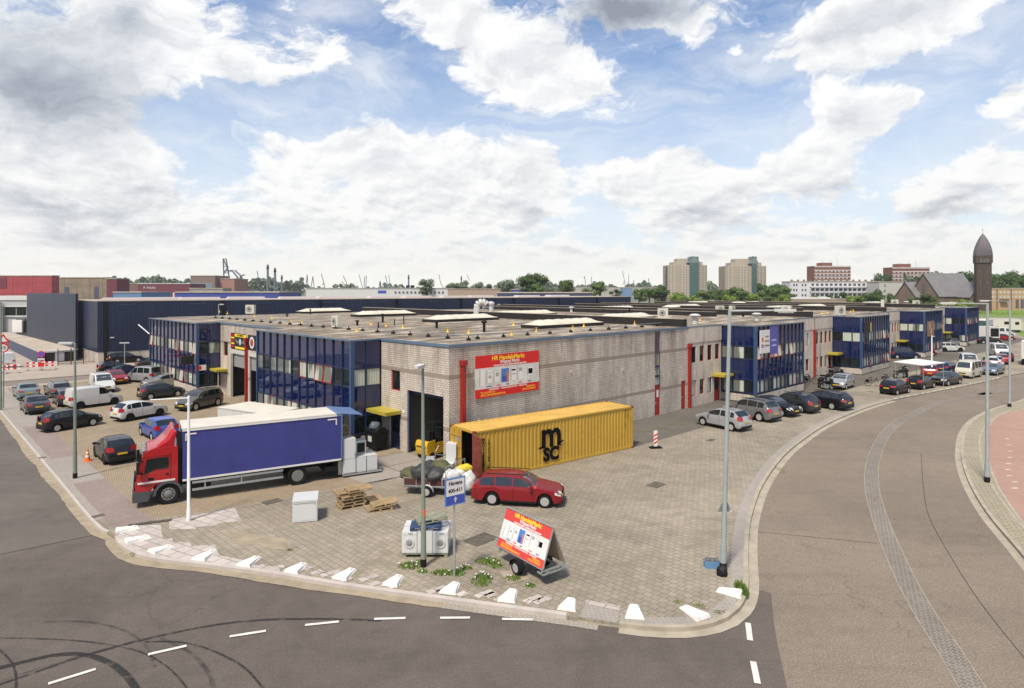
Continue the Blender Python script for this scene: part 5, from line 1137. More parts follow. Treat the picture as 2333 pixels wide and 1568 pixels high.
# tail lift loaded with appliances
mb = MB(); mb.box(TB1 + .1, TB1 + 2.35, .05, 2.5, .10, .17); mb.box(TB1 - .1, TB1 + .3, .3, .42, .15, .9); mb.box(TB1 - .1, TB1 + .3, 2.1, 2.22, .15, .9); mb.build('tail_lift', M_alu, t)
TM = Matrix.Translation((fw.x, fw.y, 0)) @ Matrix.Rotation(math.atan2(dd.y, dd.x), 4, 'Z')
def appliance(nm, loc, rz, w_, d_, h, label, kind='fridge', M_=None, group='white goods waiting round the yard'):
    t2 = thing(nm, label, {'fridge': 'fridge', 'washer': 'washing machine', 'freezer': 'chest freezer', 'machine': 'washing machine'}[kind], loc, rz, group)
    mb = MB(); e = .012; mb.box(-w_/2, w_/2, -d_/2, d_/2, .02, h); cas = mb.build('casing', M_ or M_app, t2)
    bm = bmesh.new(); bm.from_mesh(cas.data); bmesh.ops.bevel(bm, geom=bm.edges[:], offset=e, segments=2, affect='EDGES'); bm.to_mesh(cas.data); bm.free()
    if kind == 'fridge':
        mb = MB(); mb.box(-w_/2 + .01, w_/2 - .01, -d_/2 - .035, -d_/2 - .003, .08, h * .42); mb.build('lower_door', M_ or M_app, t2)
        mb = MB(); mb.box(-w_/2 + .01, w_/2 - .01, -d_/2 - .035, -d_/2 - .003, h * .43, h - .02); dr = mb.build('door', M_ or M_app, t2)
        mb = MB(); mb.box(w_/2 - .07, w_/2 - .04, -d_/2 - .06, -d_/2 - .036, h * .45, h * .58); mb.build('handle', M_appd, dr)
    if kind == 'washer':
        mb = MB(); mb.lathe([(.195, -d_/2 - .001), (.20, -d_/2 - .025), (.15, -d_/2 - .035), (.12, -d_/2 - .02)], (0, 0, h * .48), 20, axis='y'); mb.build('door_ring', M_lgrey, t2, smooth=40)
        mb = MB(); mb.lathe([(.15, -d_/2 - .012), (.11, -d_/2 - .03), (.001, -d_/2 - .035)], (0, 0, h * .48), 20, axis='y'); mb.build('porthole', mat('porthole_glass', (.22,.22,.22), .12, coat=1.0), t2, smooth=40)
        mb = MB(); mb.box(-w_/2 + .02, w_/2 - .02, -d_/2 - .008, -d_/2 - .001, h - .12, h - .02); mb.box(-.04, .14, -d_/2 - .012, -d_/2 - .008, h - .10, h - .05, 1); mb.build('control_panel', [M_app, M_appd], t2)
    if kind == 'machine':
        mb = MB(); mb.box(-w_/2 + .02, w_/2 - .02, -d_/2 - .006, -d_/2 - .001, .1, h - .14); mb.build('back_panel', M_app, t2)
        mb = MB(); mb.box(-w_/2 - .003, w_/2 + .003, -d_/2 - .003, d_/2 + .003, h, h + .025); mb.build('worktop', M_app, t2)
    if kind == 'freezer':
        mb = MB(); mb.box(-w_/2 - .01, w_/2 + .01, -d_/2 - .01, d_/2 + .01, h + .005, h + .07); mb.build('lid', M_app, t2)
        mb = MB(); mb.box(-w_/2 + .08, w_/2 - .1, -d_/2 - .012, -d_/2 - .003, h - .07, h - .05); mb.box(w_/2 - .13, w_/2 - .09, -d_/2 - .012, -d_/2 - .003, h - .16, h - .05); mb.build('seam', M_appd, t2)
        mb = MB(); mb.box(-w_/2 + .05, w_/2 - .05, -d_/2 - .008, -d_/2 - .003, .1, h - .2); mb.build('front_panel', M_app, t2)
    return t2
tr = math.atan2(dd.y, dd.x)
for (x, y, w_, d_, h, lb, kd) in ((TB1 + .48, .45, .70, .68, 2.0, 'tall white fridge standing on the truck tail lift', 'fridge'), (TB1 + .42, 1.6, .62, .62, 1.6, 'grey-backed fridge behind the tall white one on the tail lift', 'fridge'), (TB1 + 1.16, .42, .6, .58, .86, 'white machine on the tail lift, next to the tall fridge', 'machine'), (TB1 + 1.80, .42, .6, .58, .86, 'white machine at the outer end of the tail lift', 'machine'), (TB1 + 1.85, 1.25, .62, .62, .86, 'cooker with a dark top behind the two white machines', 'machine')):
    q = TM @ Vector((x, y, .17)); appliance({'fridge': 'fridge', 'machine': 'washing_machine'}[kd], tuple(q), tr, w_, d_, h, lb, kd)
q = TM @ Vector((TB1 + 1.35, 1.1, 1.05)); t2 = thing('oven', 'open white cooker with a black oven cavity on the tail lift load', 'cooker', tuple(q), tr)
mb = MB(); mb.box(-.3, .3, -.28, .28, 0, .75); mb.build('casing', M_app, t2); mb = MB(); mb.box(-.22, .22, -.31, -.282, .08, .62); mb.build('oven_door', M_blk, t2); mb = MB(); mb.box(-.62, .34, -.3, .3, -.04, -.003); mb.build('hob', M_blk, t2)
q = TM @ Vector((TB1 + .5, 2.1, 1.85)); t2 = thing('wooden_crate', 'brown wooden crate at the tail of the blue truck', 'crate', tuple(q), tr)
mb = MB()
for i in range(4): mb.box(-.42, .42, -.42, .42, i * .15, i * .15 + .09)
for sx in (-1, 1):
    for sy in (-1, 1): mb.box(sx*.40 - .04, sx*.40 + .04, sy*.40 - .04, sy*.40 + .04, 0, .6)
mb.build('slats', M_wood, t2); mb = MB(); mb.box(-.45, .45, -.45, .45, .6, .64); mb.build('lid', M_wood, t2)
# support under that crate: a second stacked fridge
q = TM @ Vector((TB1 + .5, 2.1, .17)); appliance('fridge', tuple(q), tr, .6, .6, 1.66, 'dark-sided fridge carrying the wooden crate at the truck tail', 'fridge', M_appd)
# white box truck behind
hz3 = 3.2; A_ = G(496, 929, hz3); B_ = G(571, 915.5, hz3); D_ = (B_ - A_).normalized(); N_ = Vector((D_.y, -D_.x))
t = thing('box_truck', 'white box truck with a pale roof, mostly hidden behind the blue truck', 'truck', (A_.x, A_.y, 0), math.atan2(D_.y, D_.x))
w3 = 2.3
mb = MB(); mb.box(0, w3, -4.6, 0, .9, hz3 - .02); mb.build('cargo_box', mat('dirty_white_panel', (.56,.56,.53), .5, var=.15), t)
mb = MB(); mb.box(-.02, w3 + .02, -4.62, .02, hz3 - .02, hz3 + .03); mb.build('box_roof', M_roofw, t)
mb = MB(); mb.box(.05, w3 - .05, .05, 1.7, .5, 1.9); mb.prism([(.1, .1), (w3 - .1, .1), (w3 - .25, 1.3), (.25, 1.3)], 1.9, 2.35); mb.build('cab', pw_, t, smooth=30)
mb = MB(); mb.box(.3, w3 - .3, -4.6, 1.4, .5, .88); mb.build('chassis', M_blk, t)
for x in (.0, w3 - .25):
    for y in (.9, -3.5): mb = MB(); mb.lathe([(.2, 0), (.38, .01), (.38, .24), (.2, .25)], (x, y, .38), 18, axis='x'); mb.build('wheel', M_rub, t)
# far lorry at the right edge, box trailer, motorhome, green trailer
def boxlorry(px, py, hd, L, Wd, Ht, m, label, nm='box_lorry', cat='lorry', cabm=None, z0=.9):
    c = G(px, py); t = thing(nm, label, cat, (c.x, c.y, 0), hd)
    mb = MB(); mb.box(-L/2, L/2, -Wd/2, Wd/2, z0, Ht); mb.build('cargo_box', m, t)
    mb = MB(); mb.box(-L/2 - .02, L/2 + .02, -Wd/2 - .02, Wd/2 + .02, Ht, Ht + .05); mb.build('box_roof', M_roofw, t)
    mb = MB(); mb.box(-L/2, L/2, -Wd/2 + .3, Wd/2 - .3, z0 - .35, z0 - .01); mb.box(-L/2 - .05, -L/2 + .05, -Wd/2, Wd/2, .45, .6); mb.build('chassis', M_blk, t)
    for x in (-L/2 + 1.0, L/2 - .8):
        for y in (-Wd/2 + .02, Wd/2 - .27): mb = MB(); mb.lathe([(.2, 0), (.4, .01), (.4, .24), (.2, .25)], (x, y, .4), 16, axis='y'); mb.build('wheel', M_rub, t)
    if cabm: mb = MB(); mb.box(L/2 + .05, L/2 + 1.7, -Wd/2 + .1, Wd/2 - .1, .5, 1.7); mb.box(L/2 + .05, L/2 + 1.2, -Wd/2 + .15, Wd/2 - .15, 1.7, 2.5); mb.build('cab', cabm, t, smooth=30); mb = MB(); mb.box(L/2 + 1.2, L/2 + 1.23, -Wd/2 + .25, Wd/2 - .25, 1.75, 2.4); mb.build('windscreen', M_glass, t)
    return t
t = boxlorry(2352, 830, hR + .1, 5.0, 2.3, 3.2, mat('white_box', (.55,.55,.54), .45, var=.08), 'white box lorry with red lettering at the right edge', cabm=pw_)
text('lettering', 'VERS', .55, M_signred, t, face_mat((-2.53, 0, 2.7), (0, -1, 0)), .02)
mb = MB(); mb.box(-2.53, -2.505, .45, .65, 1.9, 2.2); mb.build('door_catch', M_blk, t)
t = boxlorry(2243, 776, -.08, 4.6, 2.2, 2.9, pw_, 'white box trailer with an open black front near the last bay', 'box_trailer', 'trailer', z0=.6)
mb = MB(); mb.box(.5, 2.1, -1.125, -1.105, .9, 2.6); mb.build('open_hatch', M_blk, t)
t = boxlorry(2275, 757, .0, 9.5, 2.4, 3.3, paint('motorhome_cream', (.62,.60,.54)), 'large cream motorhome with a green stripe at the far right', 'motorhome', 'motorhome', z0=.6, cabm=pcream)
mb = MB(); mb.box(-4.7, -1.0, -1.225, -1.205, .8, 1.6); mb.build('green_stripe', mat('dark_green_paint', (.02,.12,.08), .4), t)
mb = MB(); mb.box(.5, 2.0, -1.225, -1.205, 2.0, 2.7); mb.box(3.2, 4.2, -1.225, -1.205, 1.9, 2.6); mb.build('side_window', M_glass, t)
t = boxlorry(2240, 764, hR + .05, 12.0, 2.4, 3.6, mat('green_canvas', (.03,.09,.075), .6, var=.3), 'dark green trailer with a pale upper side by the end of the row', 'curtain_trailer', 'trailer', z0=.6)
mb = MB(); mb.box(-6.0, 6.0, -1.225, -1.205, 2.2, 3.6); mb.build('pale_side', mat('pale_canvas', (.45,.47,.45), .6, var=.15), t)
# ---------------------------------------------------------------- shipping container
f1 = G(1080, 1101); f2 = G(1444.5, 1020); dd = (f2 - f1).normalized(); cr = math.atan2(dd.y, dd.x); CLn, CW, CHt = min(12.75, (f2 - f1).length), 2.44, 2.78
t = thing('shipping_container', 'long yellow shipping container with big black lettering and one red-brown door leaf', 'container', (f1.x, f1.y, 0), cr)
def m_cont():
    m, nb, p = newmat('container_yellow'); tc = coords(nb)
    c = nb.ramp(nb.noise(tc, .6, 6, .7), [(.3, (.40,.24,.028)), (.7, (.48,.295,.038))])
    s = nb.n('ShaderNodeSeparateXYZ', {0: tc})
    st = nb.n('ShaderNodeMapping', {'Vector': tc, 'Scale': (3, 3, .35)}).outputs[0]
    c = nb.mix(nb.m('MULTIPLY', nb.sm(nb.noise(st, 1.2, 6, .75), .60, .72), .55), c, (.22,.10,.03,1))
    c = nb.mix(nb.m('MULTIPLY', nb.sm(nb.noise(tc, 4, 6, .75), .60, .68), .8), c, (.16,.06,.025,1))
    pset(nb, p, Base_Color=c, Roughness=.55); return m
M_cy = m_cont(); M_rust = mat('red_brown_paint', (.20,.035,.022), .6, var=.35, vscale=3)
mb = MB(); zb, zt = .16, CHt - .10
def corr(mb, x0, x1, y, z0, z1, sgn, pitch=.28, dep=.036):
    x = x0; pts = []
    while x < x1 - 1e-3:
        for fx, o in ((0, 0), (.36, 0), (.5, 1), (.86, 1), (1.0, 0)):
            if x + fx * pitch <= x1: pts.append((x + fx * pitch, y - sgn * dep * o))
        x += pitch
    pts.append((x1, y))
    for a, b in zip(pts[:-1], pts[1:]):
        if abs(a[0] - b[0]) + abs(a[1] - b[1]) > 1e-5: mb.face([(*a, z0), (*b, z0), (*b, z1), (*a, z1)])
corr(mb, .12, CLn - .12, .03, zb, zt, -1); corr(mb, .12, CLn - .12, CW - .03, zb, zt, 1)
mb.face([(CLn - .04, .1, zb), (CLn - .04, CW - .1, zb), (CLn - .04, CW - .1, zt), (CLn - .04, .1, zt)]); mb.box(.1, CLn - .1, .08, CW - .08, zb - .03, zb)
mb.build('side_panels', M_cy, t)
mb = MB()
for y in (0, CW - .12):
    for x in (0, CLn - .14): mb.box(x, x + .14, y, y + .12, .0, CHt)
    mb.box(.14, CLn - .14, y + .0, y + .10, zt, CHt - .01); mb.box(.14, CLn - .14, y, y + .10, .02, zb + .0)
for x in (.0, CLn - .1): mb.box(x, x + .1, .12, CW - .12, zt - .02, CHt - .012); mb.box(x, x + .1, .12, CW - .12, .02, zb)
mb.build('frame', M_cy, t)
mb = MB(); n = 30
for i in range(n): mb.box(.15 + i * (CLn - .3) / n, .15 + (i + .55) * (CLn - .3) / n, .1, CW - .1, CHt - .05, CHt - .018)
mb.box(.1, CLn - .1, .1, CW - .1, CHt - .08, CHt - .045); mb.build('roof', mat('container_roof_yellow', (.56,.36,.09), .6, var=.15, vscale=.8), t)
mb = MB()
for y in (-.012, CW - .165):
    for x in (-.012, CLn - .165):
        for z in (-.0, CHt - .115): mb.box(x, x + .18, y, y + .18, z, z + .122)
mb.build('corner_casting', M_rust, t)
mb = MB(); mb.box(.15, CLn-.3, .08, .10, zb, zt); mb.box(.15, CLn-.3, CW - .10, CW - .08, zb, zt); mb.box(.15, CLn - .3, .1, CW - .1, zt - .12, zt - .10); mb.face([(.2, .14, zb + .01), (CLn - .2, .14, zb + .01), (CLn - .2, CW - .14, zb + .01), (.2, CW - .14, zb + .01)]); mb.box(CLn - .3, CLn - .25, .15, CW - .15, zb, zt); mb.build('interior', mat('container_inside', (.02,.012,.01), .8), t)
# doors on the x=0 end: near leaf (y small) ajar, far leaf closed
mb = MB(); mb.box(-.03, .03, 1.26, CW - .12, zb + .02, zt - .03)
for y in (1.45, 1.95): mb.tube((-.07, y, zb), (-.07, y, zt), .022, n=6)
for z in (.5, 1.1, 1.7, 2.3): mb.box(-.075, -.03, 1.30, CW - .16, z, z + .05)
mb.build('door', M_cy, t)
mb = MB(); mb.box(-.045, -.032, 1.35, 1.75, 2.0, 2.35); mb.build('door_plate', M_appd, t)
a_ = R(168); ML = Matrix.Translation((-.01, .12, 0)) @ Matrix.Rotation(a_, 4, 'Z')
mb = MB(); mb.box(-.03, .03, 0, 1.14, zb + .02, zt - .03, 0, ML)
for i in range(5): mb.box(-.05, .05, .10, 1.04, .36 + i * .48, .58 + i * .48, 0, ML)
lf = mb.build('door', M_rust, t); lf['label'] = 'red-brown door leaf standing ajar'
for xx, zz, sz, b_ in ((4.95 + .6, 1.62, 1.6, .035),):
    mo = text('logo_letter', 'm', 2.15, M_text, t, face_mat((xx, -.014, 1.85), (1, 0, 0)), .055)
    text('logo_letters', 'SC', 1.05, M_text, t, face_mat((xx, -.014, .70), (1, 0, 0)), .055)
    mb = MB(); mb.prism([(-1.05, -.06), (-.62, .02), (-.62, -.08), (-.9, -.13)], 0, .004); mb.prism([(.55, .0), (1.0, .12), (.95, .20), (.55, .10)], 0, .004); mb.prism([(-.95, .0), (-.55, .04), (-.55, -.05), (-.95, -.09)], 0, .004)
    o = mb.build('logo_swash', M_text, t); o.matrix_local = face_mat((xx, -.012, 1.24), (1, 0, 0))
for i, ch in enumerate('MEDITERRANEAN'): text('lettering', ch, .21, M_text, t, face_mat((.62, -.014, 2.28 - i * .155), (1, 0, 0)), .010)
for i, ch in enumerate('SHIPPING CO.'):
    if ch != ' ': text('lettering', ch, .19, M_text, t, face_mat((.98, -.014, 2.16 - i * .155), (1, 0, 0)), .008)
for i, ch in enumerate('MSCU 709'):
    if ch != ' ': text('lettering', ch, .15, M_text, t, face_mat((CLn - .75, -.014, 2.55 - i * .15), (1, 0, 0)), .004)
for i, ch in enumerate('45G1'): text('lettering', ch, .13, M_text, t, face_mat((CLn - .5, -.014, 2.5 - i * .15), (1, 0, 0)), .004)
# ---------------------------------------------------------------- advertising boards
def advert(t, M, w_, h_, small=False):
    """M: matrix of the face, origin at its centre"""
    red = M_signred2 if small else M_signred
    def on(name, x0, x1, y0, y1, m, z=.004, zz=0.0):
        mb = MB(); mb.box(x0, x1, y0, y1, zz, z); o = mb.build(name, m, t); o.matrix_local = M; return o
    on('red_band', -w_/2, w_/2, h_ * .20, h_/2, red, .006); on('red_band', -w_/2, w_/2, -h_/2, -h_ * .29, red, .006)
    on('picture_band', -w_/2, w_/2, -h_ * .29, h_ * .20, mat('advert_white', (.60,.60,.58), .45, var=.22, vscale=.9), .005)
    T = lambda s_, sz, y, m, x=0, b=.004, al='CENTER': text('lettering', s_, sz * h_, m, t, M @ Matrix.Translation((x * w_, y * h_, .009)), b * h_ / 3, .002, al)
    T('HR HandelsMarkt', .150, .405, M_signyel, 0, .010); T('Witgoed Markt', .105, .308, M_white, .02, .009); T('Import & Export in Elektronische apparaten', .062, .235, M_white, .03, .008)
    T('ONDERDELEN  -  HUISHOUDAPPARATEN  -  REPARATIES', .050, -.325, M_white, -.0, .006)
    T('TEL. 06 20 494 121', .058, -.385, M_signor, -.42, .01, 'LEFT'); T('INFO@HRHANDELSMARKT.NL', .058, -.447, M_signor, -.42, .01, 'LEFT')
    T('VAREEWEG 1', .055, -.375, M_signor, .44, .01, 'RIGHT'); T('3133 HR SCHIEDAM', .055, -.435, M_signor, .44, .01, 'RIGHT')
    for s_, x, m in (('SAMSUNG', -.30, M_signblue), ('TOSHIBA', -.15, M_signred), ('SONY', -.01, M_text), ('BOSCH', .19, M_signred), ('PHILIPS', .34, M_signblue)): T(s_, .036, -.245, m, x, .004)
    W_ = MC.setdefault('adw', mat('advert_appliance', (.70,.70,.69), .35)); Gy = mat('advert_shadow', (.33,.33,.32), .5); Bk = M_text; Bu = mat('advert_blue', (.06,.18,.48), .4); Or = mat('advert_orange', (.55,.16,.05), .5)
    def app(x, y0, y1, ww, m=W_, sh=True):
        if sh: on('advert_shadow', (x - ww/2) * w_, (x - ww/2 + .012) * w_, y0 * h_, y1 * h_, Gy, .011, .005)
        on('advert_appliance', (x - ww/2 + .012) * w_, (x + ww/2) * w_, y0 * h_, y1 * h_, m, .010, .005)
    app(-.40, -.22, .15, .075); app(-.295, -.17, .13, .08); app(-.185, -.16, .12, .085); app(-.06, -.19, .14, .13, Bu, False); app(.075, -.17, .12, .085); app(.19, -.17, .14, .10); app(.35, -.10, .10, .10)
    on('advert_picture', -.03 * w_, .0 * w_, -.17 * h_, .06 * h_, Or, .013, .010); on('advert_picture', -.10 * w_, -.03 * w_, -.17 * h_, -.04 * h_, M_signblue, .013, .010)
    for x, y, r in ((-.175, .02, .026), (-.285, -.02, .02)):
        mb = MB(); mb.lathe([(r * w_, .010), (r * w_, .014), (r * w_ * .7, .015)], (x * w_, y * h_, 0), 14); mb.box((x - .03) * w_, (x + .03) * w_, (y + .085) * h_, (y + .10) * h_, .010, .012); o = mb.build('advert_drum', Gy, t); o.matrix_local = M
    on('advert_screen', .32 * w_, .39 * w_, -.06 * h_, .07 * h_, Bk, .013, .010); on('advert_slots', .05 * w_, .11 * w_, .06 * h_, .10 * h_, Bk, .013, .010); on('advert_slots', .05 * w_, .11 * w_, -.03 * h_, -.005 * h_, Gy, .013, .010); on('advert_slots', .16 * w_, .22 * w_, .03 * h_, .12 * h_, Gy, .013, .010)
u0, u1 = sa(1080.5), sa(1226); zt_ = zat(812 + .0, P(u0, 0).y); zb_ = zat(909, P(u0, 0).y); zt2 = zat(797.5, P(u1, 0).y); zb2 = zat(888, P(u1, 0).y)
zt_ = (zt_ + zt2) / 2; zb_ = (zb_ + zb2) / 2
t = thing('billboard', 'big red and white shop board with yellow lettering on the brick wall', 'billboard', (C0.x, C0.y, 0), ANG)
mb = MB(); mb.box(u0, u1, -.07, -.03, zb_, zt_); mb.build('board', M_lgrey, t)
mb = MB(); mb.box(u0 + .3, u0 + .4, -.03, -.003, zb_ + .1, zt_ - .1); mb.box(u1 - .4, u1 - .3, -.03, -.003, zb_ + .1, zt_ - .1); mb.build('batten', M_alu, t)
advert(t, face_mat(((u0 + u1) / 2, -.071, (zb_ + zt_) / 2), (1, 0, 0)), u1 - u0, zt_ - zb_)
# advertising trailer
zlo, zhi = .62, 1.98
bl_ = G(1132.5, 1242, zlo); br_ = G(1236, 1298, zlo); wt = (br_ - bl_).length * 1.0; dd = (br_ - bl_).normalized(); rz = math.atan2(dd.y, dd.x); mid_ = (bl_ + br_) / 2
t = thing('advert_trailer', 'small trailer with leaning red and white advertising boards', 'trailer', (mid_.x, mid_.y, 0), rz)
lean = .50
for sgn in (1, -1):
    y0 = 0 if sgn > 0 else 2 * lean + .06; y1 = lean
    n_ = Vector((0, (y1 - y0), zhi - zlo)).normalized(); mc = Vector((0, (y0 + y1) / 2, (zlo + zhi) / 2)); hh = math.hypot(y1 - y0, zhi - zlo)
    M = face_mat(mc, (1, 0, 0) if sgn > 0 else (-1, 0, 0), n_)
    mb = MB(); mb.box(-wt/2, wt/2, -hh/2, hh/2, -.02, 0); o = mb.build('board', mat('plywood', (.42,.33,.24), .7, var=.1), t); o.matrix_local = M
    mb = MB(); 
    for (a, b, c_, d_) in ((-wt/2 - .03, -wt/2, -hh/2, hh/2), (wt/2, wt/2 + .03, -hh/2, hh/2), (-wt/2, wt/2, hh/2, hh/2 + .03), (-wt/2, wt/2, -hh/2 - .03, -hh/2)): mb.box(a, b, c_, d_, -.03, .02)
    o = mb.build('board_frame', M_alu, t); o.matrix_local = M
    if sgn > 0: advert(t, M, wt, hh, True)
mb = MB()
for y in (.2, .9): mb.box(-wt/2 + .1, wt/2 + .1, y - .03, y + .03, .46, .52)
for x in (-wt/2 + .2, 0, wt/2): mb.box(x - .025, x + .025, -.05, 1.1, .53, .58)
mb.tube((-wt/2 + .2, .55, .49), (-wt/2 - .75, .55, .45), .035); mb.tube((-wt/2 - .62, .55, .45), (-wt/2 - .62, .55, .06), .025); mb.box(-wt/2 - .85, -wt/2 - .7, .5, .6, .42, .5)
mb.tube((0, -.08, .3), (0, 1.15, .3), .03); mb.box(wt/2 - .3, wt/2 + .05, .0, 1.1, .40, .46); mb.build('chassis', M_alu, t)
for y in (-.20, 1.14):
    mb = MB(); mb.lathe([(.16, 0), (.25, .0), (.27, .03), (.27, .15), (.16, .17)], (.05, y, .27), 18, axis='y'); wl = mb.build('wheel', M_rub, t, smooth=40)
    mb = MB(); mb.lathe([(.165, -.002), (.12, .02), (.05, -.0), (.001, -.0)], (.05, y - .002, .27), 14, axis='y'); mb.build('rim', M_silver, wl, smooth=40)
    mb = MB()
    for i in range(8):
        a0 = math.pi * i / 8; a1 = math.pi * (i + 1) / 8; mb.face([(.05 + .33 * math.cos(a0), y - .03, .27 + .33 * math.sin(a0)), (.05 + .33 * math.cos(a1), y - .03, .27 + .33 * math.sin(a1)), (.05 + .33 * math.cos(a1), y + .2, .27 + .33 * math.sin(a1)), (.05 + .33 * math.cos(a0), y + .2, .27 + .33 * math.sin(a0))])
    mb.build('mudguard', M_blk, t, smooth=40)
# ---------------------------------------------------------------- luggage trailer with bags
wm = wag.location; wa = wag.rotation_euler.z; wl_ = G(972.5, 1132)
t = thing('luggage_trailer', 'small trailer with wooden sides heaped with dark sacks behind the red estate', 'trailer', (wl_.x, wl_.y, 0), wa + .02)
mb = MB(); mb.box(-1.25, 1.65, .12, 1.5, .42, .48); 
for y in (.1, 1.5):
    for z in (.48, .88): mb.box(-1.25, 1.65, y - .02, y + .02, z, z + .05)
    for x in (-1.25, -.6, .1, .75, 1.62): mb.box(x, x + .04, y - .025, y + .025, .42, .95)
mb.tube((1.6, .8, .45), (2.6, .8, .42), .03); mb.box(-1.27, -1.22, .1, 1.5, .44, .5); mb.build('frame', M_alu, t)
mb = MB()
for y in (.1, 1.5): mb.box(-1.2, 1.6, y - .012, y + .012, .53, .88)
mb.box(-1.24, -1.21, .12, 1.5, .5, .88); mb.box(1.62, 1.65, .12, 1.5, .5, .88); mb.build('side_board', mat('dark_red_board', (.07,.02,.018), .7, var=.2), t)
mb = MB(); mb.tube((.95, .1, .95), (.95, .1, 1.5), .02); mb.tube((.95, .1, 1.5), (1.65, 1.5, 1.62), .02); mb.tube((1.65, 1.5, .95), (1.65, 1.5, 1.62), .02); mb.tube((.95, .1, 1.42), (1.65, 1.5, 1.54), .015); mb.build('load_rail', M_alu, t)
for y in (-.16, 1.56):
    mb = MB(); mb.lathe([(.17, 0), (.26, 0), (.28, .03), (.28, .15), (.17, .18)], (0, y, .28), 18, axis='y'); wl = mb.build('wheel', M_rub, t, smooth=40)
    mb = MB(); mb.lathe([(.175, -.003), (.12, .02), (.05, -.01), (.001, -.01)], (0, y, .28), 14, axis='y'); mb.build('rim', M_silver, wl, smooth=40)
    mb = MB()
    for i in range(8):
        a0 = math.pi * i / 8; a1 = math.pi * (i + 1) / 8; r_ = .36; mb.face([(r_ * math.cos(a0), y - .03, .26 + r_ * math.sin(a0)), (r_ * math.cos(a1), y - .03, .26 + r_ * math.sin(a1)), (r_ * math.cos(a1), y + .2, .26 + r_ * math.sin(a1)), (r_ * math.cos(a0), y + .2, .26 + r_ * math.sin(a0))])
    mb.build('mudguard', M_lgrey, t, smooth=40)
TW = Matrix.Translation((wl_.x, wl_.y, 0)) @ Matrix.Rotation(wa + .02, 4, 'Z')
def sack(loc, size, m, label, seed, nm='sack', group='sacks and bags on the luggage trailer'):
    rn = random.Random(seed); bm = bmesh.new(); bmesh.ops.create_icosphere(bm, subdivisions=3, radius=1)
    off = [rn.uniform(0, 6) for _ in range(6)]
    for v in bm.verts:
        c = v.co; k = 1 + .10 * math.sin(c.x * 4 + off[0]) * math.sin(c.y * 5 + off[1]) + .07 * math.sin(c.z * 9 + off[2] + c.x * 6) + .05 * math.sin(c.y * 13 + off[3])
        v.co = Vector((c.x * size[0] * k, c.y * size[1] * k, max(-.6, c.z) * size[2] * k))
    for f in bm.faces: f.smooth = True
    me = bpy.data.meshes.new(nm); bm.to_mesh(me); bm.free(); me.materials.append(m)
    o = bpy.data.objects.new(nm, me); COL.objects.link(o); o.location = TW @ Vector(loc) if nm == 'sack' else loc; o.rotation_euler = (rn.uniform(-.2, .2), rn.uniform(-.2, .2), rn.uniform(0, 6))
    return tag(o, label, 'sack', group)
M_tarpd = mat('dark_tarp', (.035,.036,.038), .6, var=.4, vscale=3, bump=.6); M_olive = mat('olive_tarp', (.075,.075,.028), .8, var=.4, vscale=4, bump=.5); M_bagw = mat('white_bag', (.55,.55,.53), .5, var=.25, vscale=5, bump=.6); M_bagy = mat('yellow_bag', (.62,.48,.03), .5, var=.3, vscale=5, bump=.5)
for i, (x, y, z, sx, sy, sz, m, lb) in enumerate(((-1.0, .7, .95, .5, .6, .32, M_olive, 'olive brown sack at the rear end of the luggage trailer'), (-.35, .5, 1.1, .5, .5, .42, M_tarpd, 'dark sack on the trailer, left of the middle'), (-.2, 1.1, 1.15, .6, .5, .45, M_tarpd, 'dark sack at the back of the heap'), (.35, .45, 1.05, .45, .45, .38, M_tarpd, 'dark sack at the front side of the heap, nearest the blue sign'), (.45, 1.05, 1.25, .5, .45, .38, M_olive, 'olive sack on top of the heap'), (1.1, .6, .98, .42, .45, .32, M_bagw, 'white bag on the trailer under the load rail'), (1.45, 1.1, 1.02, .36, .4, .30, M_bagw, 'white bag at the front corner of the trailer'), (1.75, 1.15, 1.22, .40, .32, .24, M_bagy, 'yellow bag on top of the white bags'), (1.95, .7, .62, .42, .42, .62, M_bagw, 'tall heap of clear bags between trailer and red estate'))): sack((x, y, z - .02), (sx * (1.25 if i < 5 else 1.05), sy * 1.12, sz * .95), m, lb, i + 1)
for o in [x for x in bpy.data.objects if x.name.startswith('sack')]: o['category'] = 'sack'
# ---------------------------------------------------------------- pallets
def pallet(loc, rz, label, m, nm='pallet', rx=0, ry=0, group='wooden pallets'):
    t = thing(nm, label, 'pallet', loc, rz, group); t.rotation_euler = (rx, ry, rz)
    mb = MB()
    for i in range(7): mb.box(-.6, .6, -.4 + i * .1183, -.4 + i * .1183 + .072, .122, .144)
    mb.build('deck_boards', m, t)
    mb = MB()
    for x in (-.6, -.05, .5):
        for y in (-.4, -.05, .3): mb.box(x, x + .1, y, y + .1, .022, .10)
        mb.box(x, x + .1, -.4, .4, .10, .122)
    for y in (-.4, -.05, .3): mb.box(-.6, .6, y, y + .1, 0, .022)
    mb.build('blocks', m, t); return t
pp = G(798, 1153); fp = None
pls = [((0, 0), .55, 0), ((.05, .03), .62, 1), ((-.02, .08), .50, 2), ((.08, .02), .58, 3), ((-.15, .1), .52, 4)]
for i, ((x, y), r_, k) in enumerate(pls):
    lb = ['bottom', 'second', 'third', 'fourth', 'top'][i] + ' pallet of the brown stack on the paving'
    if fp is None: fp = pallet((pp.x + x, pp.y + y, 0), r_, lb, M_wood)
    else: copy_tree(fp, (pp.x + x, pp.y + y, .146 * k), r_, lb)
t2 = copy_tree(fp, (pp.x + .35, pp.y + .15, .74), .52, 'pallet lying across the top of the brown stack'); 
t2 = copy_tree(fp, (pp.x + .75, pp.y + .75, 0), .5, 'pallet on the ground behind the brown stack')
q = G(862, 1160); copy_tree(fp, (q.x, q.y, 0), .45, 'pallet on the ground right of the brown stack'); 
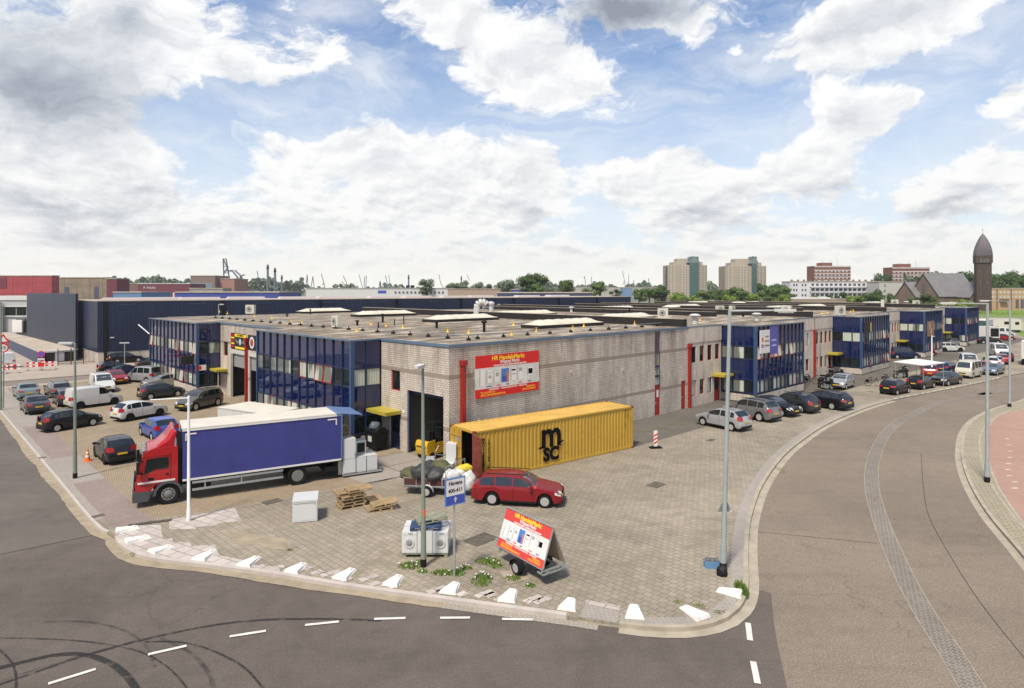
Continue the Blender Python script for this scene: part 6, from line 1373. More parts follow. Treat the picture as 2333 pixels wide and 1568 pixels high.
t2 = copy_tree(fp, (q.x + .25, q.y + .1, .15), .42, 'tilted pallet resting on the one right of the brown stack'); t2.rotation_euler = (.0, -.12, .42); t2.location.z = .20
# ---------------------------------------------------------------- washing machine block on a pallet
wl_ = G(915, 1262, .15); wr2 = G(1021, 1262, .15); ww = (wr2 - wl_).length; n3 = 3; w1 = ww / 3
dd = (wr2 - wl_).normalized(); nn = Vector((-dd.y, dd.x)); ra = math.atan2(dd.y, dd.x)
lbs = ['washing machine at the left end of the block on a pallet', 'white machine without a porthole in the middle of the front row on the pallet', 'washing machine at the right end of the block on a pallet']
for i in range(3):
    p = wl_ + dd * (w1 * (i + .5)) + nn * .3
    appliance('washing_machine', (p.x, p.y, .15), ra, w1 - .012, .58, .86, lbs[i], 'washer' if i != 1 else 'machine', group='white machines packed on one pallet')
    p = p + nn * .6
    appliance('washing_machine', (p.x, p.y, .15), ra + math.pi, w1 - .012, .58, .86, ['left', 'middle', 'right'][i] + ' machine of the back row on the pallet', 'machine', group='white machines packed on one pallet')
p = (wl_ + wr2) / 2 + nn * .6
t2 = thing('pallet', 'flat grey pallet carrying the block of washing machines', 'pallet', (p.x, p.y, 0), ra, 'wooden pallets')
mb = MB(); mb.box(-ww/2 + .02, ww/2 - .02, -.6, .6, .12, .148); mb.build('deck_boards', M_woodg, t2); mb = MB()
for x in (-ww/2 + .05, -.05, ww/2 - .15): mb.box(x, x + .12, -.58, .58, 0, .119)
mb.build('blocks', M_woodg, t2)
p = (wl_ + wr2) / 2 + nn * .45 - dd * .02
pallet((p.x, p.y, 1.03), ra + .06, 'lower of the two blue pallets on the washing machines', M_woodb)
p2_ = p + dd * .18 + nn * .2; t2 = pallet((p2_.x, p2_.y, 1.25), ra + .35, 'upper weathered pallet tilted on the blue one', M_woodg); t2.rotation_euler = (-.06, -.08, ra + .35)
# chest freezer, fridges by the container
p = (G(664, 1193) + G(721, 1191)) / 2; appliance('chest_freezer', (p.x - .15, p.y + .70, 0), .27, 1.08, 1.30, .93, 'white chest freezer standing alone on the paving', 'freezer')
p = G(1031, 1083); appliance('fridge', (p.x, p.y, 0), -.15, .6, .62, 1.86, 'tall white fridge against the open end of the yellow container')
p = G(1019, 1091); appliance('washing_machine', (p.x, p.y, 0), -.15, .70, .6, .85, 'low white machine beside the fridge at the container', 'machine')
t = thing('hand_trolley', 'white board leaning on a metal trolley left of the white fridge', 'trolley', (*G(980, 1084), 0), .3)
mb = MB(); mb.box(-.24, .24, -.02, .02, .1, 1.1); mb.build('white_board', M_app, t)
mb = MB(); mb.tube((-.3, .05, .05), (-.3, .05, 1.5), .02); mb.tube((.3, .05, .05), (.3, .05, 1.35), .02); mb.tube((.3, .05, 1.3), (.55, .3, 1.6), .02); mb.tube((.3, .1, 1.15), (1.5, .7, .85), .025); mb.build('trolley_frame', M_alu, t)
mb = MB(); mb.lathe([(.1, -.33), (.1, -.28)], (0, .05, .1), 10, axis='x'); mb.lathe([(.1, .28), (.1, .33)], (0, .05, .1), 10, axis='x'); mb.build('wheel', M_rub, t)
# ---------------------------------------------------------------- forklift in the doorway
p = P(.75, 2.35); t = thing('forklift', 'yellow forklift backed into the open garage doorway', 'forklift', (p.x, p.y, 0), ANG + .12)
mb = MB(); b = [(-1.15, .55), (-1.2, .9), (-1.1, 1.15), (-.5, 1.2), (-.5, .3), (-1.05, .3)]; prof(mb, b, -.52, .52); mb.build('counterweight', M_yel, t, smooth=30)
mb = MB(); mb.box(-.5, 1.0, -.5, .5, .32, .62); mb.prism([(-.5, -.5), (.35, -.5), (.35, .5), (-.5, .5)], .62, 1.0); mb.build('body', M_yel, t)
mb = MB(); mb.box(-.45, .2, -.28, .28, 1.0, 1.12); mb.box(-.5, -.38, -.28, .28, 1.12, 1.65); mb.build('seat', M_blk, t)
mb = MB()
for y in (-.46, .46): mb.tube((-.75, y, 1.15), (-.6, y, 2.2), .035); mb.tube((.9, y, .62), (.55, y, 2.2), .035); mb.tube((-.6, y, 2.2), (.55, y, 2.2), .035)
for i in range(6): mb.tube((-.6 + i * .23, -.46, 2.2), (-.6 + i * .23, .46, 2.2), .025)
mb.build('overhead_guard', M_blk, t)
mb = MB(); mb.box(-.95, -.5, -.46, .46, 1.15, 1.75); mb.box(-.5, .9, -.47, .47, .63, 1.25); mb.box(.2, .6, -.3, .3, 1.25, 1.8); mb.build('black_bodywork', M_blk, t)
mb = MB()
for y in (-.32, .32): mb.box(1.05, 1.17, y - .05, y + .05, .1, 2.3)
mb.box(1.07, 1.15, -.35, .35, 2.2, 2.3); mb.box(1.2, 1.26, -.45, .45, .3, .5); mb.build('mast', M_blk, t)
mb = MB()
for y in (-.25, .25): mb.box(1.26, 2.3, y - .06, y + .06, .28, .33)
mb.build('fork', M_blk, t)
for x, r_ in ((-.75, .24), (.75, .3)):
    for y in (-.56, .38): mb = MB(); mb.lathe([(.1, 0), (r_, .01), (r_, .18), (.1, .19)], (x, y, r_), 14, axis='y'); mb.build('wheel', M_rub, t, smooth=40)
text('lettering', 'JUNGHEINRICH', .12, M_text, t, face_mat((-1.205, 0, .82), (0, -1, 0)), .004)
q = P(3.0, 2.2); appliance('washing_machine', (q.x, q.y, 1.6), ANG, .6, .6, .85, 'washing machine high up behind the forklift in the garage', 'machine')
q = P(3.0, 2.2); t2 = thing('storage_rack', 'dark storage rack inside the open garage behind the forklift', 'rack', (q.x, q.y, 0), ANG)
mb = MB()
for x in (-.5, .5):
    for y in (-.9, .9): mb.box(x - .04, x + .04, y - .04, y + .04, 0, 2.6)
mb.build('posts', M_blk, t2); mb = MB(); mb.box(-.55, .55, -1, 1, 1.5, 1.59); mb.box(-.55, .55, -1, 1, .7, .76); mb.build('shelf', M_blk, t2)
# wheelie bins and clutter in front of the blue glass bay
def bin_(loc, rz, w_, d_, h, label, m=M_blk):
    t = thing('wheeled_bin', label, 'waste bin', loc, rz, 'bins beside the yellow canopy door')
    mb = MB(); v0 = len(mb.v)
    for z, k in ((.14, .86), (h - .12, 1.0)): 
        for sx, sy in ((-1, -1), (1, -1), (1, 1), (-1, 1)): mb.pt(sx * w_/2 * k, sy * d_/2 * k, z)
    for i in range(4): mb.idx((i, (i+1)%4, 4+(i+1)%4, 4+i))
    mb.idx((3, 2, 1, 0)); mb.idx((4, 5, 6, 7)); mb.build('tub', m, t)
    mb = MB(); mb.box(-w_/2 - .03, w_/2 + .03, -d_/2 - .03, d_/2 + .03, h - .12, h - .06); mb.lathe([(d_*.42, -w_/2), (d_*.42, w_/2)], (0, 0, h - .2), 12, axis='x') if w_ > .9 else None
    mb.build('lid', m, t)
    mb = MB(); mb.box(-.22, .22, -d_/2 - .012, -d_/2 - .0, h * .45, h * .72); mb.build('paper_label', M_lgrey, t)
    for x in (-w_/2 + .1, w_/2 - .1): mb = MB(); mb.lathe([(.08, -.03), (.08, .03)], (x, d_/2 - .1, .08), 10, axis='y'); mb.build('castor', M_rub, t)
    return t
ba = hR + math.pi / 2 + math.pi
q = P(-1.0, 6.4); bin_((q.x, q.y, 0), ANG - math.pi/2, 1.3, 1.0, 1.35, 'large black wheeled bin with a paper label by the canopy door')
q = P(-2.4, 6.9); bin_((q.x, q.y, 0), ANG - math.pi/2 + .2, .6, .7, 1.1, 'small black bin left of the large one')
q = P(-3.1, 7.0); bin_((q.x, q.y, 0), ANG - math.pi/2 - .3, .6, .7, 1.05, 'dark bin at the foot of the blue glass corner')
q = P(-1.1, 6.4); t2 = thing('refuse_bag', 'grey plastic bag on top of the large black bin', 'bag', (q.x, q.y, 1.29), .4); 
o_ = sack((0, 0, .28), (.42, .36, .34), mat('grey_plastic', (.10,.12,.14), .3), '', 77, 'bag_body'); o_.parent = t2; o_.location = (0, 0, .24)
for k_ in ('label', 'category', 'group'):
    if k_ in o_: del o_[k_]
o_.name = 'bag'
# ---------------------------------------------------------------- street furniture
def lamp(base, top_z, arm, adir, r0, r1, m, label, head=(.75, .24), tilt=0.0, blackfoot=True, nm='street_lamp', thick=None, grp='street lamps'):
    t = thing(nm, label, 'street lamp', (base.x, base.y, 0), adir, grp)
    tx = tilt
    ca, sa_ = math.cos(-adir), math.sin(-adir); tp = Vector((tx * ca, tx * sa_, top_z))
    mb = MB(); th = thick or 1.2
    mb.tube((0, 0, .3 if blackfoot else 0), tp * (th / top_z), r0 * 1.25, r0 * 1.2, 12); mb.tube(tp * (th / top_z), tp, r0, r1, 12); mb.build('pole', m, t, smooth=40)
    if blackfoot: mb = MB(); mb.tube((0, 0, 0), (0, 0, .3), r0 * 1.35, n=12); mb.build('foot', M_blk, t, smooth=40)
    mb = MB(); e = tp + Vector((arm, 0, .02)); mb.tube(tp + Vector((-.05, 0, -.02)), e, r1 * .6, r1 * .5, 8); mb.build('arm', m, t, smooth=40)
    mb = MB(); l, w_ = head; mb.prism([(arm - .05, -w_/2), (arm + l * .8, -w_/2), (arm + l, -w_/4), (arm + l, w_/4), (arm + l * .8, w_/2), (arm - .05, w_/2)], tp.z - .02, tp.z + .08)
    hd = mb.build('lamp_head', M_lgrey, t); hd.location = (tp.x, tp.y, 0)
    mb = MB(); mb.box(arm + .08, arm + l * .85, -w_/2 + .03, w_/2 - .03, tp.z - .07, tp.z - .022); le = mb.build('lens', M_lampw, hd)
    return t
lamp(G(171, 1090), zat(783, G(171, 1090).y), .15, math.pi, .085, .05, M_grpole, 'green-grey street lamp on the left footpath beside the lot', (.75, .26), 0, True, thick=1.5)
lb_ = G(965, 1291); lB = lamp(lb_, zat(833, lb_.y), .15, -1.7, .085, .05, M_grpole, 'green-grey street lamp with an orange ring in front of the washing machines', (.75, .26), -.03, True, thick=1.6)
zo = zat(1168, lb_.y); mb = MB(); mb.tube((0, 0, zo - .14), (0, 0, zo + .14), .082, n=12); o_ = mb.build('orange_band', M_orange, lB, smooth=40); o_.location = (0, 0, 0)
r1_ = G(1647.5, 1300); L1 = lamp(r1_, zat(708, r1_.y), 1.6, -.25, .095, .062, M_blpole, 'tall leaning grey lamp post at the curve beside the blue crate', (.7, .22), .25, True, thick=1.0)
r2_ = G(2249, 1098.6); lamp(r2_, zat(692, r2_.y), 1.75, math.pi - .05, .105, .065, M_blpole, 'tall grey lamp post on the footway by the red cycle path', (.75, .22), .02, True, thick=1.0)
r3_ = G(2300, 927); lamp(r3_, zat(686, r3_.y), 1.9, math.pi - .05, .105, .065, M_blpole, 'farther of the two lamp posts on the right footway', (.75, .22), .05, True, thick=1.0)
for px, py, tz, lb in ((821, 0, 0, ''),):
    pass
for (px, b_, topy, lb) in ((498, 57.5, 694, 'thin lamp behind the near roof in front of the navy hall, left one'), (1132.5, 62.0, 694, 'thin lamp behind the silver duct'), (1395, 64.0, 692, 'thin lamp near the right end of the navy hall')):
    a_ = sa(px, b_); q = P(a_, b_); lamp(q, zat(topy, q.y), .2, 0, .07, .05, M_blpole, lb, (.5, .2), 0, False)
# flag poles with a horizontal banner arm
def flagpole(px, py, topy, armdir, L, label, r=.075):
    q = G(px, py); h = zat(topy, q.y); t = thing('flagpole', label, 'flagpole', (q.x, q.y, 0), armdir, 'white flagpoles')
    mb = MB(); mb.lathe([(r * 1.3, 0), (r * 1.25, .5), (r, .55), (r * .7, h), (.001, h + .03)], n=12); mb.build('pole', M_wpole, t, smooth=40)
    mb = MB(); mb.tube((0, 0, h - .08), (L, 0, h - .08), .028, n=8); mb.build('banner_arm', M_wpole, t); return t
flagpole(430, 1187, 903, math.pi + .35, 1.55, 'white flagpole with a banner arm in front of the blue truck')
flagpole(2123, 862, 765, .1, .35, 'white flagpole in front of the fourth glass bay', .09)
# triangular sign seen from behind on the tall lamp
zz = zat(1157, r1_.y); t = thing('yield_sign', 'triangular road sign seen from its grey back on the leaning lamp post', 'road sign', (r1_.x + .09, r1_.y + .10, zz), .25)
mb = MB(); b_ = len(mb.v); T3 = [(-.31, -.16), (.31, -.20), (.02, .34)]
for y in (0, .012): mb.v += [(a, y, c_) for a, c_ in T3]
mb.idx((0, 1, 2)); mb.idx((3, 5, 4)); [mb.idx((i, (i+1)%3, 3+(i+1)%3, 3+i)) for i in range(3)]; mb.build('plate', mat('sign_back', (.19,.21,.21), .5), t)
mb = MB(); T4 = [(.20, -.19), (.31, -.20), (.27, -.12)]; mb.face([(a, -.003, c_) for a, c_ in T4]); mb.build('sticker', M_white, t)
# blue sign Havens 400-411
q = G(1035, 1313); t = thing('direction_sign', 'blue and white harbour number sign on a thin grey post', 'sign', (q.x, q.y, 0), .66)
hz0, hz1 = zat(1148, q.y), zat(1090, q.y)
mb = MB(); mb.lathe([(.045, 0), (.045, 1.9), (.032, 1.95), (.032, hz1 - .1), (.001, hz1 - .09)], n=10); mb.build('post', M_alu, t, smooth=40)
w_, z0, z1 = .88, hz0 - .02, hz1 + .05
mb = MB(); mb.box(-w_/2, w_/2, -.075, -.045, z0, z1); mb.build('panel', mat('sign_lightblue', (.10,.20,.48), .4), t)
mb = MB(); mb.box(-w_/2 + .05, w_/2 - .05, -.079, -.076, z0 + .36 * (z1 - z0), z1 - .06); mb.build('white_field', M_white, t)
mb = MB(); mb.box(-w_/2 + .05, w_/2 - .05, -.0795, -.0765, z0 + .05, z0 + .36 * (z1 - z0) - .002); mb.build('blue_field', M_signblue, t)
hs = z1 - z0; text('lettering', 'Havens', .20, M_text, t, face_mat((0, -.083, z0 + .80 * hs), (1, 0, 0)), .004); text('lettering', '400-411', .19, M_text, t, face_mat((0, -.083, z0 + .53 * hs), (1, 0, 0)), .004)
mb = MB(); mb.box(-.02, .02, -.084, -.081, z0 + .10, z0 + .26); mb.face([(-.08, -.084, z0 + .2), (.08, -.084, z0 + .2), (0, -.084, z0 + .31)]); mb.build('arrow', M_white, t)
mb = MB(); mb.box(-.3, .3, -.045, -.03, z0 + .2, z0 + .25); mb.box(-.3, .3, -.045, -.03, z1 - .25, z1 - .2); mb.build('bracket', M_alu, t)
# red and white beacon
q = G(1493.5, 1021); t = thing('beacon', 'red and white striped beacon on a black foot by the container', 'traffic beacon', (q.x, q.y, 0), .15)
mb = MB(); mb.box(-.4, .4, -.2, .2, 0, .07); mb.box(-.25, .25, -.14, .14, .07, .12); mb.build('foot', M_rub, t)
mb = MB(); mb.box(-.125, .125, -.025, .025, .12, 1.15); mb.build('board', M_white, t)
mb = MB()
for i in range(4): z = .24 + i * .25; mb.face([(-.124, -.027, z), (.124, -.027, z + .14), (.124, -.027, z + .26), (-.124, -.027, z + .12)]) if z + .26 < 1.16 else None
mb.build('red_stripes', M_signred, t)
# cones
def cone(px, py, label, s_=1.0, first=[None]):
    q = G(px, py)
    if first[0] is None:
        t = thing('traffic_cone', label, 'traffic cone', (q.x, q.y, 0), .3, 'orange traffic cones'); first[0] = t
        mb = MB(); mb.box(-.2, .2, -.2, .2, 0, .04); mb.build('base', M_orange, t)
        mb = MB(); mb.lathe([(.15, .04), (.03, .72), (.001, .73)], n=14); mb.build('cone', M_orange, t, smooth=40)
        mb = MB(); mb.lathe([(.1155, .25), (.094, .37)], n=14); mb.lathe([(.082, .46), (.062, .56)], n=14); mb.build('white_band', M_white, t, smooth=40)
    else: t = copy_tree(first[0], (q.x, q.y, 0), .6, label)
    t.scale = (s_,) * 3; return t
cone(199.5, 1051, 'orange cone on the left footpath beside the black hatchback', 1.05); cone(1987, 842, 'nearer orange cone in front of the third glass bay'); cone(2014, 832, 'farther orange cone in front of the third glass bay')
# white concrete wedges along the kerb
wd = [(289,1208),(313,1231),(367,1254),(469,1268),(570,1282),(677,1297),(788,1311),(899,1326),(1029,1343),(1161,1360),(1296,1380),(1445,1397),(1581,1399),(1664,1352)]
pts_ = [G(a, b) for a, b in wd]; w0 = None; pos_ = ['first, at the left kerb corner', 'second from the left kerb corner', 'third from the left kerb corner', 'fourth from the left, right of the slab patch', 'fifth from the left end of the kerb', 'sixth from the left, below the chest freezer', 'seventh from the left along the kerb', 'just left of the lamp with the orange ring', 'below the blue harbour sign', 'below the advertising trailer', 'left of the lowered driveway', 'right of the lowered driveway', 'second from the right end, near the curve', 'last at the right, beside the green tuft']
for i, p in enumerate(pts_):
    k = min(range(len(KO)), key=lambda j: (KO[j] - p).length); tg = (KO[min(k+2, len(KO)-1)] - KO[max(k-2, 0)]).normalized(); nin = Vector((-tg.y, tg.x))
    if i < 3: nin = (nin + Vector((.35, .15))).normalized()
    rz = math.atan2(nin.y, nin.x)
    if w0 is None:
        t = thing('kerb_wedge', '', 'concrete block', (0, 0, 0), 0, 'white wedge blocks along the kerb'); w0 = t
        mb = MB(); lo = [(-.50, -.36), (.58, -.19), (.58, .19), (-.50, .36)]; hi = [(-.46, -.32), (.50, -.13), (.50, .13), (-.46, .32)]
        mb.v += [(a, b, 0.0) for a, b in lo] + [(a, b, .13 if j in (0, 3) else .09) for j, (a, b) in enumerate(hi)]
        for e in range(4): mb.idx((e, (e+1)%4, 4+(e+1)%4, 4+e))
        mb.idx((4, 5, 6, 7)); mb.build('wedge', M_block, t); mb = MB(); mb.ob((.30, 0, .12), (.16, .16, .06)); mb.build('lifting_stud', M_block, t)
    else: t = copy_tree(w0, rz=rz)
    t.location = (p.x, p.y, .012); t.rotation_euler = (0, 0, rz); t['label'] = 'white wedge block ' + pos_[i]; t.scale = (.84 + .05 * math.sin(i * 2.3), .86, .85)
# loose white tiles beside the kerb
rn = random.Random(9); mb = MB()
for i in range(30):
    k = 150 + 0
    px = 590 + i * 22; base = 1305 + (px - 600) * .131; 
    if rn.random() < .25: continue
    p = G(px, base - rn.uniform(8, 17)); a = ANG + rn.uniform(-.1, .1); mb.ob((p.x, p.y, .013), (.42, .30, .006), a)
    if rn.random() < .5: mb.ob((p.x + .3, p.y + .22, .013), (.3, .3, .006), a)
o_ = mb.build('slab_paving', M_slab); o_['kind'] = 'structure'
sheet('driveway_slabs', [(1337,1366),(1413,1381),(1411,1391),(1334,1376)], .010, M_slab)
sheet('driveway', [(1334,1377),(1411,1392),(1406,1419),(1319,1405)], .008, M_grey)
# manhole covers and gutter grates
for px, py, sx, sy, lb, z in ((1495,1105,1.0,.7,'square iron cover in the open paving right of the red estate', .012), (1096,1229,1.3,.9,'square cover left of the advertising trailer', .012), (97,1043,.4,.35,'small drain grate in the left gutter', .02), (224,1176,.5,.35,'drain grate in the gutter near the left kerb corner', .02), (620,1143,.9,.6,'worn dark round cover left of the chest freezer', .012), (1213,1043+8,.9,.7,'dark cover beside the yellow container', .012), (1620,1003,.8,.4,'dark patch cover near the row of five', .012)):
    q = G(px, py); mb = MB(); mb.box(-sx/2, sx/2, -sy/2, sy/2, 0, z); mb.box(-sx/2 + .06, sx/2 - .06, -sy/2 + .06, sy/2 - .06, z, z + .003)
    o = mb.build('manhole_cover', mat('iron_cover', (.10,.085,.065), .7, var=.3, vscale=4), loc=(q.x, q.y, 0), rz=ANG + .05); tag(o, lb, 'manhole cover', 'iron covers in the paving')
sheet('concrete_patch', [(1136,1302),(1180,1299),(1206,1318),(1160,1331)], .010, mat('pale_patch', (.30,.25,.19), .9, var=.2))
q = G(354 - 12, 1192); mb = MB(); mb.box(-.85, .85, -.12, .12, 0, .04); o = mb.build('drain_channel', mat('dark_stone', (.07,.06,.05), .9, var=.4, vscale=5), loc=(q.x, q.y, 0), rz=.42); tag(o, 'dark narrow channel stone between the pink footpath and the slabs', 'drain channel')
# blue crate and black bag at the lamp foot
q = G(1622, 1292); t = thing('crate', 'small blue crate filled with cobbles at the foot of the leaning lamp', 'crate', (q.x, q.y, 0), -.1)
mb = MB(); mb.box(-.28, .28, -.18, .18, .0, .03); 
for a, b, c_, d_ in ((-.28, .28, -.18, -.15), (-.28, .28, .15, .18), (-.28, -.25, -.15, .15), (.25, .28, -.15, .15)): mb.box(a, b, c_, d_, .03, .26)
mb.build('box', mat('crate_blue', (.10,.22,.38), .5), t)
mb = MB()
for i in range(9): mb.ob((-.17 + (i % 3) * .17, -.09 + (i // 3) * .09, .24 + rn.random() * .05), (.12, .08, .09), rn.random())
mb.build('stones', mat('cobble_stone', (.16,.15,.14), .9), t)
q = G(1645, 1311); o_ = sack((q.x, q.y, .12), (.20, .17, .24), M_blk, 'small black bag beside the blue crate', 5, 'refuse_sack', 'refuse bags at the lamp'); 
# white flat awning on thin legs
ac = [G(2036, 824.5, 2.6), G(2104, 833, 2.6), G(2153, 827, 2.6), G(2087, 818, 2.6)]; c_ = sum(ac, Vector((0, 0))) / 4
t = thing('awning', 'flat white awning roof on thin posts beside the parked cars', 'awning', (c_.x, c_.y, 0), 0)
mb = MB(); mb.prism([(p.x - c_.x, p.y - c_.y) for p in ac], 2.55, 2.64); mb.build('roof_sheet', M_white, t)
mb = MB(); [mb.tube((.94 * (p.x - c_.x), .94 * (p.y - c_.y), 0), (.94 * (p.x - c_.x), .94 * (p.y - c_.y), 2.55), .03) for p in ac]; mb.build('posts', M_alu, t)
# ---------------------------------------------------------------- motorcycles and bicycles
def motorcycle(px, py, rz, label, first=[None], m=None):
    q = G(px, py)
    if first[0] is not None: return copy_tree(first[0], (q.x, q.y, 0), rz, label)
    t = thing('motorcycle', label, 'motorcycle', (q.x, q.y, 0), rz, 'motorcycles and scooters by the bays'); first[0] = t
    for x in (-.68, .70):
        mb = MB(); mb.lathe([(.20, -.05), (.31, -.055), (.33, 0), (.31, .055), (.20, .05)], (x, 0, .33), 18, axis='y'); w_ = mb.build('wheel', M_rub, t, smooth=40)
        mb = MB(); mb.lathe([(.21, -.02), (.06, -.04), (.06, .04), (.21, .02)], (x, 0, .33), 12, axis='y'); mb.build('rim', M_alu, w_)
    mb = MB(); mb.ob((0, 0, .45), (.55, .34, .40)); mb.tube((-.68, .1, .33), (-.1, .1, .45), .05); mb.tube((-.68, -.12, .28), (.2, -.14, .25), .05); mb.build('engine', M_appd, t)
    mb = MB(); mb.lathe([(.05, -.35), (.2, -.2), (.23, .05), (.15, .25), (.04, .3)], (.12, 0, .82), 12, axis='x'); mb.build('tank', M_blk, t, smooth=40)
    mb = MB(); mb.ob((-.42, 0, .80), (.70, .28, .12), 0); mb.ob((-.78, 0, .90), (.22, .2, .08), 0, ry=.3); mb.build('seat', M_blk, t)
    mb = MB(); mb.ob((.62, 0, .92), (.28, .34, .42), 0, ry=-.5); mb.ob((.55, 0, 1.15), (.04, .3, .3), 0, ry=-.6); mb.build('fairing', M_blk, t)
    mb = MB(); mb.tube((.70, .1, .33), (.45, .1, 1.0), .03); mb.tube((.70, -.1, .33), (.45, -.1, 1.0), .03); mb.tube((.42, -.36, 1.06), (.42, .36, 1.06), .02); mb.build('fork', M_alu, t)
    mb = MB(); mb.ob((.38, .38, 1.18), (.05, .14, .09)); mb.ob((.38, -.38, 1.18), (.05, .14, .09)); mb.build('mirrors', M_blk, t)
    return t
for px, py, rz, lb in ((1764,894,-1.1,'lone black motorcycle at the plinth of the second bay'),(1869,882,.9,'nearest black motorcycle of the cluster by the silver hatchback'),(1884,889,-1.3,'black motorcycle facing the road, right of the cluster'),(1886,872,.6,'black motorcycle in the middle of the cluster'),(1893,862,1.0,'motorcycle at the back of the cluster by the red door'),(1908,865,-1.2,'motorcycle nearest the third glass bay'),(2050,862,.3,'black scooter behind the small black hatchback'),(2064,859,1.2,'dark scooter under the awning edge')): motorcycle(px, py, rz, lb)
def bicycle(px, py, rz, label, first=[None]):
    q = G(px, py)
    if first[0] is not None: return copy_tree(first[0], (q.x, q.y, 0), rz, label)
    t = thing('bicycle', label, 'bicycle', (q.x, q.y, 0), rz, 'bicycles by the bays'); first[0] = t
    for x in (-.53, .53):
        mb = MB(); mb.path([(x + .34 * math.cos(a * math.pi / 10), 0, .34 + .34 * math.sin(a * math.pi / 10)) for a in range(21)], .022, 5)
        for a in range(8): mb.tube((x, 0, .34), (x + .33 * math.cos(a * math.pi/4), 0, .34 + .33 * math.sin(a * math.pi/4)), .004, n=3)
        mb.build('wheel', M_rub, t)
    mb = MB(); F = [((-.53,0,.34),(-.05,0,.30)),((-.05,0,.30),(-.22,0,.85)),((-.53,0,.34),(-.20,0,.78)),((-.05,0,.30),(.36,0,.82)),((-.2,0,.55),(.38,0,.86)),((.53,0,.34),(.34,0,1.0))]
    for a, b in F: mb.tube(a, b, .02, n=6)
    mb.build('frame', M_blk, t)
    mb = MB(); mb.tube((.30, -.28, 1.08), (.34, 0, 1.02), .015); mb.tube((.30, .28, 1.08), (.34, 0, 1.02), .015); mb.build('handlebar', M_alu, t)
    mb = MB(); mb.ob((-.25, 0, .93), (.26, .16, .07)); mb.build('saddle', M_blk, t)
    mb = MB(); mb.ob((-.60, 0, .72), (.36, .14, .03)); mb.ob((-.55, .14, .55), (.3, .1, .26)); mb.build('carrier', M_blk, t)
    return t
for px, py, rz, lb in ((1829,874,.5,'bicycle against the plinth left of the motorcycles'),(1840,871,.8,'second bicycle by the plinth, nearer the motorcycles'),(1848,876,.2,'white-wheeled bicycle lying near the motorcycles'),(1989,880,-.1,'lone bicycle standing in the open left of the small black hatchback'),(2018,871,.7,'bicycle with a blue crate behind the small black hatchback')): bicycle(px, py, rz, lb)
# ---------------------------------------------------------------- signs on the units
def board(root_label, side, u0, u1, z0, z1, m, nm='sign_board', off=.03, extra=None):
    t = thing(nm, root_label, 'sign', (C0.x, C0.y, 0), ANG)
    mb = MB()
    if side[0] == 'x': mb.box(u0, u1, side[1] - off, side[1] - .004, z0, z1); M = face_mat(((u0 + u1) / 2, side[1] - off - .002, (z0 + z1) / 2), (1, 0, 0))
    else: mb.box(side[1] - off, side[1] - .004, u0, u1, z0, z1); M = face_mat((side[1] - off - .002, (u0 + u1) / 2, (z0 + z1) / 2), (0, -1, 0))
    mb.build('panel', m, t)
    return t, M, (u1 - u0), (z1 - z0)
s0_, s1_ = sb(561), sb(526.5); t, M, w_, h_ = board('black and yellow garage board above the far garage door', ('y', 0), s0_, s1_, 4.75, 6.3, M_signblack)
def patch(t, M, x0, x1, y0, y1, m, nm='marking'):
    mb = MB(); mb.box(x0, x1, y0, y1, .0, .004); o = mb.build(nm, m, t); o.matrix_local = M
patch(t, M, -w_*.22, w_*.5, h_*.28, h_*.46, M_signyel); patch(t, M, -w_*.2, w_*.5, -h_*.46, -h_*.33, M_signyel)
text('lettering', 'AUTOSERVICE', .26, M_text, t, M @ Matrix.Translation((w_*.14, h_*.37, .006)), .012)
for i, m in enumerate((M_signred, M_signyel, M_signred, M_signyel, M_signred)): patch(t, M, -w_*.47, -w_*.26, h_*(.38 - .18*i - .05), h_*(.38 - .18*i + .05), m)
mb = MB(); mb.lathe([(.30, 0), (.30, .005), (.22, .006), (.001, .006)], n=16); o = mb.build('emblem', M_lgrey, t); o.matrix_local = M @ Matrix.Translation((w_*.12, -h_*.02, 0))
for sx in (-1, 1): mb = MB(); mb.prism([(sx*.3, -.1), (sx*1.1, .25), (sx*1.15, .12), (sx*.9, -.2)], 0, .004); o = mb.build('emblem_wing', mat('wing_grey', (.15,.18,.17), .5), t); o.matrix_local = M @ Matrix.Translation((w_*.12, 0, 0))
s0_, s1_ = sb(584) + .05, sb(565.5); t, M, w_, h_ = board('small black board with a round white emblem beside the red pipe', ('y', 0), min(s0_, s1_), max(s0_, s1_), 4.9, 6.3, M_signblack)
mb = MB(); mb.lathe([(.55, 0), (.55, .004), (.001, .005)], n=20); o = mb.build('emblem', M_white, t); o.matrix_local = M; mb = MB(); mb.lathe([(.36, 0), (.36, .004), (.001, .005)], n=20); o = mb.build('emblem_centre', mat('emblem_red', (.35,.04,.04), .5), t); o.matrix_local = M @ Matrix.Translation((0, 0, .006))
fz = -pR + .0
t, M, w_, h_ = board('white panel with orange emblem and grey text on the second glass bay', ('x', -pR - .0), sa(1730.5, -pR), sa(1752, -pR), 4.6, 6.75, M_white, off=.08)
mb = MB(); mb.lathe([(.22, 0), (.22, .004), (.001, .005)], n=14); o = mb.build('emblem', M_orange, t); o.matrix_local = M @ Matrix.Translation((-w_*.26, .2, 0))
for i, s_ in enumerate(('HAVEN', 'CENTRUM', 'SCHIEDAM')): text('lettering', s_, .2, M_text, t, M @ Matrix.Translation((w_*.2, .45 - i*.42, .004)), .003)
patch(t, M, -w_*.42, -w_*.12, -.35, -.25, M_signred); patch(t, M, -w_*.42, -w_*.12, -.52, -.42, M_signblue)
t, M, w_, h_ = board('violet blue sticker panel right of the white panel on the second glass bay', ('x', -pR), sa(1753, -pR), sa(1772, -pR), 4.4, 7.05, mat('violet_blue', (.055,.055,.33), .35), off=.02)
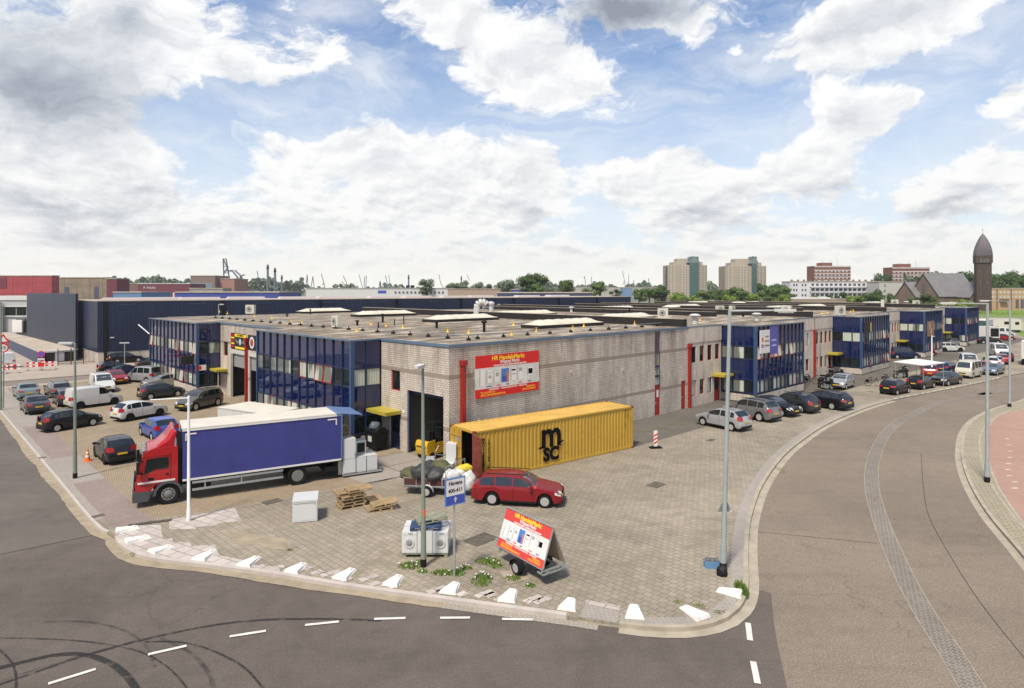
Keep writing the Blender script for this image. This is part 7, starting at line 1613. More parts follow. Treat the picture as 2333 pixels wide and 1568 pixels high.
for z in (-.1, -.6): patch(t, M, -w_*.25, w_*.3, z, z + .16, mat('pale_lilac', (.35,.38,.70), .5))
def projecting(px, side_off, z0, z1, m, label, out=.9):
    u = sa(px, -pR - .3); t = thing('projecting_sign', label, 'sign', (C0.x, C0.y, 0), ANG); mb = MB(); mb.box(u - .12, u + .12, -pR - out, -pR - .12, z0, z1); mb.build('light_box', m, t)
    mb = MB(); mb.box(u - .03, u + .03, -pR - .12, -pR - .02, z0 + .2, z1 - .2); mb.build('bracket', M_blk, t); return t
t = projecting(1972, 0, 5.3, 6.6, M_signblack, 'black and yellow projecting sign at the corner of the third bay'); mb = MB(); u = sa(1972, -pR - .3); mb.box(u + .121, u + .126, -pR - .8, -pR - .3, 5.45, 6.45); mb.box(u - .12, u + .12, -pR - .905, -pR - .901, 5.4, 6.5); mb.build('yellow_face', M_signyel, t)
t = thing('projecting_sign', 'orange projecting sign by the red pipe beyond the third bay', 'sign', (C0.x, C0.y, 0), ANG); u = a3e + .5; mb = MB(); mb.box(u, u + .2, -1.0, -.15, 3.7, 5.0); mb.build('light_box', mat('sign_orange2', (.70,.35,.05), .5), t)
t = thing('projecting_sign', 'black box sign on the far left glass bay', 'sign', (C0.x, C0.y, 0), ANG); u = sb(437, -pL - .3); mb = MB(); mb.box(-pL - 1.3, -pL - .12, u, u + .3, 3.1, 3.95); mb.build('light_box', M_signblack, t)
t, M, w_, h_ = board('red and white sticker low on the side of the far left glass bay', ('x', 0), .1, .9, 2.45, 3.0, M_white, off=.02); t.location = (*P(-pL, b2s), 0); patch(t, M, -.38, -.05, -.2, .2, M_signred)
t, M, w_, h_ = board('round pictures pasted on the fourth glass bay', ('x', -pR), sa(2112, -pR), sa(2128, -pR), 3.2, 5.6, mat('brown_picture', (.20,.10,.06), .5), off=.02)
for x, y, r_ in ((-.6, .5, .5), (.3, -.4, .55)): mb = MB(); mb.lathe([(r_, 0), (r_, .004), (.001, .006)], n=16); o = mb.build('round_picture', mat('amber_picture', (.45,.25,.10), .5), t); o.matrix_local = M @ Matrix.Translation((x, y, 0))
# ---------------------------------------------------------------- left edge: posts, road signs, barriers, fence
q = G(8, 931); t = thing('road_sign', 'warning triangle above a round speed sign on a post at the left edge', 'road sign', (q.x, q.y, 0), .35)
z2 = zat(782, q.y); mb = MB(); mb.lathe([(.05, 0), (.05, z2 + .5), (.001, z2 + .52)], n=8); mb.build('post', M_grpole, t)
mb = MB(); T3 = [(-.5, -.02), (.5, -.02), (0, .80)]; b_ = 0
mb.face([(a, -.06, z2 - .25 + c_ + .3) for a, c_ in T3]); mb.build('triangle', M_signred, t); mb = MB(); mb.face([(a * .6, -.066, z2 + .05 + c_ * .6 + .1) for a, c_ in T3]); mb.build('triangle_field', M_white, t)
mb = MB(); mb.lathe([(.42, -.06), (.42, -.05)], (0, 0, z2 - .42), 20, axis='y'); mb.build('disc', M_signred, t); mb = MB(); mb.lathe([(.31, -.066), (.31, -.064)], (0, 0, z2 - .42), 20, axis='y'); mb.build('disc_field', M_white, t); text('lettering', '15', .4, M_text, t, face_mat((0, -.07, z2 - .42), (1, 0, 0)), .01)
q = G(7, 931); lamp(G(2, 935), zat(690, G(2, 935).y), .1, math.pi, .08, .05, M_grpole, 'thin lamp post at the very left edge of the picture', (.5, .2), 0, False)
q = G(94, 846); t = thing('parking_sign', 'round blue and red no parking sign with a white plate behind the barrier boards', 'road sign', (q.x, q.y, 0), .3)
z2 = zat(807, q.y); mb = MB(); mb.lathe([(.035, 0), (.035, z2 + .3), (.001, z2 + .31)], n=8); mb.build('post', M_alu, t)
mb = MB(); mb.lathe([(.42, -.05), (.42, -.04)], (0, 0, z2), 20, axis='y'); mb.build('disc', M_signred, t); mb = MB(); mb.lathe([(.32, -.056), (.32, -.054)], (0, 0, z2), 20, axis='y'); mb.build('disc_field', mat('violet_sign', (.08,.07,.40), .5), t)
mb = MB(); mb.box(-.38, .38, -.05, -.04, z2 - 1.0, z2 - .55); mb.build('lower_plate', M_white, t); mb = MB(); mb.box(-.33, .33, -.05, -.04, .6, 1.1); mb.box(-.33, .33, -.05, -.04, 1.25, 1.5); mb.build('red_plates', M_signred, t)
def barrier(px, py, w_, rz, label):
    q = G(px, py); t = thing('road_barrier', label, 'road barrier', (q.x, q.y, 0), rz, 'red and white barrier boards across the side street')
    for z in (.45, .85):
        mb = MB(); n = 6
        for i in range(n): mb.box(-w_/2 + i * w_/n, -w_/2 + (i + 1) * w_/n, -.02, .02, z, z + .22, i % 2)
        mb.build('board', [M_signred, M_white], t)
    mb = MB()
    for x in (-w_/2 + .15, w_/2 - .15): mb.tube((x, 0, 0), (x, 0, 1.1), .025); mb.box(x - .1, x + .1, -.35, .35, 0, .06)
    mb.build('stand', M_alu, t)
barrier(80, 844, 2.0, .25, 'barrier board left of the no parking sign'); barrier(110, 842, 2.0, .25, 'barrier board right of the no parking sign'); barrier(22, 850, 2.4, .2, 'barrier board in front of the white van at the left edge'); barrier(2, 852, 1.6, .2, 'barrier board cut by the left picture edge')
# low hedge-like weeds: stuff
def tufts(name, spots, n, h, m_, seed, flowers=0):
    rn = random.Random(seed); mb = MB()
    for (px, py, rx, ry) in spots:
        c = G(px, py); sx = rx / K * c.y; sy = ry * c.y * c.y / (K * H)
        for i in range(int(n * sx * sy * 4) + 30):
            a = rn.uniform(0, 6.28); d_ = math.sqrt(rn.random()); x = c.x + sx * d_ * math.cos(a); y = c.y + sy * d_ * math.sin(a)
            hh = h * rn.uniform(.4, 1.1) * (1.15 - d_ * .8); b = rn.uniform(0, 6.28); dx, dy = .03 * math.cos(b), .03 * math.sin(b); lx, ly = rn.uniform(-.06, .06), rn.uniform(-.06, .06)
            fl = flowers and rn.random() < .02
            if fl: mb.ob((x, y, hh + .02), (.05, .05, .03), b, 1)
            else: mb.face([(x - dx, y - dy, .008), (x + dx, y + dy, .008), (x + lx + dx * .3, y + ly + dy * .3, hh)])
    o = mb.build(name, [m_, M_white], nofix=True); o['kind'] = 'stuff'; return o
M_weed = mat('weed_green', (.115,.19,.025), .9, var=.5, vscale=2.5); M_moss2 = mat('dry_moss', (.16,.17,.04), .95, var=.4, vscale=2)
tufts('weeds', [(935,1290,28,9),(1008,1306,30,7),(1040,1306,22,8),(1111,1280,30,9),(1098,1322,25,16),(1168,1319,20,6),(1208,1335,12,5),(962,1303,12,4),(1130,1290,16,6),(1060,1296,16,4),(956,1283,8,4)], 260, .20, M_weed, 3, 1)
tufts('weeds', [(1689,1345,11,16)], 900, .42, M_weed, 4)
tufts('moss', [(1465,984,20,2.5),(1500,976,22,2.5),(1540,967,24,2.5),(1576,960,18,2),(1986,893,12,2),(1900,899,20,1.2),(1778,1070,8,6),(660,1253,10,3),(300,1262,6,2),(1590,1382,26,9),(1545,1372,10,4),(1640,1395,14,5),(575,1283,8,3),(1705,1218,6,2)], 120, .05, M_moss2, 6)
# ---------------------------------------------------------------- navy halls behind the row
A_ = G(222, 803, 1.65); ztp = zat(687, A_.y); B_ = G(1437, 676.5, ztp); u_ = (B_ - A_).normalized(); v_ = Vector((-u_.y, u_.x)); L_ = (B_ - A_).length; ra = math.atan2(u_.y, u_.x)
def onray(px, P0, D):          # distance along P0+s*D where it crosses picture column px
    t = (px - CX) / K; return (t * P0.y - P0.x) / (D.x - t * D.y)
t = thing('warehouse', 'long navy clad warehouse with pale roof behind the brick row', 'warehouse', (A_.x, A_.y, 0), ra)
dep = onray(175, A_, v_)
cs = Vector(DL); sL = onray(175.5, A_, cs); cL = (A_ + cs * sL) - A_; cL = Vector((cL.dot(u_), cL.dot(v_))); dep = cL.y; RP_ = lambda e: [(-e, -e), (L_ + e, -e), (L_ + e, dep), (cL.x - e, dep)]
mb = MB(); mb.prism(RP_(0), 1.65, ztp); mb.build('cladding', M_navy, t)
mb = MB(); mb.prism(RP_(-.05), 0, 1.649); mb.build('plinth', M_plinth, t)
mb = MB(); mb.prism(RP_(.05), ztp, ztp + .12); mb.build('roof', M_roofpale, t)
for px in (240, 508, 730, 905, 1050, 1170, 1273, 1360):
    s_ = onray(px, A_, u_); mb = MB(); mb.box(s_ - .18, s_ + .18, -.2, -.003, .3, ztp); mb.build('downpipe', M_blk, t)
for px in (290, 448, 600, 745, 860, 990, 1110, 1215, 1300, 1392):
    s_ = onray(px, A_, u_); mb = MB(); mb.box(s_ - 1.2, s_ + 1.2, -.08, -.003, ztp - .55, ztp - .42); mb.build('vent_strip', M_navyroof, t)
for k, (px, rr) in enumerate(((290, 7), (385, 7), (470, 8), (590, 8), (700, 8), (800, 8), (905, 8), (1000, 8), (1070, 8), (1150, 8), (1240, 9), (1330, 9))):
    s_ = onray(px, A_, u_) * .97; mb = MB(); y0 = 2 + (k % 2) * 3
    mb.prism([(s_ - 3, y0), (s_ + 3, y0), (s_ + 3, y0 + 2), (s_ - 3, y0 + 2)], ztp + .12, ztp + .3); mb.prism([(s_ - 2.8, y0 + .1), (s_ + 2.8, y0 + .1), (s_ + 2.8, y0 + 1.9), (s_ - 2.8, y0 + 1.9)], ztp + .3, ztp + .5); mb.build('skylight', mat('lilac_skylight', (.58,.52,.52), .4), t)
for px in (218, 245): s_ = onray(px, A_, u_)
mb = MB(); s_ = onray(245, A_, u_) + .3; mb.box(s_, s_ + .5, -.12, -.005, 3.6, 3.75); mb.box(-.12, -.005, 3.2, 3.6, 3.4, 3.6); mb.build('wall_lamp', M_lgrey, t)
mb = MB(); mb.box(-.06, -.005, 4.2, 5.3, 1.2, 3.2); mb.build('side_door', M_lgrey, t)
Q1 = G(172, 794, 1.65); Q2 = G(61, 766, 1.65); z1 = zat(671, Q1.y); du = (Q2 - Q1).normalized()
t = thing('warehouse', 'plain grey-blue clad gable hall at the far left above the raised yard', 'warehouse', (Q1.x, Q1.y, 0), math.atan2(du.y, du.x))
Lq = (Q2 - Q1).length
mb = MB(); mb.box(0, Lq, -.35, -.0, 0, z1); mb.build('cladding', M_navy, t); mb = MB(); mb.box(-.05, Lq, -.35, .05, z1, z1 + .12); mb.build('roof', M_navyroof, t)
dk_ = [G(88, 803, 1.65), G(99, 801, 1.65), G(170, 797, 1.65), Q1 - du * .3, Q2, G(20, 757, 1.65), G(-60, 750, 1.65), G(-60, 757, 1.65), G(0, 765, 1.65)]
c_ = dk_[1]; t = thing('raised_yard', 'raised parking deck with navy side wall at the far left', 'parking deck', (c_.x, c_.y, 0), 0)
mb = MB(); mb.prism([(p.x - c_.x, p.y - c_.y) for p in dk_], 0, 1.65, 0, 1, bottom=False); mb.build('deck', [M_navyroof, M_roofpale], t)
e0, e1 = dk_[1] - c_, dk_[2] - c_; ed = (e1 - e0).normalized(); en = Vector((ed.y, -ed.x))
mb = MB()
for s0, s1, m_ in ((.05, .36, 0), (.36, .66, 1), (.66, .97, 0)):
    a = e0.lerp(e1, s0) + en * .03; b = e0.lerp(e1, s1) + en * .03; mb.face([(a.x, a.y, .1), (b.x, b.y, .1), (b.x, b.y, 1.4), (a.x, a.y, 1.4)], m_)
mb.build('garage_openings', [M_dark, m_clad('white_door', (.5, .5, .55), .25)], t)
mb = MB(); a, b = e0 - ed * .5, e1 + ed * .2; mb.face([(a.x, a.y - .1, 1.66), (b.x, b.y - .1, 1.66), (b.x, b.y + .5, 1.70), (a.x, a.y + .5, 1.70)]); mb.face([(a.x, a.y - .1, 1.45), (b.x, b.y - .1, 1.45), (b.x, b.y - .1, 1.66), (a.x, a.y - .1, 1.66)]); mb.build('white_edge', M_lgrey, t)
t = thing('office_building', 'white and grey office with a dark window band at the left edge', 'building', (*G(30, 757, 1.65), 0), 0)
W_ = lambda px, Y=133: (px - 30) / K * Y
mb = MB(); mb.box(W_(-80), W_(75), 0, 12, 0, zat(684, 133)); mb.build('wall', mat('grey_panel_wall', (.36,.37,.38), .6), t)
mb = MB(); mb.box(W_(-80), W_(75), -.2, 12, zat(684, 133), zat(675, 133)); mb.build('roof_edge', M_lgrey, t)
for a, b in ((12, 36), (38, 60), (-20, 4)):
    mb = MB(); mb.box(W_(a), W_(b), -.06, -.003, zat(719, 133), zat(700, 133)); mb.build('window', M_glass, t)
mb = MB(); mb.box(W_(-80), W_(75), -.3, -.004, zat(722, 133), zat(719.5, 133)); mb.box(W_(-80), W_(75), -.25, -.004, zat(699.5, 133), zat(697, 133)); mb.build('ledge', M_lgrey, t)
mb = MB(); mb.box(W_(37), W_(60), -.08, -.004, 1.65, zat(727, 133)); mb.build('door', M_blk, t)
mb = MB(); mb.box(W_(-80), W_(10), -1.5, -.3, 1.65, zat(690, 133)); mb.build('porch', M_lgrey, t)
t = thing('delivery_box', 'white closed box body on the raised yard by the hall', 'container', (*G(46, 757, 1.65), 1.65), 0); mb = MB(); mb.box(-.9, 1.1, -1, 2.5, 0, zat(729, 133) - 1.65); mb.build('body', M_white, t); mb = MB(); mb.box(1.1, 2.6, -.6, 2.2, 0, zat(729, 133) - 1.8); mb.build('side', M_blk, t)
q0, q1 = G(132, 833), G(219, 826.5); dd = q1 - q0; t = thing('steel_fence', 'thin dark bar fence in front of the navy hall corner', 'fence', (q0.x, q0.y, 0), math.atan2(dd.y, dd.x))
mb = MB(); n = int(dd.length / .16)
for i in range(n + 1): x = i * dd.length / n; mb.box(x - .012, x + .012, -.012, .012, .05, 2.1)
mb.box(0, dd.length, -.02, .02, .2, .25); mb.box(0, dd.length, -.02, .02, 1.95, 2.0); mb.build('bars', M_blk, t)
for i in range(4): mb = MB(); x = i * dd.length / 3; mb.box(x - .05, x + .05, -.06, .04, 0, 2.3); mb.build('post', mat('rust_post', (.12,.06,.04), .7), t)
q = G(284, 838); t = thing('street_lamp', 'low T-shaped lamp by the navy hall and the cross street', 'street lamp', (q.x, q.y, 0), .2)
mb = MB(); mb.tube((0, 0, 0), (0, 0, 3.3), .06); mb.build('pole', M_alu, t); mb = MB(); mb.box(-.6, .6, -.15, .15, 3.3, 3.42); mb.build('lamp_head', M_lgrey, t)
t = thing('leaning_pole', 'short white pole sticking out by the far left glass bay', 'flagpole', (C0.x, C0.y, 0), ANG); mb = MB(); u2 = b2e; mb.tube((-pL, u2 - .1, 5.3), (-pL - .9, u2 + 1.0, 6.4), .07); mb.build('pole', M_wpole, t)
# ---------------------------------------------------------------- background buildings
def block(name, label, cat, px0, px1, ytop, Y, depth, m, roofm=None, rz=0, ybase=None, group=None):
    x0 = (px0 - CX) / K * Y; wd = (px1 - px0) / K * Y; zt = zat(ytop, Y)
    t = thing(name, label, cat, (x0, Y, 0), rz, group); mb = MB(); mb.box(0, wd, 0, depth, -.3, zt); mb.build('wall', m, t)
    mb = MB(); mb.box(-.2, wd + .2, -.2, depth + .2, zt, zt + .4); mb.build('roof', roofm or M_roofpale, t); return t, wd, zt
def wins(t, xs, zs, w_, h_, m, y=-.05, nm='window', axis='x'):
    first = None
    for x in xs:
        for z in zs:
            if first is None:
                mb = MB(); mb.box(0, w_, 0, .04, 0, h_) if axis == 'x' else mb.box(0, .04, 0, w_, 0, h_); first = mb.build(nm, m, t); o = first
            else: o = first.copy(); COL.objects.link(o)
            o.location = (x, y, z) if axis == 'x' else (y, x, z)
M_tan = mat('tan_facade', (.31,.26,.20), .85, var=.12, vscale=.08); M_green = mat('green_glazing', (.035,.095,.09), .3, coat=.5); M_fbrick = mat('far_red_brick', (.19,.07,.045), .85, var=.1, vscale=.1)
M_fwhite = mat('far_white_wall', (.56,.56,.58), .7, var=.08, vscale=.1); M_fwin = mat('far_window', (.08,.09,.10), .2, coat=.4); M_fwinl = mat('far_window_pale', (.46,.45,.42), .4); M_darkbrick = mat('church_brick', (.062,.040,.034), .85, var=.25, vscale=.3)
M_slate = mat('slate_roof', (.16,.155,.16), .6, var=.15, vscale=.3); M_gablebrick = mat('gable_brick', (.17,.12,.09), .85, var=.2, vscale=.3); M_orbrick = mat('orange_brick', (.42,.27,.15), .85, var=.1, vscale=.2)
def flat_tower(px0, px1, pg0, pg1, ytop, ycap, Y, label, gable):
    sc = Y / K; t = thing('apartment_tower', label, 'apartment tower', ((px0 - CX) * sc, Y, 0), 0, 'tan apartment towers')
    W_ = (px1 - px0) * sc; g0 = (pg0 - px0) * sc; g1 = (pg1 - px0) * sc; zt = zat(ytop, Y); zc = zat(ycap, Y)
    cr = W_ * .28
    mb = MB(); mb.prism([(0, 3), (cr, 0), (g0, -1.5), (g0, 22), (0, 22)], 0, zt); mb.prism([(g1, -1.5), (W_, 1.5), (W_, 22), (g1, 22)], 0, zt); mb.build('wall', M_tan, t)
    mb = MB(); mb.box(g0, g1, -2.4, 20, 0, zt + 1.5); mb.prism([(g0, -2.4), (g1, -2.4), (g1, 6), (g0, 6)], zt + 1.5, zc - .5); mb.build('stair_glazing', M_green, t)
    mb = MB()
    for i in range(13): mb.box(g0 - .3, g1 + .3, -2.6, -2.38, 2 + i * (zt - 2) / 13, 2.3 + i * (zt - 2) / 13)
    mb.build('floor_bands', mat('dark_green_band', (.02,.07,.065), .5), t)
    mb = MB(); mb.prism([(cr * .5, 3), (W_ * .9, 3), (W_ * .9, 18), (cr * .5, 18)], zt, zt + (zc - zt) * .35); 
    mb.prism([(W_ * .25, 4), (W_ * .62, 4), (W_ * .62, 16), (W_ * .25, 16)], zt + (zc - zt) * .35, zt + (zc - zt) * .75); mb.build('roof_storey', mat('tan_light', (.36,.31,.25), .8), t)
    mb = MB(); mb.face([(g0 - 2, -2.7, zt + 2), (g1 + 2, -2.7, zt + 2), ((g0 + g1) / 2, -2.7, zc)]); mb.face([(g0 - 2, -2.7, zt + 2), ((g0+g1)/2, -2.7, zc), ((g0+g1)/2, 12, zc), (g0 - 2, 12, zt + 2)]); mb.face([(g1 + 2, -2.7, zt + 2), ((g0+g1)/2, -2.7, zc), ((g0+g1)/2, 12, zc), (g1 + 2, 12, zt + 2)]); mb.build('gable_roof', mat('grey_green_roof', (.14,.19,.19), .6), t)
    fl = [3 + i * (zt - 3) / 13 + .9 for i in range(13)]
    def yw(x): return (3 - 3 * x / cr) if x < cr else (-1.5 * (x - cr) / (g0 - cr))
    first = None; xs = [W_ * f for f in (.06, .14, .33, .40, .47)] + [g1 + (W_ - g1) * f for f in (.25, .6)]
    for x in xs:
        for z in fl:
            yy = (yw(x + .5) if x < g0 else (-1.5 + 3 * (x + .5 - g1) / (W_ - g1))) - .35
            if first is None: mb = MB(); mb.box(0, 1.3, 0, .3, 0, 1.3); first = mb.build('window', M_fwin, t); o = first
            else: o = first.copy(); COL.objects.link(o)
            if (int(x * 7 + z * 3)) % 3 == 0: o.material_slots[0].link = 'OBJECT'; o.material_slots[0].material = M_fwinl
            o.location = (x, yy, z)
    return t
t = flat_tower(1523, 1612, 1570, 1590, 604, 584, 600, 'left tan apartment tower with a green stair strip', True)
mb = MB()
for i in range(8): mb.box(-3, 0, 4, 10, 14 + i * 2.6, 14.3 + i * 2.6)
mb.box(-2.9, -2.7, 4, 5, 0, 34); mb.build('balconies', mat('grey_balcony', (.25,.27,.27), .6), t)
flat_tower(1654.5, 1747, 1711, 1722, 606, 584, 600, 'right tan apartment tower with a green stair strip', False)
def brick_flat(px0, px1, c0, c1, ytop, ycap, Y, label):
    t, wd, zt = block('apartment_block', label, 'apartment block', px0, px1, ytop, Y, 14, M_fbrick, group='red brick flats'); s = Y / K
    mb = MB(); mb.box((c0 - px0) * s, (c1 - px0) * s, 3, 12, zt + .4, zat(ycap, Y)); mb.build('lift_house', M_fbrick, t)
    n = 8; fh = 3.0; mb = MB()
    for i in range(n + 1): mb.box(-.1, wd + .1, -.4, 0, zt - i * fh - .75, zt - i * fh - .1)
    mb.build('balcony_bands', M_fwhite, t)
    wins(t, [wd * (.03 + .105 * k) for k in range(9)], [zt - i * fh - 2.2 for i in range(1, n)], 1.7, 1.4, M_fwinl, -.12)
    mb = MB()
    for k in range(3): mb.box(wd * (.3 + k * .2), wd * (.3 + k * .2) + .15, 4, 4.15, zt + .4, zt + 5 + k)
    mb.build('aerial', M_appd, t); return t
brick_flat(1855, 1938, 1875, 1900, 607, 598.5, 560, 'left red brick block of flats above the white slab')
brick_flat(2033, 2118, 2052, 2080, 610, 601, 560, 'right red brick block of flats behind the church')
t, wd, zt = block('apartment_slab', 'long white slab of flats behind the dark trees', 'apartment block', 1800, 2003, 642.5, 360, 11, M_fwhite)
wins(t, [wd * .035, wd * .065, wd * .13, wd * .165], [zt - 2.4 - 2.9 * i for i in range(4)], .9, 1.3, M_fwin)
wins(t, [wd * (.24 + .052 * k) for k in range(15)], [zt - 2.3, zt - 5.2, zt - 8.1, zt - 11.0], 1.5, 1.4, M_fwin)
mb = MB()
for i in range(3): mb.box(wd * .22, wd, -1.2, -.05, zt - 3.2 - 2.9 * i, zt - 2.75 - 2.9 * i)
for k in range(16): mb.box(wd * (.22 + .052 * k), wd * (.22 + .052 * k) + .2, -1.2, -.05, 0, zt - 2.8)
mb.build('gallery', M_fwhite, t); mb = MB()
for i in range(14): mb.box(wd * (.05 + .07 * i), wd * (.05 + .07 * i) + .8, 4, 5, zt + .4, zt + 1.4)
mb.build('chimney_pots', M_gablebrick, t)
t, wd, zt = block('apartment_slab', 'plain grey end wall block right of the white slab', 'apartment block', 2003, 2056, 643, 345, 12, mat('grey_gable', (.42,.41,.38), .8, var=.08)); wins(t, [wd * .22], [zt - 2.5 - 2.9*i for i in range(4)], .7, 1.2, M_fwin)
t, wd, zt = block('low_building', 'low tan flat-roofed building in front of the white slab', 'building', 1803, 1930, 683, 290, 14, mat('tan_low', (.36,.28,.21), .85, var=.1)); mb = MB(); mb.box(2, wd - 6, 3, 9, zt + .4, zt + 1.0); mb.build('roof_box', M_fwhite, t)
# church
Y_ = 300; s_ = Y_ / K; X_ = lambda px: (px - CX) * s_
th = R(11); gw = 17.6; rl = 21.8; za = zat(622.4, Y_); ze = zat(674, Y_)
t = thing('church', 'brown brick church with a big steep grey roof', 'church', (X_(2140), Y_, 0), th)
def gable_house(t, w_, L, ze, za, y_off=0, x_off=0, M=None, nm=('nave_wall', 'roof')):
    M = M or Matrix.Identity(4); tr = lambda p: tuple(M @ Vector(p))
    mb = MB(); x0, x1 = x_off, x_off + L; a, b = y_off - 0, y_off + w_; c_ = (a + b) / 2
    for x in (x0, x1): mb.face([tr((x, a, 0)), tr((x, b, 0)), tr((x, b, ze)), tr((x, c_, za)), tr((x, a, ze))])
    for y in (a, b): mb.face([tr((x0, y, 0)), tr((x1, y, 0)), tr((x1, y, ze)), tr((x0, y, ze))])
    mb.build(nm[0], M_gablebrick, t)
    mb = MB(); e = .5; k = (za - ze) / (w_ / 2)
    for sg, y in ((-1, a), (1, b)): mb.face([tr((x0 - e, y + sg * e, ze - k * e + .15)), tr((x1 + e, y + sg * e, ze - k * e + .15)), tr((x1 + e, c_, za + .2)), tr((x0 - e, c_, za + .2))])
    mb.build(nm[1], M_slate, t)
gable_house(t, gw, rl, ze, za)
M2 = Matrix.Translation((rl * .45, 0, 0)) @ Matrix.Rotation(-math.pi/2, 4, 'Z'); gable_house(t, 10.5, 7, zat(676, 290), zat(643, 290), 0, 0, M2, ('transept_wall', 'transept_roof'))
M2 = Matrix.Translation((-3.5, gw * .55, 0)); gable_house(t, 13, 8, zat(676, 310), zat(643, 310), 0, 0, M2, ('side_wall', 'side_roof'))
wins(t, [gw * .46, gw * .50, gw * .54], [ze + .5], .5, 5.5, M_fwin, -.06, 'lancet_window', 'y')
t = thing('church_tower', 'tall dark brick church tower with a pointed curved spire', 'church tower', ((2239 - CX) / K * 290, 290, 0), -.45)
hw = 19 * 290 / K * .74; zs = zat(583, 290); zp = zat(532, 290)
mb = MB(); mb.box(-hw, hw, -hw, hw, 0, zat(600, 290)); mb.box(-hw - .35, hw + .35, -hw - .35, hw + .35, zat(600, 290), zs); mb.build('shaft', M_darkbrick, t)
mb = MB(); n = 12; b0 = 0; rows = []
for i in range(n + 1):
    f = i / n; r_ = (hw + .35) * math.cos(f * math.pi / 2) ** .80 if f < 1 else .02; z = zs + (zp - zs) * f
    r_ = max(r_, .03); ch = r_ * .45
    rows.append([mb.pt(x, y, z) for x, y in ((-r_, -r_ + ch * f), (-r_ + ch * f, -r_), (r_ - ch * f, -r_), (r_, -r_ + ch * f), (r_, r_ - ch * f), (r_ - ch * f, r_), (-r_ + ch * f, r_), (-r_, r_ - ch * f))])
for a, b in zip(rows[:-1], rows[1:]):
    for j in range(8): mb.idx((a[j], a[(j+1) % 8], b[(j+1) % 8], b[j]))
mb.build('spire', mat('spire_slate', (.085,.075,.085), .6, var=.15, vscale=.4), t)
mb = MB(); mb.tube((0, 0, zp - .3), (0, 0, zat(519, 290)), .12, .05); mb.box(-.6, .6, -.05, .05, zat(524, 290), zat(524, 290) + .15); mb.build('finial', M_appd, t)
wins(t, [-1.6, -.4, .8], [zs - 3.2], .7, 1.8, M_fwin, -hw - .42, 'belfry_opening'); wins(t, [-1.6, 1.0], [8, 13, 18], .35, 1.6, M_fwin, -hw - .06, 'slit_window')
t, wd, zt = block('school_building', 'orange brick school with two rows of small windows at the right', 'school', 2253, 2420, 658, 346, 16, M_orbrick)
wins(t, [1.5 + 2.1 * k for k in range(14)], [zt - 2.6, zt - 5.0], 1.3, 1.2, M_fwinl, -.06); mb = MB()
for x in (4.0, 11.8, 24): mb.box(x, x + .7, -.15, -.01, 0, zt)
mb.build('brown_pilaster', M_gablebrick, t); wins(t, [14.5, 17.2], [0.5], 1.8, 5.0, M_fwin, -.06, 'doorway'); mb = MB(); mb.box(5.5, 9.5, -2, -.1, 4.6, 5.4); mb.build('porch_roof', M_blk, t)
t, wd, zt = block('low_building', 'small dark roofed building beside the church tower', 'building', 2222, 2256, 680, 300, 10, M_darkbrick, M_slate)
# industrial skyline on the left
def simple(name, label, px0, px1, y, Y, m, depth=20, cat='industrial hall', **k): return block(name, label, cat, px0, px1, y, Y, depth, m, **k)
M_fred = m_clad('far_red_cladding', (.30,.045,.055), 8.0, .6); M_fbrown = m_clad('far_brown_cladding', (.21,.165,.12), 6.0, .7); M_mar = mat('maroon_wall', (.13,.03,.045), .7); M_pinkb = mat('pink_brick', (.30,.16,.13), .85, var=.08)
t, wd, zt = simple('industrial_hall', 'big red hall at the left edge of the skyline', -60, 119, 629.5, 260, M_fred, 4); mb = MB(); mb.box(17, 20, -.1, -.01, 3, 8); mb.build('loading_door', M_fbrown, t); mb = MB(); mb.box(0, 13.5, -.12, -.01, zt - 5, zt - .6); mb.build('upper_panel', M_mar, t); mb = MB(); mb.box(20, 31, -.12, -.01, 5.2, 5.6); mb.build('writing_band', M_fwhite, t)
t, wd, zt = simple('industrial_hall', 'brown hall with dark vertical doors right of the red hall', 118, 243, 633.5, 300, M_fbrown, 4); wins(t, [1.0, 6.0, 20], [2.5], 2.2, 9.5, mat('dark_blue_grey', (.06,.07,.11), .6), -.06, 'tall_door')
mb = MB(); mb.box(12, 21.0, -.3, -.06, 0, 6); mb.build('blue_annex', mat('steel_blue', (.05,.10,.17), .6), t)
simple('industrial_hall', 'small purple-brown gable next to the brown hall', 243, 266, 636, 300, M_mar, 10)
simple('industrial_hall', 'long low brick hall on the skyline', 262, 318, 647, 420, mat('old_brick', (.17,.10,.085), .85, var=.2, vscale=.1), 20)
t, wd, zt = simple('industrial_hall', 'maroon hall with white vertical stripes', 314, 432, 647, 380, M_mar, 20, roofm=M_fwhite); wins(t, [21, 23, 25, 27.5], [1], .9, 8, M_fwhite, -.08, 'white_stripe'); text('lettering', 'P. MAAS', 2.0, M_fwhite, t, face_mat((7, -.1, zt - 2.4), (1, 0, 0)))
t, wd, zt = simple('industrial_hall', 'tall brick hall with a big grey shutter on the skyline', 434, 490, 629, 420, mat('mauve_brick', (.19,.135,.12), .85), 22); mb = MB(); mb.box(1, wd - 2, -.1, -.01, 0, zt - 4.5); mb.build('shutter', mat('shutter_grey', (.17,.21,.24), .6), t)
simple('industrial_hall', 'pink brick annex right of the tall brick hall', 490, 534, 636, 425, M_pinkb, 22)
simple('industrial_hall', 'flat grey shed in front of the brick hall', 432, 508, 658, 330, mat('grey_shed', (.22,.22,.2), .8), 10)
simple('warehouse', 'bright blue low hall roofline on the left', 400, 636, 667, 230, mat('bright_blue', (.035,.055,.24), .6), 24, 'warehouse', roofm=M_roofpale)
simple('warehouse', 'pale blue low hall left of the bright blue one', 258, 322, 667, 235, mat('pale_blue', (.10,.19,.34), .6), 20, 'warehouse')
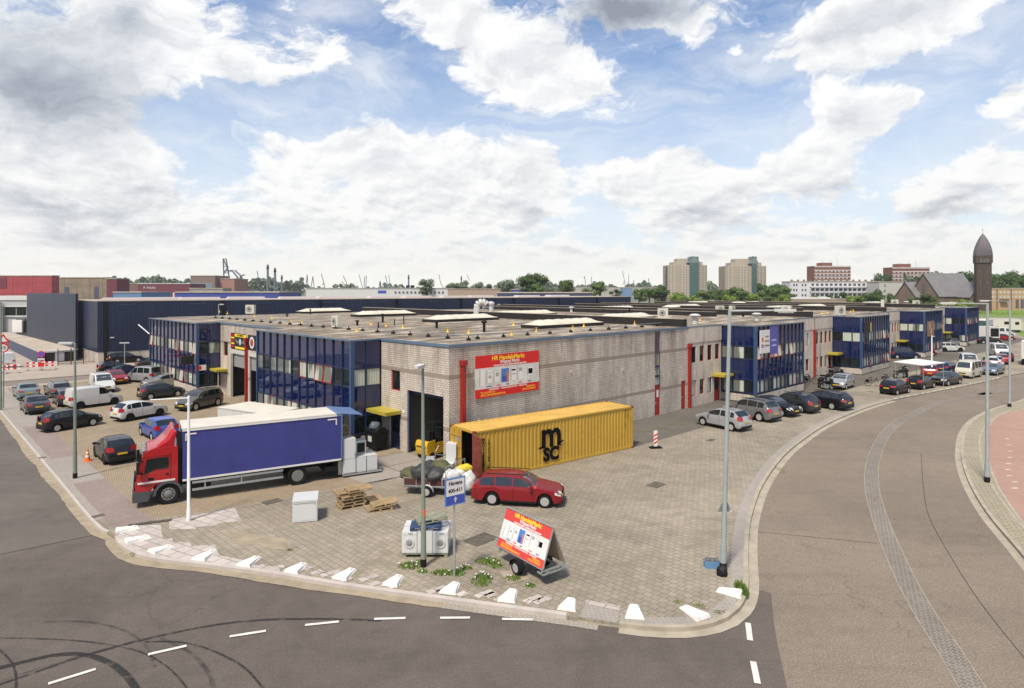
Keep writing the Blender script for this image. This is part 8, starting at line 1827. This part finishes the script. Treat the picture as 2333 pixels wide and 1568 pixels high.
t, wd, zt = simple('warehouse', 'long white warehouse on the skyline with a violet door', 697, 1020, 658, 330, mat('white_warehouse', (.52,.52,.51), .7, var=.05), 30, 'warehouse', roofm=mat('grey_roof', (.3,.3,.3), .8)); mb = MB(); mb.box((861-697)*330/K, (880-697)*330/K, -.1, -.01, zt - 2.4, zt - .9); mb.build('violet_panel', M_signblue, t); wins(t, [(899 + 9*k - 697)*330/K for k in range(13)], [zt - 2.6], 1.0, 1.2, M_fwin, -.06)
mb = MB(); mb.box((923-697)*330/K, (930-697)*330/K, 3, 5, zt+.4, zt+1.8); mb.box((933-697)*330/K, (941-697)*330/K, 3, 5, zt+.4, zt+1.8); mb.build('roof_box', M_blk, t)
simple('warehouse', 'tan warehouse continuing right of the white one', 1020, 1140, 659.5, 330, mat('tan_warehouse', (.33,.25,.19), .85), 30, 'warehouse')
simple('warehouse', 'second navy hall behind the first', 1133, 1350, 668, 270, mat('navy_plain', (.03,.045,.10), .6), 20, 'warehouse')
simple('container_stack', 'blue containers on the roofline below the big tree', 1165, 1205, 660.5, 300, mat('container_blue', (.05,.09,.30), .6), 4, 'container')
simple('silo_block', 'pale blue tank block near the right crane', 1612 - 1000 + 1000 - 1612 + 1420, 1441, 656, 700, mat('tank_blue', (.14,.23,.36), .6), 20, 'tank')
simple('low_building', 'long pale quay building behind the trees', 1310, 1520, 655, 800, mat('quay_pale', (.35,.33,.30), .8), 20, 'building')
# chimneys, cranes and masts
M_crane = mat('crane_steel', (.10,.125,.17), .6); M_crblue = mat('crane_light_blue', (.22,.31,.42), .6)
def stick(name, label, cat, Y, segs, r, m, grp=None):
    """lattice or mast given as picture-plane segments at a survey distance, built with real members"""
    x0 = (segs[0][0] - CX) * Y / K; t = thing(name, label, cat, (x0, Y, 0), 0, grp); mb = MB()
    for (a, b, c_, d_) in segs:
        p = Vector(((a - CX) * Y / K - x0, 0, zat(b, Y))); q = Vector(((c_ - CX) * Y / K - x0, 0, zat(d_, Y)))
        w_ = r * 1.6
        for off in (-w_, w_): mb.tube(p + Vector((0, off, 0)), q + Vector((0, off, 0)), r, n=5)
        n = max(1, int((q - p).length / 6))
        for i in range(n): k = p.lerp(q, (i + .5) / n); mb.tube(k + Vector((0, -w_, 0)), k + Vector((0, w_, 0)), r * .6, n=4)
    mb.build('lattice', m, t); return t
stick('harbour_crane', 'tall dark harbour crane with an A-shaped tower', 'harbour crane', 700, [(511.5,662,508.5,590),(508.5,590,515,590),(515,590,527,662),(509.5,607,518,607),(510,618,521,618),(510.5,622,522,622),(508.5,590,521,618),(511,622,520,607),(514,617,530,616)], .42, M_crane, 'harbour cranes')
stick('harbour_crane', 'left of the two dark booms beside the tall A-shaped crane', 'harbour crane', 700, [(528,616,541,632),(541,632,548,662),(529,616,524,619),(541,632,538,662)], .6, M_crane, 'harbour cranes')
stick('harbour_crane', 'right of the two dark booms beside the tall A-shaped crane', 'harbour crane', 700, [(535,616,549,629),(549,629,560,662),(549,629,557,626),(548,630,546,640)], .6, M_crane, 'harbour cranes')
chs = [(610,603,1.5),(626.5,610.5,1.5),(642,627,1.1),(931,626,1.0),(866,641,1.0),(1051,629,.8)]
for i, (px, y, r_) in enumerate(chs):
    Y = 900; q = atY(px, Y); t = thing('chimney', ['tallest thin chimney left of the middle', 'second thin chimney right of the tallest', 'shorter chimney with a wide top', 'pale chimney behind the white warehouse', 'short stub chimney on the skyline', 'thin mast above the treetops'][i], 'chimney', (q.x, q.y, 0), 0, 'chimneys on the skyline')
    h = zat(y, Y); mb = MB(); mb.lathe([(r_ * 1.3, 0), (r_, h), (.001, h)], n=10); mb.build('shaft', M_crane, t); mb = MB(); mb.lathe([(r_ * 1.3, h - 6), (r_ * 1.3, h - 3)], n=10); mb.build('ring', M_blk, t)
cr_ = [((586,617,589,640),(589,640,592,662)),((700,626,702,662),(700,626,697,655)),((713,630,708,658),(713,630,716,658)),((732,624,738,645),(738,645,741,662),(738,645,734,650)),((782,628,790,646),(790,646,792,662)),((779,641,785,650)),((818,626,823,645),(823,645,828,662)),((831,630,829,662),(835,628,833,662)),((878,628,882,645),(882,645,880,662)),((886,626,888,650),(888,650,894,662),(888,650,880,655)),((1000,626,1004,645),(1004,645,1009,656)),((1064,626,1070,640)),((1332,630,1335,656),(1332,630,1330,634)),((1348,630,1346,656),(1335,650,1347,650)),((1418,617,1423,640),(1423,640,1425,662),(1423,640,1418,650)),((1433,625,1431,662),(1428,645,1436,645)),((1444,638,1444,662),),((1467,638,1468,662),),((1478,634,1477,662),)]
for i, sg in enumerate(cr_):
    if isinstance(sg[0], int): sg = (sg,)
    stick('harbour_crane', 'thin distant harbour crane, ' + ['left of the first thin chimney', 'first of the pair right of the chimneys', 'second of the pair right of the chimneys', 'leaning right above the white warehouse end', 'leaning boom above the middle of the white warehouse', 'short slanted boom above the white warehouse', 'tall slanted one left of the roof boxes', 'pair of masts right of the slanted boom', 'left of the blue-legged crane', 'blue-legged one with a wide foot', 'slanted above the tree left of the middle', 'thin boom above the middle trees', 'left raised arm right of the big tree', 'right raised arm right of the big tree', 'tall one with a round top left of the towers', 'mast beside the tall round-topped crane', 'thin mast left of the first tower, first', 'thin mast left of the first tower, second', 'thin mast left of the first tower, third'][i], 'harbour crane', 900, sg,   .36, M_crblue if i in (6, 9, 14, 15) else M_crane, 'harbour cranes')
# ---------------------------------------------------------------- trees
def leafmat(nm, c1, c2):
    m, nb, p = newmat(nm); tc = nb.n('ShaderNodeTexCoord').outputs['Object']
    c = nb.ramp(nb.noise(tc, 2.2, 4, .6), [(.35, c2), (.65, c1)]); pset(nb, p, Base_Color=c, Roughness=.8, Specular_IOR_Level=.2); return m
LM = {'dark': leafmat('foliage_dark', (.075,.125,.035), (.040,.072,.022)), 'mid': leafmat('foliage_mid', (.115,.175,.045), (.065,.105,.030)), 'light': leafmat('foliage_light', (.20,.27,.05), (.12,.18,.035)), 'far': leafmat('foliage_far_hazed', (.15,.19,.12), (.10,.135,.085))}  # far tone is paler: distance haze put into the leaf colour
M_bark = mat('bark', (.07,.055,.04), .9)
def crown_mesh(seed, n=2600, lobes=13, tall=1.0):
    rn = random.Random(seed); mb = MB(); L = []
    for i in range(lobes):
        a = rn.uniform(0, 6.28); r_ = math.sqrt(rn.random()) * .62; z = rn.uniform(-.55, .62); k = 1 - .45 * max(0, z)
        L.append((r_ * math.cos(a) * k, r_ * math.sin(a) * k, z * tall, rn.uniform(.24, .42)))
    for i in range(n):
        x, y, z, rr = L[rn.randrange(lobes)]; dv = Vector((rn.gauss(0, 1), rn.gauss(0, 1), rn.gauss(0, 1))).normalized(); rad = rr * (rn.uniform(.55, 1.08) if rn.random() < .9 else rn.uniform(1.0, 1.25))
        c = Vector((x, y, z)) + dv * rad; s = rn.uniform(.035, .075)
        t1 = dv.orthogonal().normalized() * s; t1.rotate(Matrix.Rotation(rn.uniform(0, 6.28), 3, dv)); t2 = dv.cross(t1).normalized() * s * rn.uniform(.6, 1.1); tl = dv * rn.uniform(-.5, .5) * s
        mb.face([c - t1 - tl, c - t2, c + t1 + tl, c + t2])
    return mb
CR = [crown_mesh(s).build('crown', LM['mid'], nofix=True) for s in (1, 2, 3, 4)] + [crown_mesh(7, 2600, 9, 1.3).build('crown', LM['mid'], nofix=True)]
tm = MB(); tm.tube((0, 0, 0), (.02, .0, .45), .045, .03, 7); tm.tube((.02, 0, .42), (-.12, .06, .75), .022, .01, 5); tm.tube((.02, 0, .42), (.14, -.05, .8), .022, .01, 5); tm.tube((.02, 0, .42), (.02, .10, .85), .02, .01, 5); TR = tm.build('trunk', M_bark)
for o in CR + [TR]: COL.objects.unlink(o)
def tree(px, ytop, wpx, Y, tone, label, k=0, grp='trees beyond the roofs', yb=None):
    q = atY(px, Y); h = zat(ytop, Y); w_ = wpx / K * Y; t = thing('tree', label, 'tree', (q.x, q.y, 0), (px * 1.7) % 6.28, grp)
    ch = min(h * .8, max(w_ * 1.0, h * .45)) if yb is None else h * yb; o = CR[k % 5].copy(); COL.objects.link(o); o.parent = t; o.location = (0, 0, h - ch / 2 / .98); tz = 1.0 if k % 5 < 4 else 1.25
    o.scale = (w_ / 1.5, w_ / 1.5, ch / 1.9 / tz); o.material_slots[0].link = 'OBJECT'; o.material_slots[0].material = LM[tone]
    o = TR.copy(); COL.objects.link(o); o.parent = t; o.scale = (h * .9, h * .9, h * .95); return t
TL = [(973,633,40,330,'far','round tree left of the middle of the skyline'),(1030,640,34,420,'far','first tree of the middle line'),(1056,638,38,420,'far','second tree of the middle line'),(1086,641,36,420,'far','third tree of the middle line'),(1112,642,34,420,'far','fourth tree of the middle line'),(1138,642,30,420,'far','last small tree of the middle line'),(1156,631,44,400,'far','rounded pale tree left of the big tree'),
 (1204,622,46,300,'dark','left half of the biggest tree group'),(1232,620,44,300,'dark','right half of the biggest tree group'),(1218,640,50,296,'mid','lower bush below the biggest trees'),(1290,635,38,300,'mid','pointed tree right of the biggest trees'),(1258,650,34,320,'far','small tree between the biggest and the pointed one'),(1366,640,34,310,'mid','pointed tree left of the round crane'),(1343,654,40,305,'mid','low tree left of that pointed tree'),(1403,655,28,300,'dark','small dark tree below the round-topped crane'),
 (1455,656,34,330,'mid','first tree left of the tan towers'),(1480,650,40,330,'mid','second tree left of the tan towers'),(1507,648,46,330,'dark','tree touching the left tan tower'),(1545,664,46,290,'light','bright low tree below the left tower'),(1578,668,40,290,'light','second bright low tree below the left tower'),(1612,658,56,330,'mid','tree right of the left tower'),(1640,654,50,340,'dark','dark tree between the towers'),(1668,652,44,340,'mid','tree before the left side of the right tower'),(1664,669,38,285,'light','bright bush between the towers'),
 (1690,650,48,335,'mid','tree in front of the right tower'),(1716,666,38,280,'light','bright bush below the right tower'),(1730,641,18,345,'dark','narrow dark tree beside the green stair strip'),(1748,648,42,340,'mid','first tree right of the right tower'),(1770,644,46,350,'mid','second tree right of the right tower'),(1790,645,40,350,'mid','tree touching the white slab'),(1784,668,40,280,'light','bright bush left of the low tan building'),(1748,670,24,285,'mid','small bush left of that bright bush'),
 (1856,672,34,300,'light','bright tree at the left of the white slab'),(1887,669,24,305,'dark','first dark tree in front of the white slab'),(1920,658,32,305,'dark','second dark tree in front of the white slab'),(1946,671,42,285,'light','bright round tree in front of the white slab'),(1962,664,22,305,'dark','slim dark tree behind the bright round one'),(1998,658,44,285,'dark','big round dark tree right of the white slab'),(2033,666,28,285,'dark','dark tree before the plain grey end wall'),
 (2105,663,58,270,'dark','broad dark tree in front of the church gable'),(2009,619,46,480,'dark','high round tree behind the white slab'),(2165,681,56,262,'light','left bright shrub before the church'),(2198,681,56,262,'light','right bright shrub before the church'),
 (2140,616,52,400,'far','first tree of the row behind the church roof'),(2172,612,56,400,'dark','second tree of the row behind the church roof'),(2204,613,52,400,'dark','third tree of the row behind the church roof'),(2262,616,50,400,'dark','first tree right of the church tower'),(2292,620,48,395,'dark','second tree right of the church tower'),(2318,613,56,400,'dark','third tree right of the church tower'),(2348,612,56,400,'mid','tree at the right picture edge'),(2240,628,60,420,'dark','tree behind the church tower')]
for i, (px, y, w_, Y, tn, lb) in enumerate(TL): tree(px, y, w_, Y, tn, lb, i, yb=.9 if (tn == 'dark' and px > 1850) or w_ > 50 else None)
# distant woods: one mass nobody could count
rn = random.Random(21); mb = MB()
for (p0, p1, y0, Y, n) in ((255, 432, 637, 900, 1500), (560, 690, 641, 950, 1400), (690, 960, 655, 1100, 900), (1140, 1530, 652, 1000, 2600), (-100, 260, 652, 900, 900), (1520, 2400, 650, 800, 4200), (2060, 2440, 630, 520, 3200)):
    for i in range(n):
        px = rn.uniform(p0, p1); yt = y0 + 5 * math.sin(px * .06 + y0) + 3 * math.sin(px * .17) + 2 * math.sin(px * .5); d_ = Y + rn.uniform(-25, 25); z = zat(yt, Y) * (1 - rn.random() ** 2.0 * .9); x = (px - CX) / K * d_; s = 2.4 * Y / 900 * rn.uniform(.6, 1.3)
        a = Vector((rn.gauss(0, 1), rn.gauss(0, .6), rn.gauss(0, 1))).normalized() * s; b = a.cross(Vector((rn.gauss(0, 1), 1, rn.gauss(0, 1)))).normalized() * s; c = Vector((x, d_, z)); mb.face([c - a, c - b, c + a, c + b])
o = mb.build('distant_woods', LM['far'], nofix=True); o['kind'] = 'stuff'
# low shrubs on the far lawn
rn = random.Random(8); mb = MB()
for i in range(1500):
    c = Vector(((rn.uniform(2232, 2420) - CX) / K * 275, 275 + rn.uniform(-3, 3), rn.random() ** 1.5 * 1.6)); s = .22; a = Vector((rn.gauss(0, 1), rn.gauss(0, 1), rn.gauss(0, 1))).normalized() * s; b = a.orthogonal().normalized() * s; mb.face([c - a, c - b, c + a, c + b])
o = mb.build('shrubs', LM['light'], nofix=True); o['kind'] = 'stuff'

# ---------------------------------------------------------------- air: one pale even volume round everything
mh = bpy.data.materials.new('haze'); mh.use_nodes = True; nt = mh.node_tree; nt.nodes.clear()
ou = nt.nodes.new('ShaderNodeOutputMaterial'); pv = nt.nodes.new('ShaderNodeVolumePrincipled'); pv.inputs['Color'].default_value = (.93, .95, 1, 1); pv.inputs['Density'].default_value = .00012; pv.inputs['Anisotropy'].default_value = .2
nt.links.new(pv.outputs[0], ou.inputs['Volume'])
mb = MB(); mb.box(-1500, 1900, -60, 1400, -1.4, 75); o = mb.build('haze', mh); o['kind'] = 'stuff'
# ---------------------------------------------------------------- what the glass reflects: the far side of both roads, outside the frame
t = thing('brick_hall', 'brick hall across the side road, seen only mirrored in the near glass bay', 'industrial hall', (*P(-52, -6), 0), ANG)
mb = MB(); mb.box(-14, 0, 0, 78, 0, 8.5); mb.build('wall', mat('hall_panels', (.11,.13,.17), .85, var=.2), t)
mb = MB(); mb.box(0.0, .06, 0, 78, 4.8, 5.9); mb.build('pale_band', M_fwhite, t); wins(t, [2 + 4 * k for k in range(18)], [1.2, 6.2], 2.6, 1.6, M_fwin, .07, 'window', 'y')
for i in range(9): tree(0, 640, 60, 100, 'mid', 'street tree across the side road, mirrored in the near glass bay', i, 'trees mirrored in the glass bays').location = (*P(-44, -4 + i * 9), 0)
for i in range(12):
    o = tree(0, 640, 60, 150, 'mid', 'tree beyond the cycle path, mirrored in the further glass bays', i, 'trees mirrored in the glass bays'); o.location = (112 + i * 9, 62 + i * 8, 0); o.scale = (1.0, 1.0, .8)
